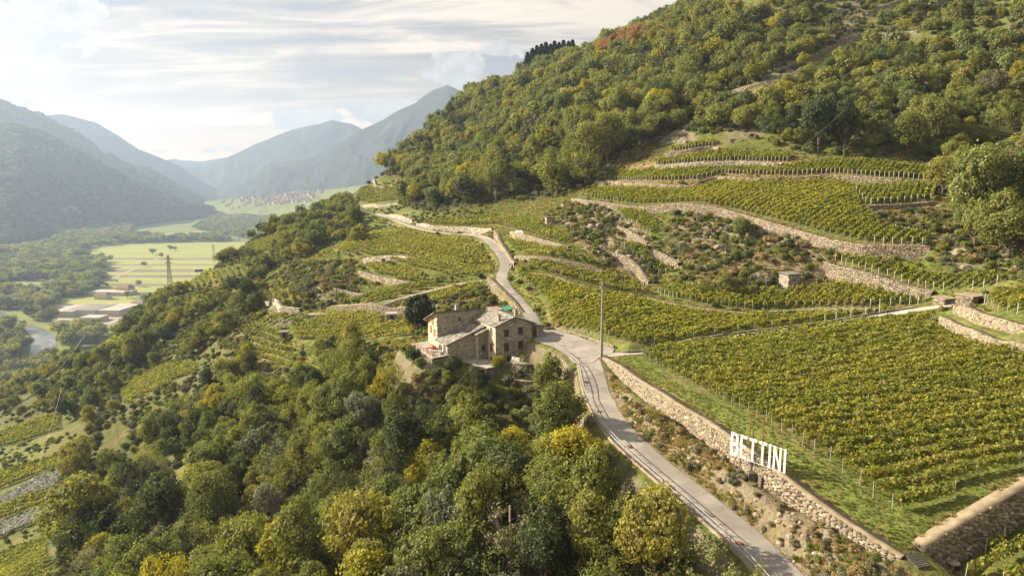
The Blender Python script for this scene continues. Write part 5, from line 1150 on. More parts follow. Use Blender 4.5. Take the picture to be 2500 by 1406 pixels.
# round table and blue barrel by the lowest corner
q = cast(2325, 1392)[0]; zt_ = q[2] - .05
tb = empty('stone_table', (q[0], q[1], zt_)); tag(tb, 'round stone table on a single foot at the bottom right corner', 'table')
mb = MB(); mb.tube([(0, 0, .88), (0, 0, .98)], .62, 16); mb.build('table_top', M['coping'], tb); mb = MB(); mb.tube([(0, 0, 0), (0, 0, .9)], .16, 10); mb.build('foot', M['coping'], tb); mb = MB(); mb.tube([(0, 0, -.1), (0, 0, .12)], .45, 12); mb.build('base', M['coping'], tb)
mb = MB(); mb.tube([(0, 0, 0), (0, 0, .45), (0, 0, .9)], .3, 12); o = mb.build('barrel', M['blue_plastic']); o.location = (q[0] - .5, q[1] + 1.0, gz(q[0] - .5, q[1] + 1.0)); tag(o, 'blue plastic barrel behind the round stone table', 'barrel')
# ------------------------------------------------------------------ leaves
M['leaf_olive'] = leaf_mat('leaf_olive', (0.138, 0.164, 0.046), (0.212, 0.218, 0.060), (0.255, 0.24, 0.062))
M['leaf_green'] = leaf_mat('leaf_green', (0.098, 0.138, 0.046), (0.165, 0.19, 0.060))
M['leaf_dark'] = leaf_mat('leaf_dark', (0.045, 0.068, 0.028), (0.075, 0.095, 0.035), trans=0.3)
M['leaf_yellow'] = leaf_mat('leaf_yellow', (0.19, 0.19, 0.022), (0.30, 0.27, 0.03))
M['leaf_russet'] = leaf_mat('leaf_russet', (0.26, 0.155, 0.07), (0.33, 0.19, 0.075))
M['leaf_grey'] = leaf_mat('leaf_grey', (0.13, 0.15, 0.10), (0.19, 0.20, 0.13), trans=0.25)
M['leaf_brown'] = leaf_mat('leaf_brown', (0.115, 0.108, 0.062), (0.185, 0.168, 0.10), trans=0.2, tcol=(1.0, 1.0, .7))
M['leaf_fir'] = leaf_mat('leaf_fir', (0.016, 0.028, 0.016), (0.028, 0.042, 0.022), trans=0.1)
M['leaf_vine'] = leaf_mat('leaf_vine', (0.165, 0.182, 0.042), (0.245, 0.240, 0.056), trans=0.48)
M['leaf_valley'] = leaf_mat('leaf_valley', (0.18, 0.21, 0.065), (0.34, 0.34, 0.10))
M['grass_dry'] = leaf_mat('grass_dry', (0.25, 0.20, 0.095), (0.35, 0.28, 0.14), trans=0.3, tcol=(1.1, 1, .7))
M['grass_green'] = leaf_mat('grass_green', (0.095, 0.125, 0.03), (0.17, 0.195, 0.05), trans=0.4)

def leaf_quads(C, Nrm, size, rs, aspect=1.0):
    n = len(C); a = rs.normal(size=(n, 3)); a -= (a * Nrm).sum(1)[:, None] * Nrm; a /= np.linalg.norm(a, axis=1)[:, None] + 1e-9; b = np.cross(Nrm, a)
    s = np.asarray(size)[:, None]; b = b * aspect
    V = np.stack([C + a * s, C + b * s * .75, C - a * s, C - b * s * .75], 1).reshape(-1, 3)
    return V, np.arange(4 * n).reshape(n, 4)
def unit(v): return v / (np.linalg.norm(v, axis=-1, keepdims=True) + 1e-9)
def crown_mesh(name, seed, n_leaf=4500, leaf=.045, nl=18, flat=0.85, spread=.62, r0=.30, r1=.46, cz=1.12, droop=False, gaps=0.0, core_r=.55):
    rs = np.random.default_rng(seed); th = rs.uniform(0, 2 * math.pi, nl); ph = np.arccos(rs.uniform(-.55, 1, nl)); rr = spread * rs.uniform(.75, 1.15, nl)
    L = np.stack([np.sin(ph) * np.cos(th) * rr, np.sin(ph) * np.sin(th) * rr, np.cos(ph) * rr * flat + cz], 1); r = rs.uniform(r0, r1, nl)
    L = np.concatenate([L, [[0, 0, cz]]]); r = np.append(r, .55)
    # break every bough into smaller sprays
    SL = []; SR = []; ST = []
    for i in range(len(L)):
        k = 9; d = unit(rs.normal(size=(k, 3))); SL.append(L[i] + d * r[i] * .72 * np.array([1, 1, .85])); SR.append(np.full(k, r[i]) * rs.uniform(.34, .55, k)); ST.append(np.full(k, rs.uniform(.15, .85)) + rs.uniform(-.15, .15, k))
    SL = np.concatenate(SL); SR = np.concatenate(SR); ST = np.concatenate(ST)
    w = SR ** 2; w /= w.sum(); pick = rs.choice(len(SL), int(n_leaf * 1.7), p=w); d = unit(rs.normal(size=(len(pick), 3)) + np.array([0, 0, .25])); C = SL[pick] + d * (SR[pick] * np.where(rs.uniform(size=len(pick)) < .22, rs.uniform(1.0, 1.6, len(pick)), rs.uniform(.75, 1.12, len(pick))))[:, None]
    ins = np.zeros(len(C), bool)
    for i in range(len(L)): ins |= ((np.linalg.norm((C - L[i]), axis=1) < r[i] * .72))
    keep = ~ins | (rs.uniform(size=len(C)) < .12); keep &= C[:, 2] > cz - .75
    if gaps: keep &= lattice(C[:, 0] * 3 + 50, C[:, 2] * 3 + C[:, 1] * 2 + 50, seed) > gaps
    C = C[keep][:n_leaf]; d = d[keep][:n_leaf]; pk = pick[keep][:n_leaf]
    out = unit(C - np.array([0, 0, cz - .15])); nrm = unit(d * .55 + out * .45 + rs.normal(size=C.shape) * .55)
    V, F = leaf_quads(C, nrm, leaf * rs.uniform(.6, 1.4, len(C)), rs)
    tint = np.clip(ST[pk] * .55 + rs.uniform(0, .45, len(C)), 0, 1)
    # inner mass standing in for twigs and leaves, shade painted as low tint
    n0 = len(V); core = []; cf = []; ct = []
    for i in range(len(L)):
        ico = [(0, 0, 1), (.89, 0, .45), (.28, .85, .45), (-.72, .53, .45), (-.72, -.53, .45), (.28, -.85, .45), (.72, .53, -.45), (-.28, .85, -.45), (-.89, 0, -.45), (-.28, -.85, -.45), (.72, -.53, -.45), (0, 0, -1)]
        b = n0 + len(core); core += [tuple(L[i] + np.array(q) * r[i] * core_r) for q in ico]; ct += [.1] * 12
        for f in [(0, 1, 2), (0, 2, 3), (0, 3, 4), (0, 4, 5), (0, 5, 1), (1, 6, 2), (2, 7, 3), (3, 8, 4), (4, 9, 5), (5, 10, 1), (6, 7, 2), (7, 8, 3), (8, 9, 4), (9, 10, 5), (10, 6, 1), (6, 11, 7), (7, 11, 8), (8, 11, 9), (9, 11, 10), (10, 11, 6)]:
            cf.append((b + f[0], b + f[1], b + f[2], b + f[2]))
    F3 = np.array(cf)
    me = bpy.data.meshes.new(name); allV = np.concatenate([V, np.array(core)])
    me.from_pydata(allV.tolist(), [], [tuple(f) for f in F.tolist()] + [tuple(f[:3]) for f in F3.tolist()])
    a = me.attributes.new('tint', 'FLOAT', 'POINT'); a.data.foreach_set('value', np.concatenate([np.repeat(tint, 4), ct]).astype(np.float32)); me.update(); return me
def trunk_mesh(name, seed, bare=False, top=1.15):
    r = random.Random(seed); mb = MB(); mb.tube([(0, 0, -.25), (r.uniform(-.03, .03), r.uniform(-.03, .03), .35), (r.uniform(-.08, .08), r.uniform(-.08, .08), top)], .065, 7, r2=.025)
    for k in range(9 if bare else 6):
        a = r.uniform(0, 6.28); z = r.uniform(.35, .8); q = r.uniform(.45, .8)
        p1 = (math.cos(a) * q * .45, math.sin(a) * q * .45, z + q * .35); p2 = (math.cos(a) * q, math.sin(a) * q, z + q * .85); mb.tube([(0, 0, z), p1, p2], .03, 5, r2=.010)
        for j in range(3 if bare else 1):
            a2 = a + r.uniform(-.8, .8); mb.tube([p1, (p1[0] + math.cos(a2) * .35, p1[1] + math.sin(a2) * .35, p1[2] + r.uniform(.2, .6))], .014, 4, r2=.004)
    return mb.mesh(name)
def fir_mesh(name, seed, n=3200):
    rs = np.random.default_rng(seed); t = rs.uniform(0, 1, n) ** .8; rad = (1 - t) * .42 * (1 - .25 * np.abs(np.sin(t * 30))) + .02; a = rs.uniform(0, 2 * math.pi, n); lob = 1 + .18 * np.sin(a * 5 + t * 20); q = rs.uniform(.55, 1, n) ** .6
    C = np.stack([np.cos(a) * rad * q * lob, np.sin(a) * rad * q * lob, .15 + t * 1.85 - rad * q * .35], 1); nrm = unit(np.stack([np.cos(a), np.sin(a), np.full(n, .8)], 1) + rs.normal(size=(n, 3)) * .4)
    V, F = leaf_quads(C, nrm, .045 * rs.uniform(.6, 1.3, n), rs); return np_mesh(name, V, F, tint=np.repeat(rs.uniform(0, 1, n), 4))
def tuft_mesh(name, seed, n=60, h=1.0, sp=.5, lean=.5, w=.05):
    rs = np.random.default_rng(seed); a = rs.uniform(0, 6.28, n); r = rs.uniform(0, sp, n); x = np.cos(a) * r; y = np.sin(a) * r; b = rs.uniform(0, 6.28, n); hh = h * rs.uniform(.5, 1, n); ln = lean * rs.uniform(.2, 1, n)
    p0 = np.stack([x, y, np.zeros(n)], 1); tip = p0 + np.stack([np.cos(a) * ln, np.sin(a) * ln, hh], 1); sd_ = np.stack([-np.sin(b), np.cos(b), np.zeros(n)], 1) * w; md = p0 * .4 + tip * .6 + np.array([0, 0, .08])
    V = np.stack([p0 - sd_, p0 + sd_, md + sd_ * .8, tip], 1).reshape(-1, 3); return np_mesh(name, V, np.arange(4 * n).reshape(n, 4), tint=np.repeat(rs.uniform(0, 1, n), 4))
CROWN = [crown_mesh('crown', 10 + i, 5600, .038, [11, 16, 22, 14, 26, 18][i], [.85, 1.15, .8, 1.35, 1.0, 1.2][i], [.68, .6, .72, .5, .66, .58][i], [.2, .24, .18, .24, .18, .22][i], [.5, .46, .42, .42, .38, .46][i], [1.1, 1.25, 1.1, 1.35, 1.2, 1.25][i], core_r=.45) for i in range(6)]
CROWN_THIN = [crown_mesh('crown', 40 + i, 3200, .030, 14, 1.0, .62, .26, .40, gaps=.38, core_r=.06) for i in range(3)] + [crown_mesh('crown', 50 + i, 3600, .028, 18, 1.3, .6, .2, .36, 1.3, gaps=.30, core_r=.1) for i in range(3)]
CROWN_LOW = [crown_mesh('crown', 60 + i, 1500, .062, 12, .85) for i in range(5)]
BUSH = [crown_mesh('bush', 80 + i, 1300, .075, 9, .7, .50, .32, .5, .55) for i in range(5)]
TRUNK = [trunk_mesh('trunk', i) for i in range(4)]; TRUNK_BARE = [trunk_mesh('trunk', 20 + i, True, 1.6) for i in range(3)]
FIR = [fir_mesh('crown', 5), fir_mesh('crown', 6)]
for me in CROWN + CROWN_THIN + CROWN_LOW + BUSH: me.materials.append(M['leaf_olive'])
for me in TRUNK: me.materials.append(M['bark'])
for me in TRUNK_BARE: me.materials.append(M['pale_bark'])
for me in FIR: me.materials.append(M['leaf_fir'])
def setmat(o, mat):
    if not o.material_slots: o.data.materials.append(mat)
    o.material_slots[0].link = 'OBJECT'; o.material_slots[0].material = mat

# instanced stuff ------------------------------------------------------------
def scatter(name, label, cat, P, scl, protos, seed=0, sxy=None, tilt=.0, kind='stuff', pickp=None):
    """protos: list of (mesh, material); one object whose points carry the plants"""
    rs = np.random.default_rng(seed); n = len(P)
    if n == 0: return None
    coll = bpy.data.collections.new(name + '_kinds')
    for i, (me, mat) in enumerate(protos):
        o = bpy.data.objects.new('%s_kind_%02d' % (name, i), me); coll.objects.link(o)
        if mat is not None: setmat(o, mat)
    me = bpy.data.meshes.new(name); me.vertices.add(n); me.vertices.foreach_set('co', np.ascontiguousarray(P, dtype=np.float32).ravel())
    S = np.repeat(np.asarray(scl, dtype=np.float32)[:, None], 3, 1) * rs.uniform(.85, 1.15, (n, 3)).astype(np.float32)
    a = me.attributes.new('scl', 'FLOAT_VECTOR', 'POINT'); a.data.foreach_set('vector', S.ravel())
    Rr = np.stack([rs.normal(0, 1, n) * tilt, rs.normal(0, 1, n) * tilt, rs.uniform(0, 6.28, n)], 1).astype(np.float32)
    a = me.attributes.new('rot', 'FLOAT_VECTOR', 'POINT'); a.data.foreach_set('vector', Rr.ravel())
    a = me.attributes.new('pick', 'INT', 'POINT'); a.data.foreach_set('value', rs.choice(len(protos), n, p=pickp).astype(np.int32))
    o = link(name, me); ng = bpy.data.node_groups.new(name, 'GeometryNodeTree')
    ng.interface.new_socket('Geometry', in_out='INPUT', socket_type='NodeSocketGeometry'); ng.interface.new_socket('Geometry', in_out='OUTPUT', socket_type='NodeSocketGeometry')
    gi = ng.nodes.new('NodeGroupInput'); go = ng.nodes.new('NodeGroupOutput'); ip = ng.nodes.new('GeometryNodeInstanceOnPoints'); ci = ng.nodes.new('GeometryNodeCollectionInfo')
    ci.inputs[0].default_value = coll; ci.inputs[1].default_value = True; ci.inputs[2].default_value = True; ip.inputs['Pick Instance'].default_value = True
    def na(nm, t):
        q = ng.nodes.new('GeometryNodeInputNamedAttribute'); q.data_type = t; q.inputs[0].default_value = nm; return q.outputs[0]
    ng.links.new(gi.outputs[0], ip.inputs['Points']); ng.links.new(ci.outputs[0], ip.inputs['Instance']); ng.links.new(na('pick', 'INT'), ip.inputs['Instance Index'])
    ng.links.new(na('rot', 'FLOAT_VECTOR'), ip.inputs['Rotation']); ng.links.new(na('scl', 'FLOAT_VECTOR'), ip.inputs['Scale']); ng.links.new(ip.outputs[0], go.inputs[0])
    md = o.modifiers.new('scatter', 'NODES'); md.node_group = ng
    return tag(o, label, cat, None, kind)
def grid_pts(polys, s, seed, x0=-460, x1=420, y0=46, y1=990, avoid=True, vis=12, excl=(), lift=5.0, margin=True):
    """jittered points on the hillside whose ground lies inside photo polygons"""
    rs = np.random.default_rng(seed); gx, gy = np.meshgrid(np.arange(x0, x1, s), np.arange(y0, y1, s * .9)); gx = gx + (np.arange(gx.shape[0]) % 2)[:, None] * s / 2
    x = (gx + rs.uniform(-.36, .36, gx.shape) * s).ravel(); y = (gy + rs.uniform(-.36, .36, gy.shape) * s).ravel(); z = sample(ZZ, x, y); px, py, _ = project(x, y, z)
    m = (px > -250) & (px < 2750) & (py > -320) & (py < 1750); x, y, z, px, py = [q[m] for q in (x, y, z, px, py)]
    m = np.zeros(len(x), bool)
    for q in polys: m |= inpoly(px, py, q)
    for q in excl: m &= ~inpoly(px, py, q)
    if avoid:
        i = np.clip(np.searchsorted(GX, x), 0, len(GX) - 1); j = np.clip(np.searchsorted(GY, y), 0, len(GY) - 1); m &= ~BLOCK[j, i]
    x, y, z = x[m], y[m], z[m]
    if vis and len(x):
        px, py, _ = project(x, y, z + lift); h = cast(px, py); v = (h[:, 1] > y - vis); x, y, z = x[v], y[v], z[v]
    return np.stack([x, y, z], 1)

# ------------------------------------------------------------------ vineyards
post_me = {}
def post_mesh(kind):
    if kind not in post_me:
        mb = MB(); mb.tube([(0, 0, -.2), (0, 0, 1.85)], .038, 5); me = mb.mesh('post'); me.materials.append(M[kind]); post_me[kind] = me
    return post_me[kind]
VINE_MASK = np.zeros(XX.shape, bool)
VROWS = []
def vineyard(label, poly, d0, d1, spacing, posts='post_white', h=1.75, dens=1.0, seed=0, width=.36, every=7.0, mat='leaf_vine', size=1.0, group=None, trim=.6):
    rs = np.random.default_rng(seed + 500)
    pb = []
    for i in range(len(poly)):
        a, b = poly[i], poly[(i + 1) % len(poly)]
        for k in range(4): pb.append((a[0] + (b[0] - a[0]) * k / 4, a[1] + (b[1] - a[1]) * k / 4))
    XYp = castp(pb); poly2 = [(a, b) for a, b in XYp[:, :2]]
    q = castp([d0, d1]); u = q[1, :2] - q[0, :2]; u /= np.linalg.norm(u); w = np.array([-u[1], u[0]]); P = XYp[:, :2]; su = P @ u; sw_ = P @ w
    global VINE_MASK
    sl = window(P, 2); VINE_MASK[sl] |= inpoly(XX[sl], YY[sl], poly2)
    rows = np.arange(sw_.min() + spacing * .5, sw_.max(), spacing); cnt = 0
    for rw in rows:
        s = np.arange(su.min(), su.max(), .5); xy = u[None] * s[:, None] + w[None] * rw; ok = inpoly(xy[:, 0], xy[:, 1], poly2)
        i = np.clip(np.searchsorted(GX, xy[:, 0]), 0, len(GX) - 1); j = np.clip(np.searchsorted(GY, xy[:, 1]), 0, len(GY) - 1); ok &= ~BLOCK[j, i]
        idxs = np.flatnonzero(ok)
        if len(idxs) == 0: continue
        for run in np.split(idxs, np.flatnonzero(np.diff(idxs) > 1) + 1):
            if len(run) < 4: continue
            a = s[run[0]]; b = s[run[-1]]; mid = u * (a + b) / 2 + w * rw; Ln = b - a; dist = math.hypot(mid[0], mid[1]); zm = float(sample(ZZ, mid[0], mid[1]))
            nleaf = int(Ln * np.clip(6800 / dist, 12, 100) * dens); sz = (.105 + .00085 * dist) * size
            t = rs.uniform(0, 1, nleaf); ss = a + t * Ln; plant = ss + rs.normal(0, .05, nleaf)
            vig = .62 + .55 * lattice(plant / 1.1 + 1000 + rw * 7, np.full(nleaf, rw * 3.1 + 500), seed); hh = rs.beta(2.2, 1.3, nleaf); ht = .45 + hh * (h - .45) * vig * 1.12
            lat = rs.normal(0, width * .5, nleaf) * (.55 + .8 * hh) * (.8 + .5 * vig) 
            c = u[None] * ss[:, None] + w[None] * (rw + lat)[:, None]; z = sample(ZZ, c[:, 0], c[:, 1]) + ht
            nrm = unit(np.stack([w[0] * lat * 2.2, w[1] * lat * 2.2, (hh - .35) * 1.3], 1) + rs.normal(size=(nleaf, 3)) * .55)
            V, F = leaf_quads(np.stack([c[:, 0] - mid[0], c[:, 1] - mid[1], z - zm], 1), nrm, sz * rs.uniform(.6, 1.4, nleaf), rs)
            tint = np.clip(rs.uniform(0, .7, nleaf) + .3 * (vig - .62) / .55 + (hh - .5) * .2, 0, 1)
            npst = max(2, int(Ln / every) + 1) if dist < 130 else (2 if dist < 240 and Ln > 5 else 1); pp = []
            for k in range(npst):
                f = k / max(npst - 1, 1); sp_ = a - .25 + (Ln + .5) * f; xy_ = u * sp_ + w * rw; zp = float(sample(ZZ, xy_[0], xy_[1])); pp.append((xy_[0] - mid[0], xy_[1] - mid[1], zp - zm))
            e0 = project(*(np.append(u * a + w * rw, zm + 1))); e1 = project(*(np.append(u * b + w * rw, zm + 1)))
            VROWS.append((math.hypot(e0[0] - e1[0], e0[1] - e1[1]) * 120 / dist, (float(mid[0]), float(mid[1]), zm), V, F, tint, mat, posts, pp, label, group or label))
            cnt += 1
    return cnt
V = vineyard; vc = {}
vc['big'] = V('one of the many leafy vine rows in the large vineyard behind the white letters', [(1562, 872), (1600, 860), (1700, 846), (1900, 820), (2100, 797), (2290, 776), (2320, 800), (2400, 840), (2530, 890), (2530, 1120), (2420, 1175), (2330, 1215), (2200, 1262), (2150, 1225), (2080, 1170), (1985, 1100), (1850, 1022), (1760, 975), (1640, 922)], (2200, 1250), (2420, 1200), 1.95, dens=1.0, h=1.9, seed=1, width=.36)
vc['yard'] = V('one of the vine rows in the vineyard above the paved yard and the ramp road', [(1258, 648), (1300, 676), (1400, 698), (1500, 722), (1590, 740), (1700, 762), (1850, 775), (2130, 762), (2190, 763), (2000, 788), (1800, 812), (1600, 842), (1548, 842), (1480, 830), (1400, 810), (1344, 798), (1338, 745), (1300, 705), (1262, 680)], (1400, 770), (1560, 735), 1.9, seed=2, width=.4)
vc['shed'] = V('short vine row on the terrace around the square stone shed', [(1600, 708), (1700, 704), (1780, 716), (1900, 712), (2050, 695), (2180, 708), (2275, 728), (2270, 742), (2140, 750), (1955, 752), (1850, 757), (1720, 744), (1610, 722)], (1950, 750), (1990, 722), 1.5, seed=3)
vc['diag'] = V('diagonal vine row in the upper striped vineyard above the longest wall', [(1412, 482), (1460, 462), (1560, 464), (1690, 466), (1760, 448), (1900, 448), (2030, 443), (2080, 455), (2100, 505), (2150, 545), (2185, 565), (2265, 582), (2265, 600), (2110, 598), (1990, 566), (1900, 541), (1800, 517), (1700, 494), (1560, 500), (1470, 490)], (1956, 553), (2060, 497), 1.9, seed=4)
vc['upper'] = V('short vine row on the long narrow terrace above the striped vineyard', [(1465, 440), (1500, 424), (1600, 420), (1700, 414), (1910, 412), (1960, 400), (2100, 395), (2200, 405), (2310, 418), (2310, 442), (2150, 432), (2030, 424), (1930, 430), (1760, 426), (1700, 440), (1560, 444)], (1850, 430), (1872, 414), 1.3, seed=5)
vc['top'] = V('short vine row on the highest long terrace under the dark trees', [(1510, 412), (1600, 398), (1740, 374), (1930, 382), (1935, 397), (1800, 393), (1600, 404)], (1800, 392), (1815, 380), 1.2, seed=6)
vc['patch'] = V('vine row in the tiny topmost patch above the leaning wall', [(1630, 368), (1740, 346), (1752, 354), (1690, 364), (1640, 374)], (1680, 364), (1690, 354), 1.2, seed=7)
vc['rightt'] = V('vine row beside the brambles and the big tree at the right of the upper slope', [(2085, 465), (2180, 455), (2290, 452), (2280, 488), (2180, 498), (2115, 500)], (2160, 495), (2175, 470), 1.5, seed=8)
vc['midr'] = V('vine row on the right-hand terrace above the descending wall', [(2030, 632), (2110, 625), (2200, 655), (2280, 680), (2400, 675), (2480, 682), (2400, 703), (2290, 712), (2210, 694), (2140, 668), (2070, 650)], (2150, 668), (2195, 645), 1.6, seed=9)
vc['d1'] = V('vine row in the small upper diagonal patch beside the rocky bank', [(1490, 505), (1560, 512), (1600, 540), (1612, 580), (1570, 566), (1520, 538)], (1540, 545), (1590, 525), 1.6, seed=10)
vc['d2'] = V('vine row in the middle diagonal patch left of the olive trees', [(1512, 602), (1560, 602), (1640, 640), (1655, 668), (1605, 672), (1550, 628)], (1560, 625), (1610, 610), 1.6, seed=11)
vc['s1'] = V('vine row on the terrace above the yard vineyard, near the utility pole top', [(1290, 642), (1380, 645), (1470, 668), (1560, 698), (1580, 722), (1500, 712), (1400, 685), (1310, 662)], (1350, 662), (1450, 680), 1.7, seed=12)
vc['s2'] = V('vine row on the narrow terrace below the white tarpaulin', [(1235, 588), (1330, 605), (1450, 640), (1475, 655), (1380, 634), (1260, 618)], (1300, 612), (1380, 628), 1.7, seed=13)
vc['s3'] = V('vine row on the sunny strip above the wall along the upper road', [(1030, 546), (1120, 535), (1200, 528), (1300, 540), (1400, 578), (1385, 602), (1290, 572), (1210, 550), (1100, 552)], (1100, 545), (1180, 540), 1.7, posts='post_wood', seed=14)
vc['bowl'] = V('long curving vine row in the round vineyard inside the road bend', [(818, 606), (850, 590), (930, 568), (980, 562), (1040, 576), (1150, 592), (1182, 612), (1208, 655), (1200, 672), (1110, 680), (1020, 655), (960, 640), (900, 622), (845, 630)], (870, 600), (1150, 655), 2.3, posts='post_wood', seed=15, size=1.0)
vc['b2'] = V('vine row on the lower ledge under the round vineyard', [(892, 650), (1010, 660), (1045, 685), (990, 690), (920, 672)], (900, 660), (1000, 675), 1.9, posts='post_wood', seed=16)
vc['b3'] = V('vine row on the strip just above the narrow branch road', [(822, 718), (900, 722), (980, 705), (1060, 690), (1110, 682), (1060, 700), (1000, 720), (930, 740), (830, 744)], (860, 735), (1000, 700), 1.9, posts='post_wood', seed=17)
vc['b4'] = V('vine row on the strip below the branch road, above the farmhouse roof', [(945, 756), (1010, 738), (1080, 718), (1170, 694), (1190, 706), (1130, 724), (1060, 745), (960, 768)], (960, 760), (1120, 712), 1.8, posts='post_wood', seed=18)
vc['l1'] = V('fine vine row in the sunlit vineyard left of the concrete shelter', [(712, 785), (820, 766), (925, 772), (940, 792), (1000, 795), (1010, 822), (900, 832), (765, 838), (715, 828)], (720, 805), (900, 795), 1.9, posts='post_wood', seed=19)
vc['l2'] = V('vine row in the lowest left vineyard fan beside the tiny grey hut', [(608, 825), (640, 800), (688, 805), (696, 850), (730, 895), (665, 912), (630, 875)], (625, 840), (700, 862), 1.9, posts='post_wood', seed=20)
vc['l3'] = V('vine row in the fan on top of the dark left wall', [(657, 692), (680, 686), (738, 742), (730, 752), (695, 748), (662, 734)], (665, 705), (725, 740), 2.4, posts='post_wood', seed=21)
vc['l4'] = V('sunlit parallel vine row running up the left spur', [(592, 818), (602, 800), (690, 766), (738, 772), (690, 790), (640, 800), (605, 820)], (615, 812), (680, 775), 2.4, posts='post_wood', seed=22)
vc['far1'] = V('vine row in the yellow-green patch on the skyline of the left spur', [(598, 602), (640, 585), (682, 572), (664, 612), (625, 618)], (610, 605), (670, 590), 3.0, posts='post_wood', seed=23)
vc['far2'] = V('vine row on the far terraces beside the upper forest edge', [(866, 486), (880, 462), (960, 444), (985, 470), (975, 488), (900, 498)], (880, 480), (960, 475), 3.0, posts='post_wood', seed=24)
vc['far3'] = V('dark vine row on the small terrace under the far road', [(882, 522), (920, 518), (975, 545), (930, 550), (895, 536)], (890, 526), (950, 548), 2.2, posts='post_wood', seed=25)
vc['w1'] = V('vine row in the sloping vineyard patch among trees at the left', [(290, 945), (400, 895), (480, 888), (482, 910), (400, 945), (305, 990)], (310, 960), (450, 905), 2.1, posts='post_wood', seed=26)
vc['w2'] = V('vine row in the bright patch below the big cream house', [(195, 840), (240, 822), (288, 815), (280, 852), (210, 866)], (200, 850), (280, 830), 2.4, posts='post_wood', seed=27)
vc['w3'] = V('vine row in the upper strip of the vineyard at the left edge', [(-20, 1065), (60, 1035), (140, 1012), (150, 1050), (60, 1078), (-20, 1100)], (0, 1080), (140, 1035), 2.0, posts='post_wood', seed=28)
vc['w4'] = V('vine row in the middle strips of the vineyard at the left edge', [(-20, 1165), (150, 1110), (150, 1140), (-20, 1200)], (0, 1180), (140, 1125), 2.0, posts='post_wood', seed=29)
vc['w4b'] = V('vine row between the two netted strips at the left edge', [(-20, 1245), (130, 1195), (125, 1225), (-20, 1275)], (0, 1260), (120, 1215), 2.0, posts='post_wood', seed=30)
vc['w5'] = V('vine row in the lowest vineyard at the bottom left corner', [(-20, 1360), (110, 1318), (125, 1420), (-20, 1440)], (0, 1380), (110, 1340), 2.0, posts='post_wood', seed=31)
vc['w6'] = V('vine row on the bright hillside patch below the white roofed hill house', [(430, 700), (500, 668), (560, 655), (625, 650), (600, 672), (520, 695), (450, 712)], (450, 700), (600, 662), 2.6, posts='post_wood', seed=32)
vc['c1'] = V('shaded vine row below the corner wall at the bottom right', [(2340, 1440), (2370, 1375), (2450, 1320), (2530, 1275), (2530, 1440)], (2380, 1400), (2500, 1340), 2.1, seed=33)
vc['r1'] = V('vine row right of the hut with the open doorway at the right edge', [(2400, 738), (2450, 722), (2520, 716), (2520, 772), (2440, 764)], (2420, 755), (2470, 735), 1.8, seed=34)
print('VINES', vc, sum(vc.values()))

def build_rows():
    VROWS.sort(key=lambda r: -r[0]); rs = np.random.default_rng(5); GR = {}
    for k, (_, mid, V, F, tint, mat, posts, pp, label, group) in enumerate(VROWS):
        if k < 290:
            root = empty('vine_row', mid); tag(root, label, 'vine row', group)
            link('foliage', np_mesh('foliage', V, F, tint=np.repeat(tint, 4)), root, [M[mat]])
            for p_ in pp: o = link('post', post_mesh(posts), root); o.location = p_; o.rotation_euler = (rs.normal(0, .03), rs.normal(0, .03), 0)
        else:
            g = GR.setdefault(mat, [[], [], 0, [], []]); m_ = np.array(mid); g[0].append(V + m_); g[1].append(F + g[2]); g[2] += len(V); g[3].append(np.repeat(tint, 4)); g[4] += [(np.array(p_) + m_, posts) for p_ in pp]
    for mat, g in GR.items():
        V = np.concatenate(g[0]); F = np.concatenate(g[1]); T = np.concatenate(g[3]); mi = [np.zeros(len(F), int)]; n = len(V); xv = []; xf = []; xm = []
        bx = np.array([(-1, -1), (1, -1), (1, 1), (-1, 1)]) * .045
        for p_, kind in g[4]:
            b = n + len(xv); xv += [(p_[0] + a, p_[1] + c, p_[2] - .2) for a, c in bx] + [(p_[0] + a, p_[1] + c, p_[2] + 1.95) for a, c in bx]; xf += [(b + i, b + (i + 1) % 4, b + 4 + (i + 1) % 4, b + 4 + i) for i in range(4)] + [(b + 4, b + 5, b + 6, b + 7)]; xm += [1 if kind == 'post_white' else 2] * 5
        if xv: V = np.concatenate([V, xv]); F = np.concatenate([F, xf]); T = np.append(T, np.full(len(xv), .5)); mi.append(np.array(xm))
        tag(link('vine_rows', np_mesh('vine_rows', V, F, tint=T, mi=np.concatenate(mi)), None, [M[mat], M['post_white'], M['post_wood']]), 'the shorter vine rows of the smaller terraces', 'vine rows', None, 'stuff')

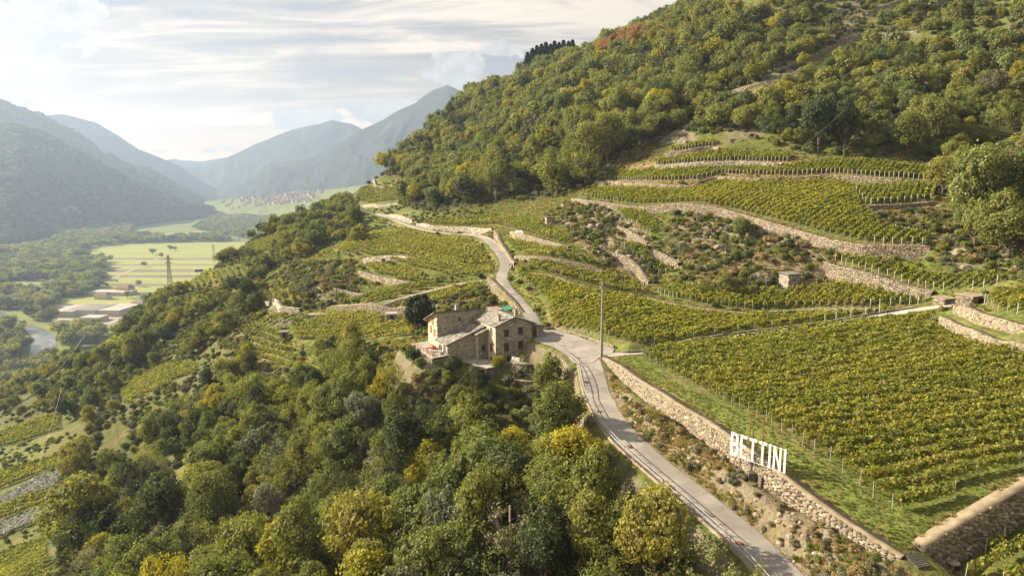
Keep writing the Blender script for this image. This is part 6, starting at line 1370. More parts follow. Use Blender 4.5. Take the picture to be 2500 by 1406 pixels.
# ------------------------------------------------------------------ trees
VEXCL = [[(550, 780), (600, 790), (610, 850), (560, 840)], [(470, 845), (570, 850), (580, 890), (480, 900)], [(700, 680), (800, 640), (860, 690), (820, 760), (730, 760)], [(245, 1050), (300, 1030), (310, 1090), (250, 1110)], [(285, 950), (400, 890), (490, 880), (490, 915), (400, 950), (300, 1000)], [(190, 845), (290, 808), (285, 855), (205, 870)], [(425, 705), (500, 660), (640, 640), (600, 680), (450, 715)],
         [(590, 825), (600, 795), (690, 760), (740, 765), (720, 905), (665, 920), (605, 870)], [(590, 605), (640, 580), (690, 565), (660, 620)], [(650, 690), (690, 680), (745, 750), (660, 740)], [(860, 490), (875, 455), (965, 440), (990, 490), (900, 505)],
         [(-30, 1030), (150, 1000), (160, 1250), (125, 1440), (-30, 1440)]]
def tree(label, x, y, R_, mat='leaf_olive', crown=None, trunk=None, group=None, name='tree', cat='tree', sz=1.0, seed=0, z=None, tmat=None):
    r = random.Random(seed + int(x * 31 + y * 17)); z = gz(x, y) if z is None else z
    root = empty(name, (x, y, z - .1), r.uniform(0, 6.28)); root.scale = (R_ * r.uniform(.9, 1.1), R_ * r.uniform(.9, 1.1), R_ * sz * r.uniform(.9, 1.1)); tag(root, label, cat, group)
    if trunk is None: trunk = r.choice(TRUNK)
    link('trunk', trunk, root); c = link('crown', crown if crown is not None else r.choice(CROWN), root); setmat(c, M[mat]); return root
EX = VEXCL + [[(1640, 330), (1780, 330), (1960, 372), (2320, 400), (2320, 460), (1500, 460), (1500, 400)]]
dense = grid_pts([FOREST_D], 9.0, 1, excl=EX, vis=25, lift=9); slopeS = grid_pts([FOREST_S, FOREST_S2], 6.3, 2, excl=EX, vis=14, lift=5); slopeS = slopeS[(fbm(slopeS[:, 0], slopeS[:, 1], 38, 3, 15) > -.02) | (np.random.default_rng(3).uniform(size=len(slopeS)) < .22)]; low = grid_pts([FOREST_L], 5.6, 3, vis=9, excl=EX, lift=5); right = grid_pts([FOREST_R], 7.4, 4, excl=EX, vis=16, lift=5)
rs = np.random.default_rng(12)
big = fbm(right[:, 0], right[:, 1], 45, 2, 77); right = right[(rs.uniform(size=len(right)) < np.where(big > -.05, .95, .72))]
# not on the clear path line high on the slope
pxr, pyr, _ = project(right[:, 0], right[:, 1], right[:, 2]); clear = inpoly(pxr, pyr, [(1740, 240), (1900, 190), (1960, 165), (2060, 90), (2260, 70), (2260, 130), (2120, 130), (2000, 190), (1900, 250), (1760, 270)]) | inpoly(pxr, pyr, [(2000, 20), (2200, -20), (2200, 50), (2060, 110)]); right = right[~clear]
# keep the farmhouse in view: lower crowns just below it
def sizes(P, lo, hi, seed): return np.random.default_rng(seed).uniform(lo, hi, len(P))
sets = [('dense', dense, sizes(dense, 4.6, 8.4, 1)), ('slope', slopeS, sizes(slopeS, 2.4, 5.8, 2)), ('low', low, sizes(low, 2.6, 5.2, 3)), ('right', right, sizes(right, 2.6, 6.0, 4))]
labels = {'dense': 'olive green broadleaf tree in the dense forest covering the upper hill', 'slope': 'rounded tree on the wooded slope going down to the valley at the left', 'low': 'broadleaf tree in the wood below the farmhouse and left of the guard rail', 'right': 'tree or tall shrub on the rough slope at the upper right'}
rec = []
for nm, P, S in sets:
    for k in range(len(P)):
        px, py, zc = project(P[k, 0], P[k, 1], P[k, 2] + S[k]); rec.append((S[k] / zc, nm, P[k], S[k], px, py))
# crowns must not cover the house, the road or the bastion
RPX = np.array(project(RP['road'][:, 0], RP['road'][:, 1], RP['road'][:, 2])[:2])
def hides(r):
    _, nm, p, s, px, py = r
    if nm in ('low', 'slope'):
        rad = s * FPX / (p[1] + 5)
        top = py - rad * 1.5
        if 990 < px < 1340 and top < 935 and p[1] < 165: return True
        if 1300 < px < 1420 and top < 900: return True
        if 1212 < px + rad * .5 and px - rad * .5 < 1318 and py - rad * 1.95 < 955 and py > 870: return True
        for q in VEXCL:
            if inpoly(np.array([px]), np.array([py - rad * .3]), q)[0]: return True
        if nm == 'low' and (np.hypot(RPX[0] - px, RPX[1] - py + rad * .4).min() < rad * .95): return True
    return False
rec = [r for r in rec if not hides(r)]
rec.sort(key=lambda r: -r[0]); rec = [r for r in rec if -150 < r[4] < 2650 and -200 < r[5] < 1600]
print('TREES', len(rec))
rt = random.Random(3)
mats_near = {'low': ['leaf_olive'] * 8 + ['leaf_green'] * 5 + ['leaf_dark'] * 2 + ['leaf_grey', 'leaf_yellow'], 'slope': ['leaf_olive'] * 5 + ['leaf_green'] * 3 + ['leaf_dark'] * 3 + ['leaf_yellow', 'leaf_grey'], 'dense': ['leaf_olive'] * 7 + ['leaf_green'] * 2 + ['leaf_yellow'], 'right': ['leaf_olive'] * 6 + ['leaf_green'] * 3 + ['leaf_dark'] * 2 + ['leaf_brown']}
look = {'leaf_olive': 'olive', 'leaf_green': 'green', 'leaf_dark': 'dark green', 'leaf_grey': 'greyish', 'leaf_brown': 'brownish', 'leaf_yellow': 'yellow-green'}
place = {'dense': 'tree in the dense forest on the upper hill', 'slope': 'tree on the wooded slope down to the valley at the left', 'low': 'tree in the wood between the farmhouse and the lower edge', 'right': 'tree on the rough slope at the upper right'}
for r in rec[:280]:
    _, nm, p, s, px, py = r; mt = rt.choice(mats_near[nm]); cr = rt.choice(CROWN + (CROWN_THIN if rt.random() < (.75 if nm == 'low' else .3) else []))
    lb = '%s broadleaf %s' % (look[mt], place[nm]); tree(lb, float(p[0]), float(p[1]), float(s), mt, cr, group=lb + 's', seed=int(px), sz=rt.uniform(.85, 1.35))
rest = rec[280:]
far_ = [r for r in rest if r[2][1] > 270]; near_ = [r for r in rest if r[2][1] <= 270]
def stuff_forest(name, label, R_, crowns, seed):
    P = np.array([r[2] for r in R_]); S = np.array([r[3] for r in R_]); P = P - np.array([0, 0, .2])
    pr = [(crowns[i % len(crowns)], M[m]) for i, m in enumerate(['leaf_olive'] * 6 + ['leaf_green'] * 3 + ['leaf_dark', 'leaf_yellow'])]
    scatter(name, label, 'trees', P, S, pr, seed)
stuff_forest('forest', 'mass of olive broadleaf trees covering the far hillside', far_, CROWN_LOW + CROWN[:2], 5)
stuff_forest('woodland', 'smaller trees filling the gaps of the near woods', near_, CROWN, 6)
# undergrowth between the trees, scrub on the rocky banks
SCRUB = [(BUSH[i % 5], M[m]) for i, m in enumerate(['leaf_olive', 'leaf_green', 'leaf_brown', 'leaf_dark', 'leaf_olive', 'leaf_green', 'leaf_grey'])]
ug = grid_pts([FOREST_L, FOREST_S], 3.2, 21, vis=8, excl=VEXCL, lift=2)
scatter('undergrowth', 'low bushes under and between the trees', 'undergrowth', ug - np.array([0, 0, .2]), np.random.default_rng(1).uniform(.9, 2.0, len(ug)), SCRUB, 7)
ug = grid_pts([FOREST_D, FOREST_R], 4.2, 22, vis=10, excl=EX, lift=2)
m_ = ~inpoly(*project(ug[:, 0], ug[:, 1], ug[:, 2])[:2], [(1740, 240), (1900, 190), (1960, 165), (2060, 90), (2260, 70), (2260, 120), (2120, 120), (2000, 170), (1900, 230), (1760, 250)])
UPROCK = [ROCKS[i] for i in (3, 4, 5, 12, 13)] + [[(2180, 250), (2270, 240), (2260, 300), (2190, 300)], [(2330, 560), (2500, 520), (2500, 680), (2340, 660)]]
pu_ = project(ug[:, 0], ug[:, 1], ug[:, 2])[:2]
for q in UPROCK: m_ &= ~(inpoly(pu_[0], pu_[1], q) & (np.random.default_rng(9).uniform(size=len(ug)) < .1))
ug = ug[m_ & (np.random.default_rng(5).uniform(size=len(ug)) < .95)]
scatter('undergrowth', 'scrub covering the upper slope', 'undergrowth', ug - np.array([0, 0, .3]), np.random.default_rng(2).uniform(.9, 2.6, len(ug)), SCRUB, 8)
SCR = ROCKS[1:3] + [[(640, 740), (700, 640), (860, 640), (880, 740), (740, 760)], [(900, 860), (1000, 850), (1060, 905), (1190, 930), (1330, 880), (1400, 960), (1300, 1010), (900, 990)], [(1040, 740), (1190, 705), (1275, 765), (1100, 768)], [(560, 790), (660, 760), (620, 860), (560, 860)]] + [[(1480, 530), (1620, 600), (1600, 700), (1480, 640)], [(1640, 520), (2050, 610), (2060, 700), (1640, 700)], [(2120, 520), (2290, 510), (2290, 570), (2180, 572)], [(2300, 560), (2520, 560), (2520, 690), (2300, 670)]]
sp_ = grid_pts(SCR, 1.7, 23, vis=6, lift=1); sp_ = sp_[np.random.default_rng(4).uniform(size=len(sp_)) < np.where(fbm(sp_[:, 0], sp_[:, 1], 14, 3, 6) > -.15, .82, .35)]
scatter('scrub', 'mixed scrub on the rocky banks between the terraces', 'scrub', sp_ - np.array([0, 0, .1]), np.random.default_rng(3).uniform(.4, 1.7, len(sp_)), SCRUB + [(BUSH[1], M['grass_dry'])], 9)
# bushes by the near road slope
sn = grid_pts([[(1500, 960), (1700, 1075), (1880, 1195), (1960, 1240), (2100, 1330), (2230, 1406), (2230, 1480), (1960, 1480), (1905, 1360), (1700, 1180), (1540, 1030)]], 1.15, 24, vis=5, lift=.5)
pxn, pyn, _ = project(sn[:, 0], sn[:, 1], sn[:, 2]); prob = np.where(inpoly(pxn, pyn, [(1950, 1230), (2230, 1380), (2230, 1500), (2000, 1500), (1930, 1330)]), .62, .26)
sn = sn[np.random.default_rng(6).uniform(size=len(sn)) < prob * 2.1]
scatter('scrub', 'grey-brown brambles and herbs on the bank above the sloping road', 'scrub', sn - np.array([0, 0, .05]), np.random.default_rng(8).uniform(.28, .85, len(sn)), [(BUSH[0], M['leaf_brown']), (BUSH[1], M['leaf_brown']), (BUSH[2], M['leaf_olive']), (BUSH[3], M['leaf_green']), (BUSH[4], M['leaf_grey']), (BUSH[1], M['grass_dry'])], 10)
# loose rocks on that bank
rk_ = []
for k in range(5):
    r = random.Random(k); bm = bmesh.new(); bmesh.ops.create_icosphere(bm, subdivisions=1, radius=1)
    for v in bm.verts: v.co = Vector((v.co.x * r.uniform(.75, 1.2), v.co.y * r.uniform(.7, 1.1), v.co.z * r.uniform(.5, .8)))
    me = bpy.data.meshes.new('rock'); bm.to_mesh(me); bm.free(); a = me.attributes.new('tint', 'FLOAT', 'POINT'); a.data.foreach_set('value', np.full(len(me.vertices), .15 + k * .17, dtype=np.float32)); me.materials.append(M['warm_stone']); rk_.append(me)
rr2 = grid_pts([NEARROCK], .8, 31, vis=5, lift=.3); rr2 = rr2[np.random.default_rng(9).uniform(size=len(rr2)) < np.where(fbm(rr2[:, 0], rr2[:, 1], 5, 3, 4) > .05, .8, .15)]
scatter('rubble', 'loose rocks on the bank above the sloping road', 'rubble', rr2, np.random.default_rng(10).uniform(.10, .60, len(rr2)), [(m_, None) for m_ in rk_], 11, tilt=.4)
rr3 = grid_pts(SCR, 4.2, 32, vis=6, lift=.5)
scatter('rubble', 'rocks showing through the scrub of the middle slope', 'rubble', rr3, np.random.default_rng(11).uniform(.25, 1.0, len(rr3)), [(m_, M['hill_rock']) for m_ in rk_], 12, tilt=.5)
# grass
TUFT = [tuft_mesh('tuft', i, 70, 1.0, .9, .5, .07) for i in range(3)]
for me in TUFT: me.materials.append(M['grass_dry'])
gd = grid_pts([[(1470, 875), (1560, 930), (1750, 1060), (1900, 1170), (2060, 1290), (2220, 1406), (1990, 1450), (1900, 1370), (1700, 1190), (1540, 1040), (1455, 940)]], .46, 41, vis=5, lift=.2); gd = gd[fbm(gd[:, 0], gd[:, 1], 6, 3, 8) > -.22]
scatter('dry_grass', 'straw coloured grass tufts on the bank above the road', 'grass', gd, np.random.default_rng(12).uniform(.18, .5, len(gd)), [(TUFT[0], M['grass_dry']), (TUFT[1], M['grass_dry']), (TUFT[2], M['grass_green'])], 13, pickp=[.4, .35, .25])
gg = grid_pts([[(1482, 858), (1545, 868), (1640, 930), (1800, 1005), (1990, 1110), (2200, 1262), (2530, 1125), (2530, 1165), (2250, 1335), (2205, 1335), (1900, 1128), (1600, 930)], [(1640, 900), (2400, 1000), (2400, 1180), (2200, 1240)]], .45, 42, vis=4, lift=.1); gg = gg[np.random.default_rng(2).uniform(size=len(gg)) < .75]
scatter('grass', 'green grass along the inside of the big vineyard wall', 'grass', gg, np.random.default_rng(13).uniform(.07, .24, len(gg)), [(TUFT[2], M['grass_green']), (TUFT[1], M['grass_green']), (TUFT[0], M['grass_dry'])], 14, pickp=[.5, .4, .1])
gm = grid_pts([[(880, 830), (1010, 825), (1000, 900), (880, 930), (900, 860)], [(1060, 735), (1190, 700), (1270, 760), (1100, 765)], [(1270, 680), (1300, 690), (1345, 800), (1312, 790), (1300, 740)], [(1480, 600), (2060, 600), (2060, 720), (1640, 720)]], 1.1, 43, vis=5, lift=.3)
scatter('dry_grass', 'tufts of grass on the open patches of the slope', 'grass', gm, np.random.default_rng(14).uniform(.2, .6, len(gm)), [(TUFT[0], M['grass_dry']), (TUFT[1], M['grass_green']), (TUFT[2], M['grass_dry'])], 15)
ge = []
for nme in ('great', 'field_top', 'upper_left', 'upper_mid', 'mid_right', 'steps_b', 'steps_c', 'road_left', 'steps_a', 'upper_top'):
    P3, lw = WP[nme]; Q = resample(P3, .6); tg = np.gradient(Q[:, :2], axis=0); tg /= np.linalg.norm(tg, axis=1)[:, None]; nr = np.stack([-tg[:, 1], tg[:, 0]], 1) * lw; o_ = np.random.default_rng(3).uniform(.3, 1.6, len(Q)); xy = Q[:, :2] - nr * o_[:, None]; ge.append(np.c_[xy, sample(ZZ, xy[:, 0], xy[:, 1])])
ge = np.concatenate(ge); scatter('dry_grass', 'straw coloured grass strips along the tops of the terrace walls', 'grass', ge, np.random.default_rng(15).uniform(.25, .5, len(ge)), [(TUFT[0], M['grass_dry']), (TUFT[1], M['grass_dry'])], 16)

# single trees and bushes that stand out
def at(px, py): q = cast(px, py)[0]; return float(q[0]), float(q[1])
def tr(label, px, py, R_, **k): x, y = at(px, py); return tree(label, x, y, R_, **k)
tr('tall dark conifer beside the left end of the farmhouse', 1030, 822, 5.6, mat='leaf_fir', crown=crown_mesh('crown', 200, 5200, .045, 14, 1.6, .38, .24, .36, 1.1), name='conifer', sz=1.0)
CROWN_CONE = crown_mesh('crown', 201, 3500, .05, 10, 1.5, .30, .38, .5, .95); CROWN_CONE.materials.append(M['leaf_yellow'])
for lb, px, py, R_ in (('egg shaped clipped golden green bush standing against the farmhouse front', 1216, 903, 2.1), ('rounded yellow-green clipped bush behind the stair railing', 1278, 882, 1.5)):
    x, y = at(px, py); tree(lb, x, y, R_, 'leaf_yellow' , CROWN_CONE, name='clipped_bush', cat='bush', z=gz(x, y) - .4)
for lb, u_, v2, R_, mt in (('round olive bush at the foot of the terrace, nearest its front corner', -14.2, 2.2, 1.5, 'leaf_olive'), ('green bush on the mound left of the terrace railing', -15.2, 5.5, 1.6, 'leaf_green'), ('dark bush on the mound below the terrace fence', -15.5, 9.5, 1.9, 'leaf_dark'), ('low olive bush under the front corner of the terrace', -12.0, 1.2, 1.3, 'leaf_olive'), ('pale grey bush between terrace and annex', -10.2, 2.2, 1.2, 'leaf_grey'), ('olive bush left of the terrace fence', -15.6, 13.5, 2.2, 'leaf_olive')):
    x, y = uv(u_, v2); tree(lb, x, y, R_, mt, BUSH[int(abs(u_)) % 5], name='bush', cat='bush', z=gz(x, y) - .3)
tr('broad yellow tree glowing in the middle of the lower wood', 1035, 1190, 4.0, mat='leaf_yellow', crown=CROWN[2], seed=2)
tr('small bright yellow tree beside the larger yellow one in the lower wood', 990, 1215, 2.6, mat='leaf_yellow', crown=CROWN_THIN[0])
tr('tall yellowish tree leaning over the guard rail below the yard', 1338, 1010, 3.4, mat='leaf_olive', crown=CROWN[1], sz=1.5)
tr('big green tree right beside the upper guard rail', 1350, 1130, 4.0, mat='leaf_green', crown=CROWN[3], sz=1.35)
tr('dark ivy covered bush hanging at the guard rail', 1462, 1190, 2.2, mat='leaf_dark', crown=CROWN[0], sz=1.2)
tr('dark evergreen bush under the annex wall of the farmhouse', 1110, 915, 2.4, mat='leaf_dark', crown=CROWN[4])
tr('dark green tree in front of the lower house terrace', 1170, 965, 2.7, mat='leaf_dark', crown=CROWN[5])
tr('bushy green tree at the left of the dark conifer', 1000, 805, 2.6, mat='leaf_olive', crown=CROWN[3])
tr('grey-green olive tree on the walled ledge of the middle slope', 1638, 622, 3.2, mat='leaf_grey', crown=CROWN_THIN[1], group=None)
tr('smaller grey-green olive tree right of the larger olive', 1672, 632, 2.0, mat='leaf_grey', crown=CROWN_THIN[2])
tr('round green tree at the foot of the longest terrace wall', 1815, 585, 3.3, mat='leaf_olive', crown=CROWN[2])
tr('small leafy fruit tree on the terrace left of the square stone shed', 1776, 722, 2.7, mat='leaf_green', crown=CROWN[4])
tr('slender fruit tree among the vines, left of the leafy one', 1718, 720, 2.1, mat='leaf_green', crown=CROWN_THIN[1])
tr('lone golden tree on the grass path high on the slope', 2205, 82, 4.2, mat='leaf_yellow', crown=CROWN_THIN[0])
tr('big dark spreading tree above the upper vine terraces', 1995, 382, 9.0, mat='leaf_dark', crown=CROWN[1], sz=1.1)
tr('tall dark tree beside the big spreading one above the terraces', 2060, 385, 6.5, mat='leaf_dark', crown=CROWN[3], sz=1.2)
tr('large rounded tree at the forest edge left of the vine terraces', 1350, 485, 8.5, mat='leaf_olive', crown=CROWN[0], sz=1.1)
tr('very large tree at the right side overhanging the vine terraces', 2370, 585, 8.5, mat='leaf_green', crown=CROWN[5], sz=1.3)
tr('tall brownish tree behind the very large one at the right side', 2440, 560, 8.0, mat='leaf_olive', crown=CROWN[2], sz=1.3)
tr('big round chestnut tree in the lower left corner', 205, 1345, 8.6, mat='leaf_olive', crown=CROWN[4], sz=.95)
tr('big round chestnut tree right of the other one in the lower left', 400, 1325, 7.4, mat='leaf_dark', crown=CROWN[1], sz=.95)
tr('large single tree on the left slope above the vineyard patch', 330, 905, 7.5, mat='leaf_olive', crown=CROWN[3])
tr('small red-leaved shrub on the left slope', 228, 1170, 2.2, mat='leaf_russet', crown=BUSH[0], name='shrub', cat='shrub')
for i, (px, py, R_) in enumerate([(1245, 1400, 4.2), (1330, 1430, 3.8), (375, 1215, 4.5), (330, 1255, 3.6), (690, 1200, 4.5)]):
    tr(['pale bare birch with thin white branches at the lower edge', 'second pale birch right of the bare one at the lower edge', 'thin leafed birch on the left slope with pale trunk', 'small birch beside the thin leafed one on the left slope', 'weeping grey tree in the left part of the lower wood'][i], px, py, R_, mat=['leaf_brown', 'leaf_olive', 'leaf_grey', 'leaf_grey', 'leaf_grey'][i], crown=CROWN_THIN[i % 3], trunk=TRUNK_BARE[i % 3], sz=1.4)
for i, (px, top) in enumerate([(1288, 128), (1300, 118), (1311, 112), (1322, 108), (1333, 104), (1344, 108), (1354, 101), (1365, 104), (1376, 99), (1388, 101), (1398, 98), (1408, 112), (1418, 122), (1328, 116), (1382, 110), (1350, 112)]):
    y = 596 + (i * 7) % 19; v = dirpx(px, top); x = v[0] / v[1] * y; zt = v[2] / v[1] * y + CAMZ; g_ = gz(x, y); h_ = (zt - g_) / 2.0
    r_ = empty('spruce', (x, y, g_)); r_.scale = (h_ * 1.9, h_ * 1.9, h_); tag(r_, 'dark spruce in the small clump on the skyline', 'spruce', 'dark spruces in the clump on the skyline'); link('crown', FIR[i % 2], r_); link('trunk', TRUNK[0], r_).scale = (.5, .5, 1)
for i, (px, py, R_, mt) in enumerate([(1500, 118, 8, 'leaf_russet'), (1530, 105, 8.5, 'leaf_russet'), (1565, 95, 8, 'leaf_russet'), (1545, 120, 7, 'leaf_russet'), (1590, 90, 7, 'leaf_russet'), (1480, 130, 7, 'leaf_russet'), (1600, 108, 7.5, 'leaf_yellow'), (1555, 128, 6.5, 'leaf_yellow'), (1440, 225, 7, 'leaf_yellow'), (1425, 240, 6, 'leaf_yellow')]):
    russ = mt == 'leaf_russet'; tr('russet autumn tree on the skyline right of the spruces' if russ else 'bright yellow-green tree among the upper forest', px, py + 22, R_, mat=mt, crown=CROWN[i % 6], group='russet trees on the skyline' if russ else 'bright yellow-green trees in the upper forest')
# netted strips at the left edge
M['net'] = leaf_mat('net', (0.30, 0.32, 0.29), (0.42, 0.43, 0.40), trans=.2, tcol=(1, 1, 1))
for lb, poly, a, b in (('vines under pale bird netting in the upper white strip at the left edge', [(-20, 1222), (145, 1150), (155, 1165), (130, 1195), (-20, 1245)], (0, 1230), (130, 1175)), ('vines under pale bird netting in the lower white strip at the left edge', [(-20, 1285), (130, 1235), (125, 1262), (-20, 1320)], (0, 1300), (120, 1250))):
    vineyard(lb, poly, a, b, 1.9, 'post_wood', 1.5, 1.2, 60, .5, mat='net')
build_rows()
# white tarpaulin, bare poles, stone pile, pipe
q = castp([(1245, 577), (1262, 574), (1284, 584), (1250, 582)]); n = 7; vs = []
for i in range(n):
    for j in range(n):
        a = q[0] + (q[1] - q[0]) * i / (n - 1) * 1.6; b = a + (q[3] - q[0]) * 0; vs.append((a[0] + j * .35, a[1] - j * .75, a[2] + 1.4 - j * .42 + .25 * math.sin(i * 2.1 + j) + .1 * math.cos(j * 3)))
mb = MB(); mb.add(vs, [(i * n + j, i * n + j + 1, (i + 1) * n + j + 1, (i + 1) * n + j) for i in range(n - 1) for j in range(n - 1)], 0, .5); tag(mb.build('tarpaulin', M['post_white']), 'crumpled white tarpaulin hanging over the terrace wall right of the road bend', 'tarpaulin')
sp0 = cast(1588, 1026)[0]; r_ = empty('stone_pile', tuple(sp0)); tag(r_, 'small heap of pale loose stones on the bank between road and wall', 'stone pile')
for k in range(26):
    rr_ = random.Random(k); o = link('stone', rk_[k % 5], r_); o.location = (rr_.uniform(-1.5, 1.5), rr_.uniform(-.8, .8), rr_.uniform(.05, .55)); s = rr_.uniform(.16, .34); o.scale = (s, s, s); o.rotation_euler = (rr_.random() * 3, rr_.random() * 3, rr_.random() * 3)
bpm = MB(); bpm.tube([(0, 0, -.3), (0, 0, 3.0)], .07, 5); bpme = bpm.mesh('bare_pole'); bpme.materials.append(M['post_wood'])
for px, py in [(1769, 222), (1788, 219), (1804, 214), (1825, 208), (1878, 182), (1890, 183), (1892, 160), (1957, 136), (1992, 123), (2012, 104), (2026, 97), (2066, 62), (2074, 58), (2092, 52), (1800, 62), (1831, 30), (1393, 262), (915, 620), (940, 560), (1146, 520)]:
    q = cast(px, py)[0]; o = link('bare_pole', bpme); o.location = tuple(q); o.scale = (1, 1, 1.15 + (px % 5) * .1 + q[1] / 700); o.rotation_euler = (0, ((px % 7) - 3) * .01, 0)
    tag(o, 'thin bare pole standing on the grassy ledges high on the slope' if px > 1700 else 'thin bare wooden pole on the slope above the road', 'pole', 'bare poles on the upper ledges' if px > 1700 else 'bare poles above the road')

# ------------------------------------------------------------------ cables
def wire(label, pts, sag=.0, r=.03, mat='galvanised', group=None):
    """pts: points in space joined by sagging spans"""
    Q = []
    for a, b in zip(pts[:-1], pts[1:]):
        a = Vector(a); b = Vector(b)
        for k in range(12): t = k / 12; p_ = a.lerp(b, t); p_.z -= sag * 4 * t * (1 - t); Q.append(p_)
    Q.append(Vector(pts[-1])); org = Q[0].copy(); mb = MB(); mb.tube([q - org for q in Q], r, 4); o = mb.build('cable', M[mat]); o.location = org; tag(o, label, 'cable', group); return o
wire('cable running down from the farmhouse corner across the lower wood', [(-6, 141, CAMZ - 35.0), at_d(1045, 1018, 124), at_d(855, 1225, 100)], .5, .03)
wire('thin second cable crossing the lower wood beside the first', [at_d(1190, 1000, 128), at_d(1000, 1165, 110), at_d(700, 1330, 92)], .8, .02)
wire('cable high up crossing the big dark tree at the upper right', [at_d(1975, 345, 215), at_d(2090, 240, 235), at_d(2215, 105, 260), at_d(2330, -20, 300)], .5, .05)
wire('cable over the forest at the top, running up to the right', [at_d(1555, 160, 330), at_d(1680, 105, 350), at_d(1815, 48, 400)], 1.0, .06)
wire('cable from the forest edge down over the far road', [at_d(1140, 488, 290), at_d(1010, 528, 275)], 1.2, .05)
wire('cable above the round vineyard going down to the left spur', [at_d(1010, 528, 275), at_d(862, 612, 235), at_d(650, 700, 215), at_d(450, 800, 200)], 1.2, .045)
for i, (a, b, c_) in enumerate([((415, 668), (200, 828), (0, 1020)), ((412, 660), (210, 815), (-10, 985)), ((430, 720), (275, 880), (160, 960))]):
    wire('power cable crossing the left slope from the lattice pylon', [at_d(a[0], a[1], 620), at_d(b[0], b[1], 300), at_d(c_[0], c_[1], 180)], 3.0, .06, group='power cables at the left')
wire('long pale cable hanging down at the far left over the vineyards', [at_d(150, 950, 190), at_d(90, 1150, 165), at_d(0, 1300, 140)], .5, .016)
wire('cable from the grey pole towards the farmhouse', [PTOP, (4.5, 150, CAMZ - 30)], 1.0, .015)

# ------------------------------------------------------------------ valley: woods, houses, factory, pylons
def floor_pts(polys, s, seed, x0=-2600, x1=1200, y0=600, y1=4200, grow=0.0):
    rs = np.random.default_rng(seed); out = []
    gx, gy = np.meshgrid(np.arange(x0, x1, s), np.arange(y0, y1, s)); x = (gx + rs.uniform(-.5, .5, gx.shape) * s).ravel(); y = (gy + rs.uniform(-.5, .5, gy.shape) * s).ravel(); px, py, _ = project(x, y, np.zeros(len(x))); m = np.zeros(len(x), bool)
    for q in polys: m |= inpoly(px, py, q)
    return np.stack([x[m], y[m], np.zeros(m.sum()) - .5], 1)
VP = [(CROWN_LOW[i % 5], M[m]) for i, m in enumerate(['leaf_valley', 'leaf_valley', 'leaf_valley', 'leaf_olive', 'leaf_green', 'leaf_grey'])]
wa = floor_pts([[(-620, 640), (40, 622), (190, 610), (255, 640), (262, 690), (215, 720), (165, 730), (140, 735), (130, 775), (160, 800), (240, 800), (265, 830), (190, 860), (150, 860), (145, 825), (120, 800), (80, 782), (10, 758), (-620, 745)], [(-620, 790), (10, 785), (40, 806), (60, 818), (66, 850), (40, 890), (0, 915), (-620, 935)], [(0, 940), (60, 905), (130, 880), (160, 900), (100, 960), (0, 1010)]], 11, 1, y1=2600)
wa = wa[fbm(wa[:, 0], wa[:, 1], 90, 3, 3) > -.18]
scatter('valley_wood', 'riverside wood on the valley floor', 'trees', wa, np.random.default_rng(1).uniform(4.5, 12.5, len(wa)), VP, 17)
wb = floor_pts([[(-620, 640), (-620, 618), (60, 612), (150, 596), (300, 578), (420, 584), (540, 578), (560, 590), (440, 592), (300, 596), (230, 604), (180, 622), (60, 628)], [(470, 560), (540, 525), (700, 516), (720, 560), (620, 590), (560, 575)], [(180, 560), (330, 556), (300, 585), (120, 596)]], 17, 2, y0=1500, y1=4200)
scatter('valley_wood', 'belts of trees across the far valley fields', 'trees', wb, np.random.default_rng(2).uniform(8, 14, len(wb)), VP, 18)
wc = floor_pts([[(500, 532), (560, 506), (700, 492), (800, 480), (850, 470), (800, 520), (700, 530)]], 38, 3, y0=2200, y1=6500); wc = wc[np.random.default_rng(8).uniform(size=len(wc)) < .6]
scatter('valley_wood', 'scattered trees on the hazy plain before the town', 'trees', wc, np.random.default_rng(3).uniform(11, 20, len(wc)), VP, 19)
for i, (px, py, R_) in enumerate([(373, 622, 11), (395, 630, 8), (270, 640, 9), (352, 652, 8), (415, 612, 9), (427, 612, 8), (338, 700, 7), (262, 702, 5), (283, 600, 9), (240, 600, 10), (268, 598, 8), (312, 728, 7), (285, 690, 3)]):
    x, y = onfloor(px, py); lb = ['tall round tree in the green field, left of its smaller neighbour', 'smaller tree just right of the tall round field tree', 'rounded tree at the left end of the striped fields', 'bare looking tree in the middle of the striped fields', 'left tree of the pair near the top of the fields', 'right tree of the pair near the top of the fields', 'small tree in the field above the yellow house', 'little tree beside the field track', 'tree in the hedge line above the fields, rightmost of three', 'tree in the hedge line above the fields, leftmost of three', 'tree in the hedge line above the fields, middle of three', 'round garden tree beside the long white sheds', 'tiny tree by the field track'][i]
    tree(lb, x, y, R_, 'leaf_valley', CROWN_LOW[i % 5], z=0.0)
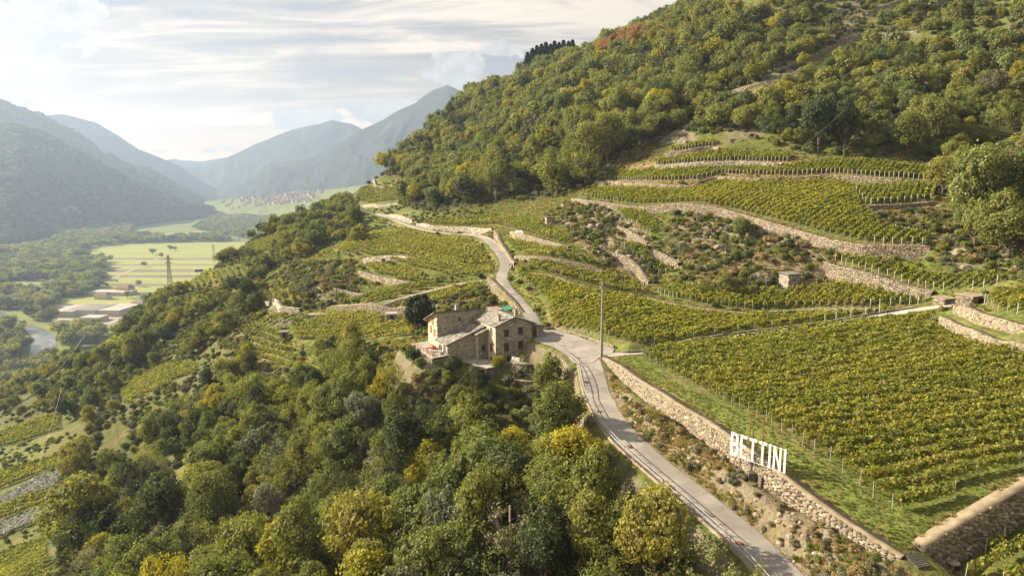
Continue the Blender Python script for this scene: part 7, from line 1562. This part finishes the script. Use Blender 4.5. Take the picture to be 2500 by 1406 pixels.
def bldg(label, px, py, w, d, h, rot, wall, roof, rh=2.5, storeys=2, name='house', z=None, pos_=None, nwin=4, flat=False):
    x, y = onfloor(px, py) if pos_ is None else pos_[:2]; zz_ = 0.0 if pos_ is None else pos_[2]
    r = empty(name, (x, y, zz_), R(rot)); tag(r, label, name.replace('_', ' '))
    mb = MB(); mb.prism([(-w / 2, 0), (w / 2, 0), (w / 2, d), (-w / 2, d)], -8, h); mb.build('wall', M[wall], r); mb = MB(); o_ = .7
    if flat: mb.prism([(-w / 2 - .2, -.2), (w / 2 + .2, -.2), (w / 2 + .2, d + .2), (-w / 2 - .2, d + .2)], h, h + .5)
    else:
        a = [(-w / 2 - o_, -o_, h - .1), (w / 2 + o_, -o_, h - .1), (w / 2 + o_, d + o_, h - .1), (-w / 2 - o_, d + o_, h - .1), (-w / 2 + w * .18, d / 2, h + rh), (w / 2 - w * .18, d / 2, h + rh)]; mb.add(a, [(0, 1, 5, 4), (1, 2, 5), (2, 3, 4, 5), (3, 0, 4), (3, 2, 1, 0)])
    mb.build('roof', M[roof], r)
    for s in range(storeys):
        for k in range(nwin):
            mb = MB(); xw = -w / 2 + w * (k + .5) / nwin; zw = h * (s + .38) / storeys; mb.box(xw - .55, xw + .55, -.06, .02, zw, zw + 1.3); mb.build('window', M['window_dark'], r)
        for k in range(2):
            mb = MB(); yw = d * (k + .5) / 2; zw = h * (s + .38) / storeys; mb.box(-w / 2 - .06, -w / 2 + .02, yw - .5, yw + .5, zw, zw + 1.3); mb.build('window', M['window_dark'], r)
    return r
bldg('big cream four storey house at the foot of the left slope', 304, 806, 19, 14, 12, -12, 'plaster_cream', 'brown_roof', 3.5, 3, nwin=4)
bldg('low cream annex with a tiled roof left of the big cream house', 277, 806, 9, 9, 6, -12, 'plaster_cream', 'tile_roof', 1.5, 2, nwin=2)
bldg('yellow two storey house with a brown roof beside the fields', 298, 717, 26, 18, 11, -10, 'plaster_yellow', 'brown_roof', 5, 2)
bldg('cream house with a brown roof in front of the long white shed', 245, 731, 24, 14, 8, -5, 'plaster_cream', 'brown_roof', 4, 2)
bldg('grey house with a dark roof at the right of the village group', 357, 733, 20, 14, 9, 10, 'plaster_white', 'brown_roof', 4, 2)
bldg('brown roofed house right of the factory', 335, 749, 24, 16, 7, -20, 'plaster_yellow', 'brown_roof', 5, 2)
bldg('dark roofed cottage lowest among the trees at the left edge', 40, 962, 14, 9, 5, 20, 'plaster_white', 'slate', 3, 1)
bldg('dark roofed cottage behind the lowest one near the river', 64, 940, 14, 9, 5, 25, 'plaster_cream', 'slate', 3, 1)
bldg('small grey building beside the river, above the cottages', 92, 905, 11, 8, 4, 5, 'plaster_white', 'slate', 2, 1)
bldg('long low white industrial shed beside the yellow house', 262, 722, 74, 30, 6, -4, 'plaster_white', 'sheet_roof', 1.5, 1, 'shed', nwin=8, flat=True)
fx = [('left flat grey roofed hall of the factory by the river', 152, 775, 33, 52, 9), ('middle hall of the factory with ribbed roof lights', 193, 773, 50, 58, 8), ('right pale roofed hall of the factory', 247, 772, 56, 60, 8.5), ('low front wing of the factory with a sign band', 218, 786, 30, 22, 6)]
for i, (lb, px, py, w, d, h) in enumerate(fx):
    r = bldg(lb, px, py, w, d, h, -3, 'plaster_white', 'sheet_roof', 0, 1, 'factory_hall', nwin=7, flat=True)
    if i == 1:
        for k in range(9): mb = MB(); mb.tube([(-w / 2 + (k + .5) * w / 9, .5, h + .6), (-w / 2 + (k + .5) * w / 9, d - .5, h + .6)], 1.6, 6); mb.build('roof_light', M['concrete'], r)
def pylon(label, px, py, H_, pos_=None):
    x, y = onfloor(px, py) if pos_ is None else pos_[:2]; z0 = 0 if pos_ is None else pos_[2]; r = empty('pylon', (x, y, z0)); tag(r, label, 'pylon'); mb = MB(); b = H_ * .06; t = H_ * .02; c = [(-1, -1), (1, -1), (1, 1), (-1, 1)]
    lv = [0, .2, .38, .55, .7, .83, 1.0]
    def P(k, f): s = b + (t - b) * f; return (c[k % 4][0] * s, c[k % 4][1] * s, H_ * f)
    for k in range(4): mb.tube([P(k, 0), P(k, 1)], .22, 4)
    for a, b2 in zip(lv[:-1], lv[1:]):
        for k in range(4): mb.tube([P(k, a), P(k + 1, b2)], .13, 3); mb.tube([P(k + 1, a), P(k, b2)], .13, 3); mb.tube([P(k, b2), P(k + 1, b2)], .10, 3)
    mb.build('lattice_tower', M['tower_steel'], r)
    for f in (.72, .86): mb = MB(); mb.tube([(-H_ * .16, 0, H_ * f), (0, 0, H_ * (f + .04)), (H_ * .16, 0, H_ * f)], .22, 4); mb.tube([(-H_ * .16, 0, H_ * f), (H_ * .16, 0, H_ * f)], .18, 4); mb.build('crossarm', M['tower_steel'], r)
pylon('tall rusty lattice pylon in front of the striped fields', 415, 672, 27, (at_d(415, 692, 640).x, 640.0, at_d(415, 692, 640).z))
pylon('lattice pylon at the right end of the green field by the skyline', 523, 640, 46)
pylon('small hazy lattice pylon on the plain beyond the left spur', 585, 590, 46)
# houses seen on the far slopes: dropped onto the land along the sight line
from mathutils.bvhtree import BVHTree
dg = bpy.context.evaluated_depsgraph_get(); bvh = []
for o in COL.objects:
    if o.name.startswith('mountain') or o.name == 'foothill' or o.name == 'valley_floor': bvh.append(BVHTree.FromPolygons([v.co for v in o.data.vertices], [tuple(p_.vertices) for p_ in o.data.polygons]))
def cast_far(px, py):
    d_ = Vector(dirpx(px, py)).normalized(); best = None
    for t in bvh:
        h_ = t.ray_cast(Vector((0, 0, CAMZ)), d_, 20000)
        if h_[0] is not None and (best is None or h_[3] < best[1]): best = (h_[0], h_[3])
    return best[0] if best else None
def house_mesh(name, w, d, h, rh, m1, m2):
    mb = MB(); mb.prism([(-w / 2, -d / 2), (w / 2, -d / 2), (w / 2, d / 2), (-w / 2, d / 2)], -6, h, 0); a = [(-w / 2 - .6, -d / 2 - .6, h), (w / 2 + .6, -d / 2 - .6, h), (w / 2 + .6, d / 2 + .6, h), (-w / 2 - .6, d / 2 + .6, h), (-w / 2 - .6, 0, h + rh), (w / 2 + .6, 0, h + rh)]
    mb.add(a, [(0, 1, 5, 4), (2, 3, 4, 5), (1, 2, 5), (3, 0, 4)], 1)
    for k in range(3): mb.box(-w / 2 + w * (k + .5) / 3 - .7, -w / 2 + w * (k + .5) / 3 + .7, -d / 2 - .05, -d / 2 + .05, h * .55, h * .55 + 1.5, 2)
    me = mb.mesh(name)
    for m_ in (m1, m2, 'window_dark'): me.materials.append(M[m_])
    return me
HM = [house_mesh('house', 17, 12, 9, 4, 'plaster_cream', 'tile_roof'), house_mesh('house', 14, 11, 8, 3.5, 'plaster_white', 'tile_roof'), house_mesh('house', 24, 13, 11, 4, 'plaster_white', 'brown_roof'), house_mesh('house', 13, 12, 7, 4, 'plaster_yellow', 'tile_roof')]
rt = random.Random(11); nh = 0
def far_house(px, py, label, group, s):
    p_ = cast_far(px, py)
    if p_ is None: return
    o = link('house', HM[rt.randrange(4)]); o.location = p_; o.rotation_euler = (0, 0, rt.uniform(-.8, .8)); o.scale = (s, s, s); tag(o, label, 'house', group)
for k in range(230):
    px = rt.triangular(520, 800, 720); top = 500 - (px - 560) * .10; py = rt.uniform(top - 14, top + 12); far_house(px, py, 'tiny pale house with a reddish roof in the hazy town', 'houses of the hazy town', rt.uniform(.6, 1.1))
for px, py in [(84, 492), (88, 496), (118, 491), (122, 495)]: far_house(px, py, 'pair of pale houses standing alone on the shaded mountain', 'upper houses on the shaded mountain', 1.0)
for k in range(9): far_house(rt.uniform(35, 66), rt.uniform(502, 520), 'pale house in the left hamlet on the shaded mountain', 'houses of the left mountain hamlet', .9)
for k in range(16): far_house(rt.uniform(140, 196), rt.uniform(510, 521), 'pale house in the right hamlet on the shaded mountain', 'houses of the right mountain hamlet', .95)
for k in range(3): far_house(rt.uniform(338, 348), rt.uniform(502, 510), 'pale house in the small group near the mountain foot', 'houses near the mountain foot', .9)

# scattered growth on the open slopes
gen = grid_pts([[(560, 480), (1300, 430), (1500, 380), (2520, 380), (2520, 760), (2300, 760), (1300, 840), (1000, 860), (900, 960), (560, 960), (250, 1000), (200, 880), (420, 690)], [(-50, 1000), (160, 980), (260, 1100), (160, 1440), (-50, 1440)]], 2.3, 51, vis=6, lift=.6)
gi_ = np.clip(np.searchsorted(GX, gen[:, 0]), 0, nx - 1); gj_ = np.clip(np.searchsorted(GY, gen[:, 1]), 0, ny - 1); gen = gen[~VINE_MASK[gj_, gi_]]; gen = gen[(gen[:, 1] < 420)]
gb = gen[(fbm(gen[:, 0], gen[:, 1], 18, 3, 61) > .02) & (np.random.default_rng(1).uniform(size=len(gen)) < .5)]
scatter('scrub', 'scattered bushes on the open grassy slopes', 'scrub', gb - np.array([0, 0, .1]), np.random.default_rng(61).uniform(.3, 1.3, len(gb)), SCRUB, 61)
gt = grid_pts([[(700, 480), (1300, 430), (1500, 350), (2300, 380), (2520, 560), (2520, 760), (2300, 760), (1300, 840), (1000, 860), (900, 960), (600, 960), (600, 700)]], 1.25, 52, vis=5, lift=.4); gi_ = np.clip(np.searchsorted(GX, gt[:, 0]), 0, nx - 1); gj_ = np.clip(np.searchsorted(GY, gt[:, 1]), 0, ny - 1); gt = gt[~VINE_MASK[gj_, gi_]]; gt = gt[gt[:, 1] < 330]
scatter('dry_grass', 'rough grass tufts all over the open terraces', 'grass', gt, np.random.default_rng(62).uniform(.2, .65, len(gt)), [(TUFT[0], M['grass_dry']), (TUFT[1], M['grass_green']), (TUFT[2], M['grass_green'])], 62)
# forest on the two near mountains
def mountain_wood(oname, n, r0, r1, seed, zmax, label):
    o = bpy.data.objects[oname]; co = np.empty(len(o.data.vertices) * 3, np.float32); o.data.vertices.foreach_get('co', co); co = co.reshape(-1, 3); ns_, nt2 = 260, 90; G = co.reshape(nt2, ns_, 3); rs = np.random.default_rng(seed)
    a = rs.uniform(0, 60, n); b = rs.uniform(60, ns_ - 1.01, n); i = a.astype(int); j = b.astype(int); fa = (a - i)[:, None]; fb = (b - j)[:, None]
    P = (G[i, j] * (1 - fa) + G[i + 1, j] * fa) * (1 - fb) + (G[i, j + 1] * (1 - fa) + G[i + 1, j + 1] * fa) * fb; P = P[(P[:, 2] > 1) & (fbm(P[:, 0], P[:, 1], 160, 3, seed) > -.35)]
    scatter('mountain_wood', label, 'trees', P - np.array([0, 0, 3]), rs.uniform(r0, r1, len(P)), [(CROWN_LOW[0], M['leaf_green']), (CROWN_LOW[1], M['leaf_olive']), (CROWN_LOW[2], M['leaf_dark']), (CROWN_LOW[3], M['leaf_green'])], seed)
mountain_wood('mountain', 26000, 9, 16, 71, 0, 'hazy woodland covering the nearest mountain across the valley')
mountain_wood('mountain.001', 14000, 11, 19, 72, 0, 'hazy woodland covering the second mountain across the valley')

rr4 = grid_pts(UPROCK, 3.4, 33, vis=12, lift=.5); rr4 = rr4[fbm(rr4[:, 0], rr4[:, 1], 16, 3, 44) > -.05]
scatter('rock_outcrop', 'pale broken rock showing between the trees at the upper right', 'rocks', rr4 - np.array([0, 0, .4]), np.random.default_rng(15).uniform(.5, 2.0, len(rr4)), [(m_, M['hill_rock']) for m_ in rk_], 73, tilt=.6)
ge = []
for nme in ('main', 'corner'):
    P3, lw = WP[nme]; Q = resample(P3, .16); tg = np.gradient(Q[:, :2], axis=0); tg /= np.linalg.norm(tg, axis=1)[:, None]; nr = np.stack([-tg[:, 1], tg[:, 0]], 1) * lw; o_ = np.random.default_rng(4).uniform(-1.3, .25, len(Q)); xy = Q[:, :2] + nr * o_[:, None]; ge.append(np.c_[xy, sample(ZZ, xy[:, 0] - nr[:, 0] * .5, xy[:, 1] - nr[:, 1] * .5)])
ge = np.concatenate(ge); ge = ge[fbm(ge[:, 0], ge[:, 1], 4, 3, 5) > -.2]; scatter('dry_grass', 'straw and weeds along the tops of the two big vineyard walls', 'grass', ge + np.array([0, 0, .05]), np.random.default_rng(16).uniform(.12, .32, len(ge)), [(TUFT[0], M['grass_dry']), (TUFT[1], M['grass_dry']), (TUFT[2], M['grass_green'])], 74)

rr5 = grid_pts([ROCKS[1], ROCKS[2], [(1500, 560), (1620, 620), (1600, 690), (1490, 640)]], 3.0, 34, vis=6, lift=.5); rr5 = rr5[fbm(rr5[:, 0], rr5[:, 1], 12, 3, 45) > -.1]
scatter('rock_outcrop', 'dark grey-brown rock ledges between the middle terraces', 'rocks', rr5 - np.array([0, 0, .5]), np.random.default_rng(17).uniform(.8, 2.3, len(rr5)), [(m_, M['hill_rock']) for m_ in rk_], 75, tilt=.5)
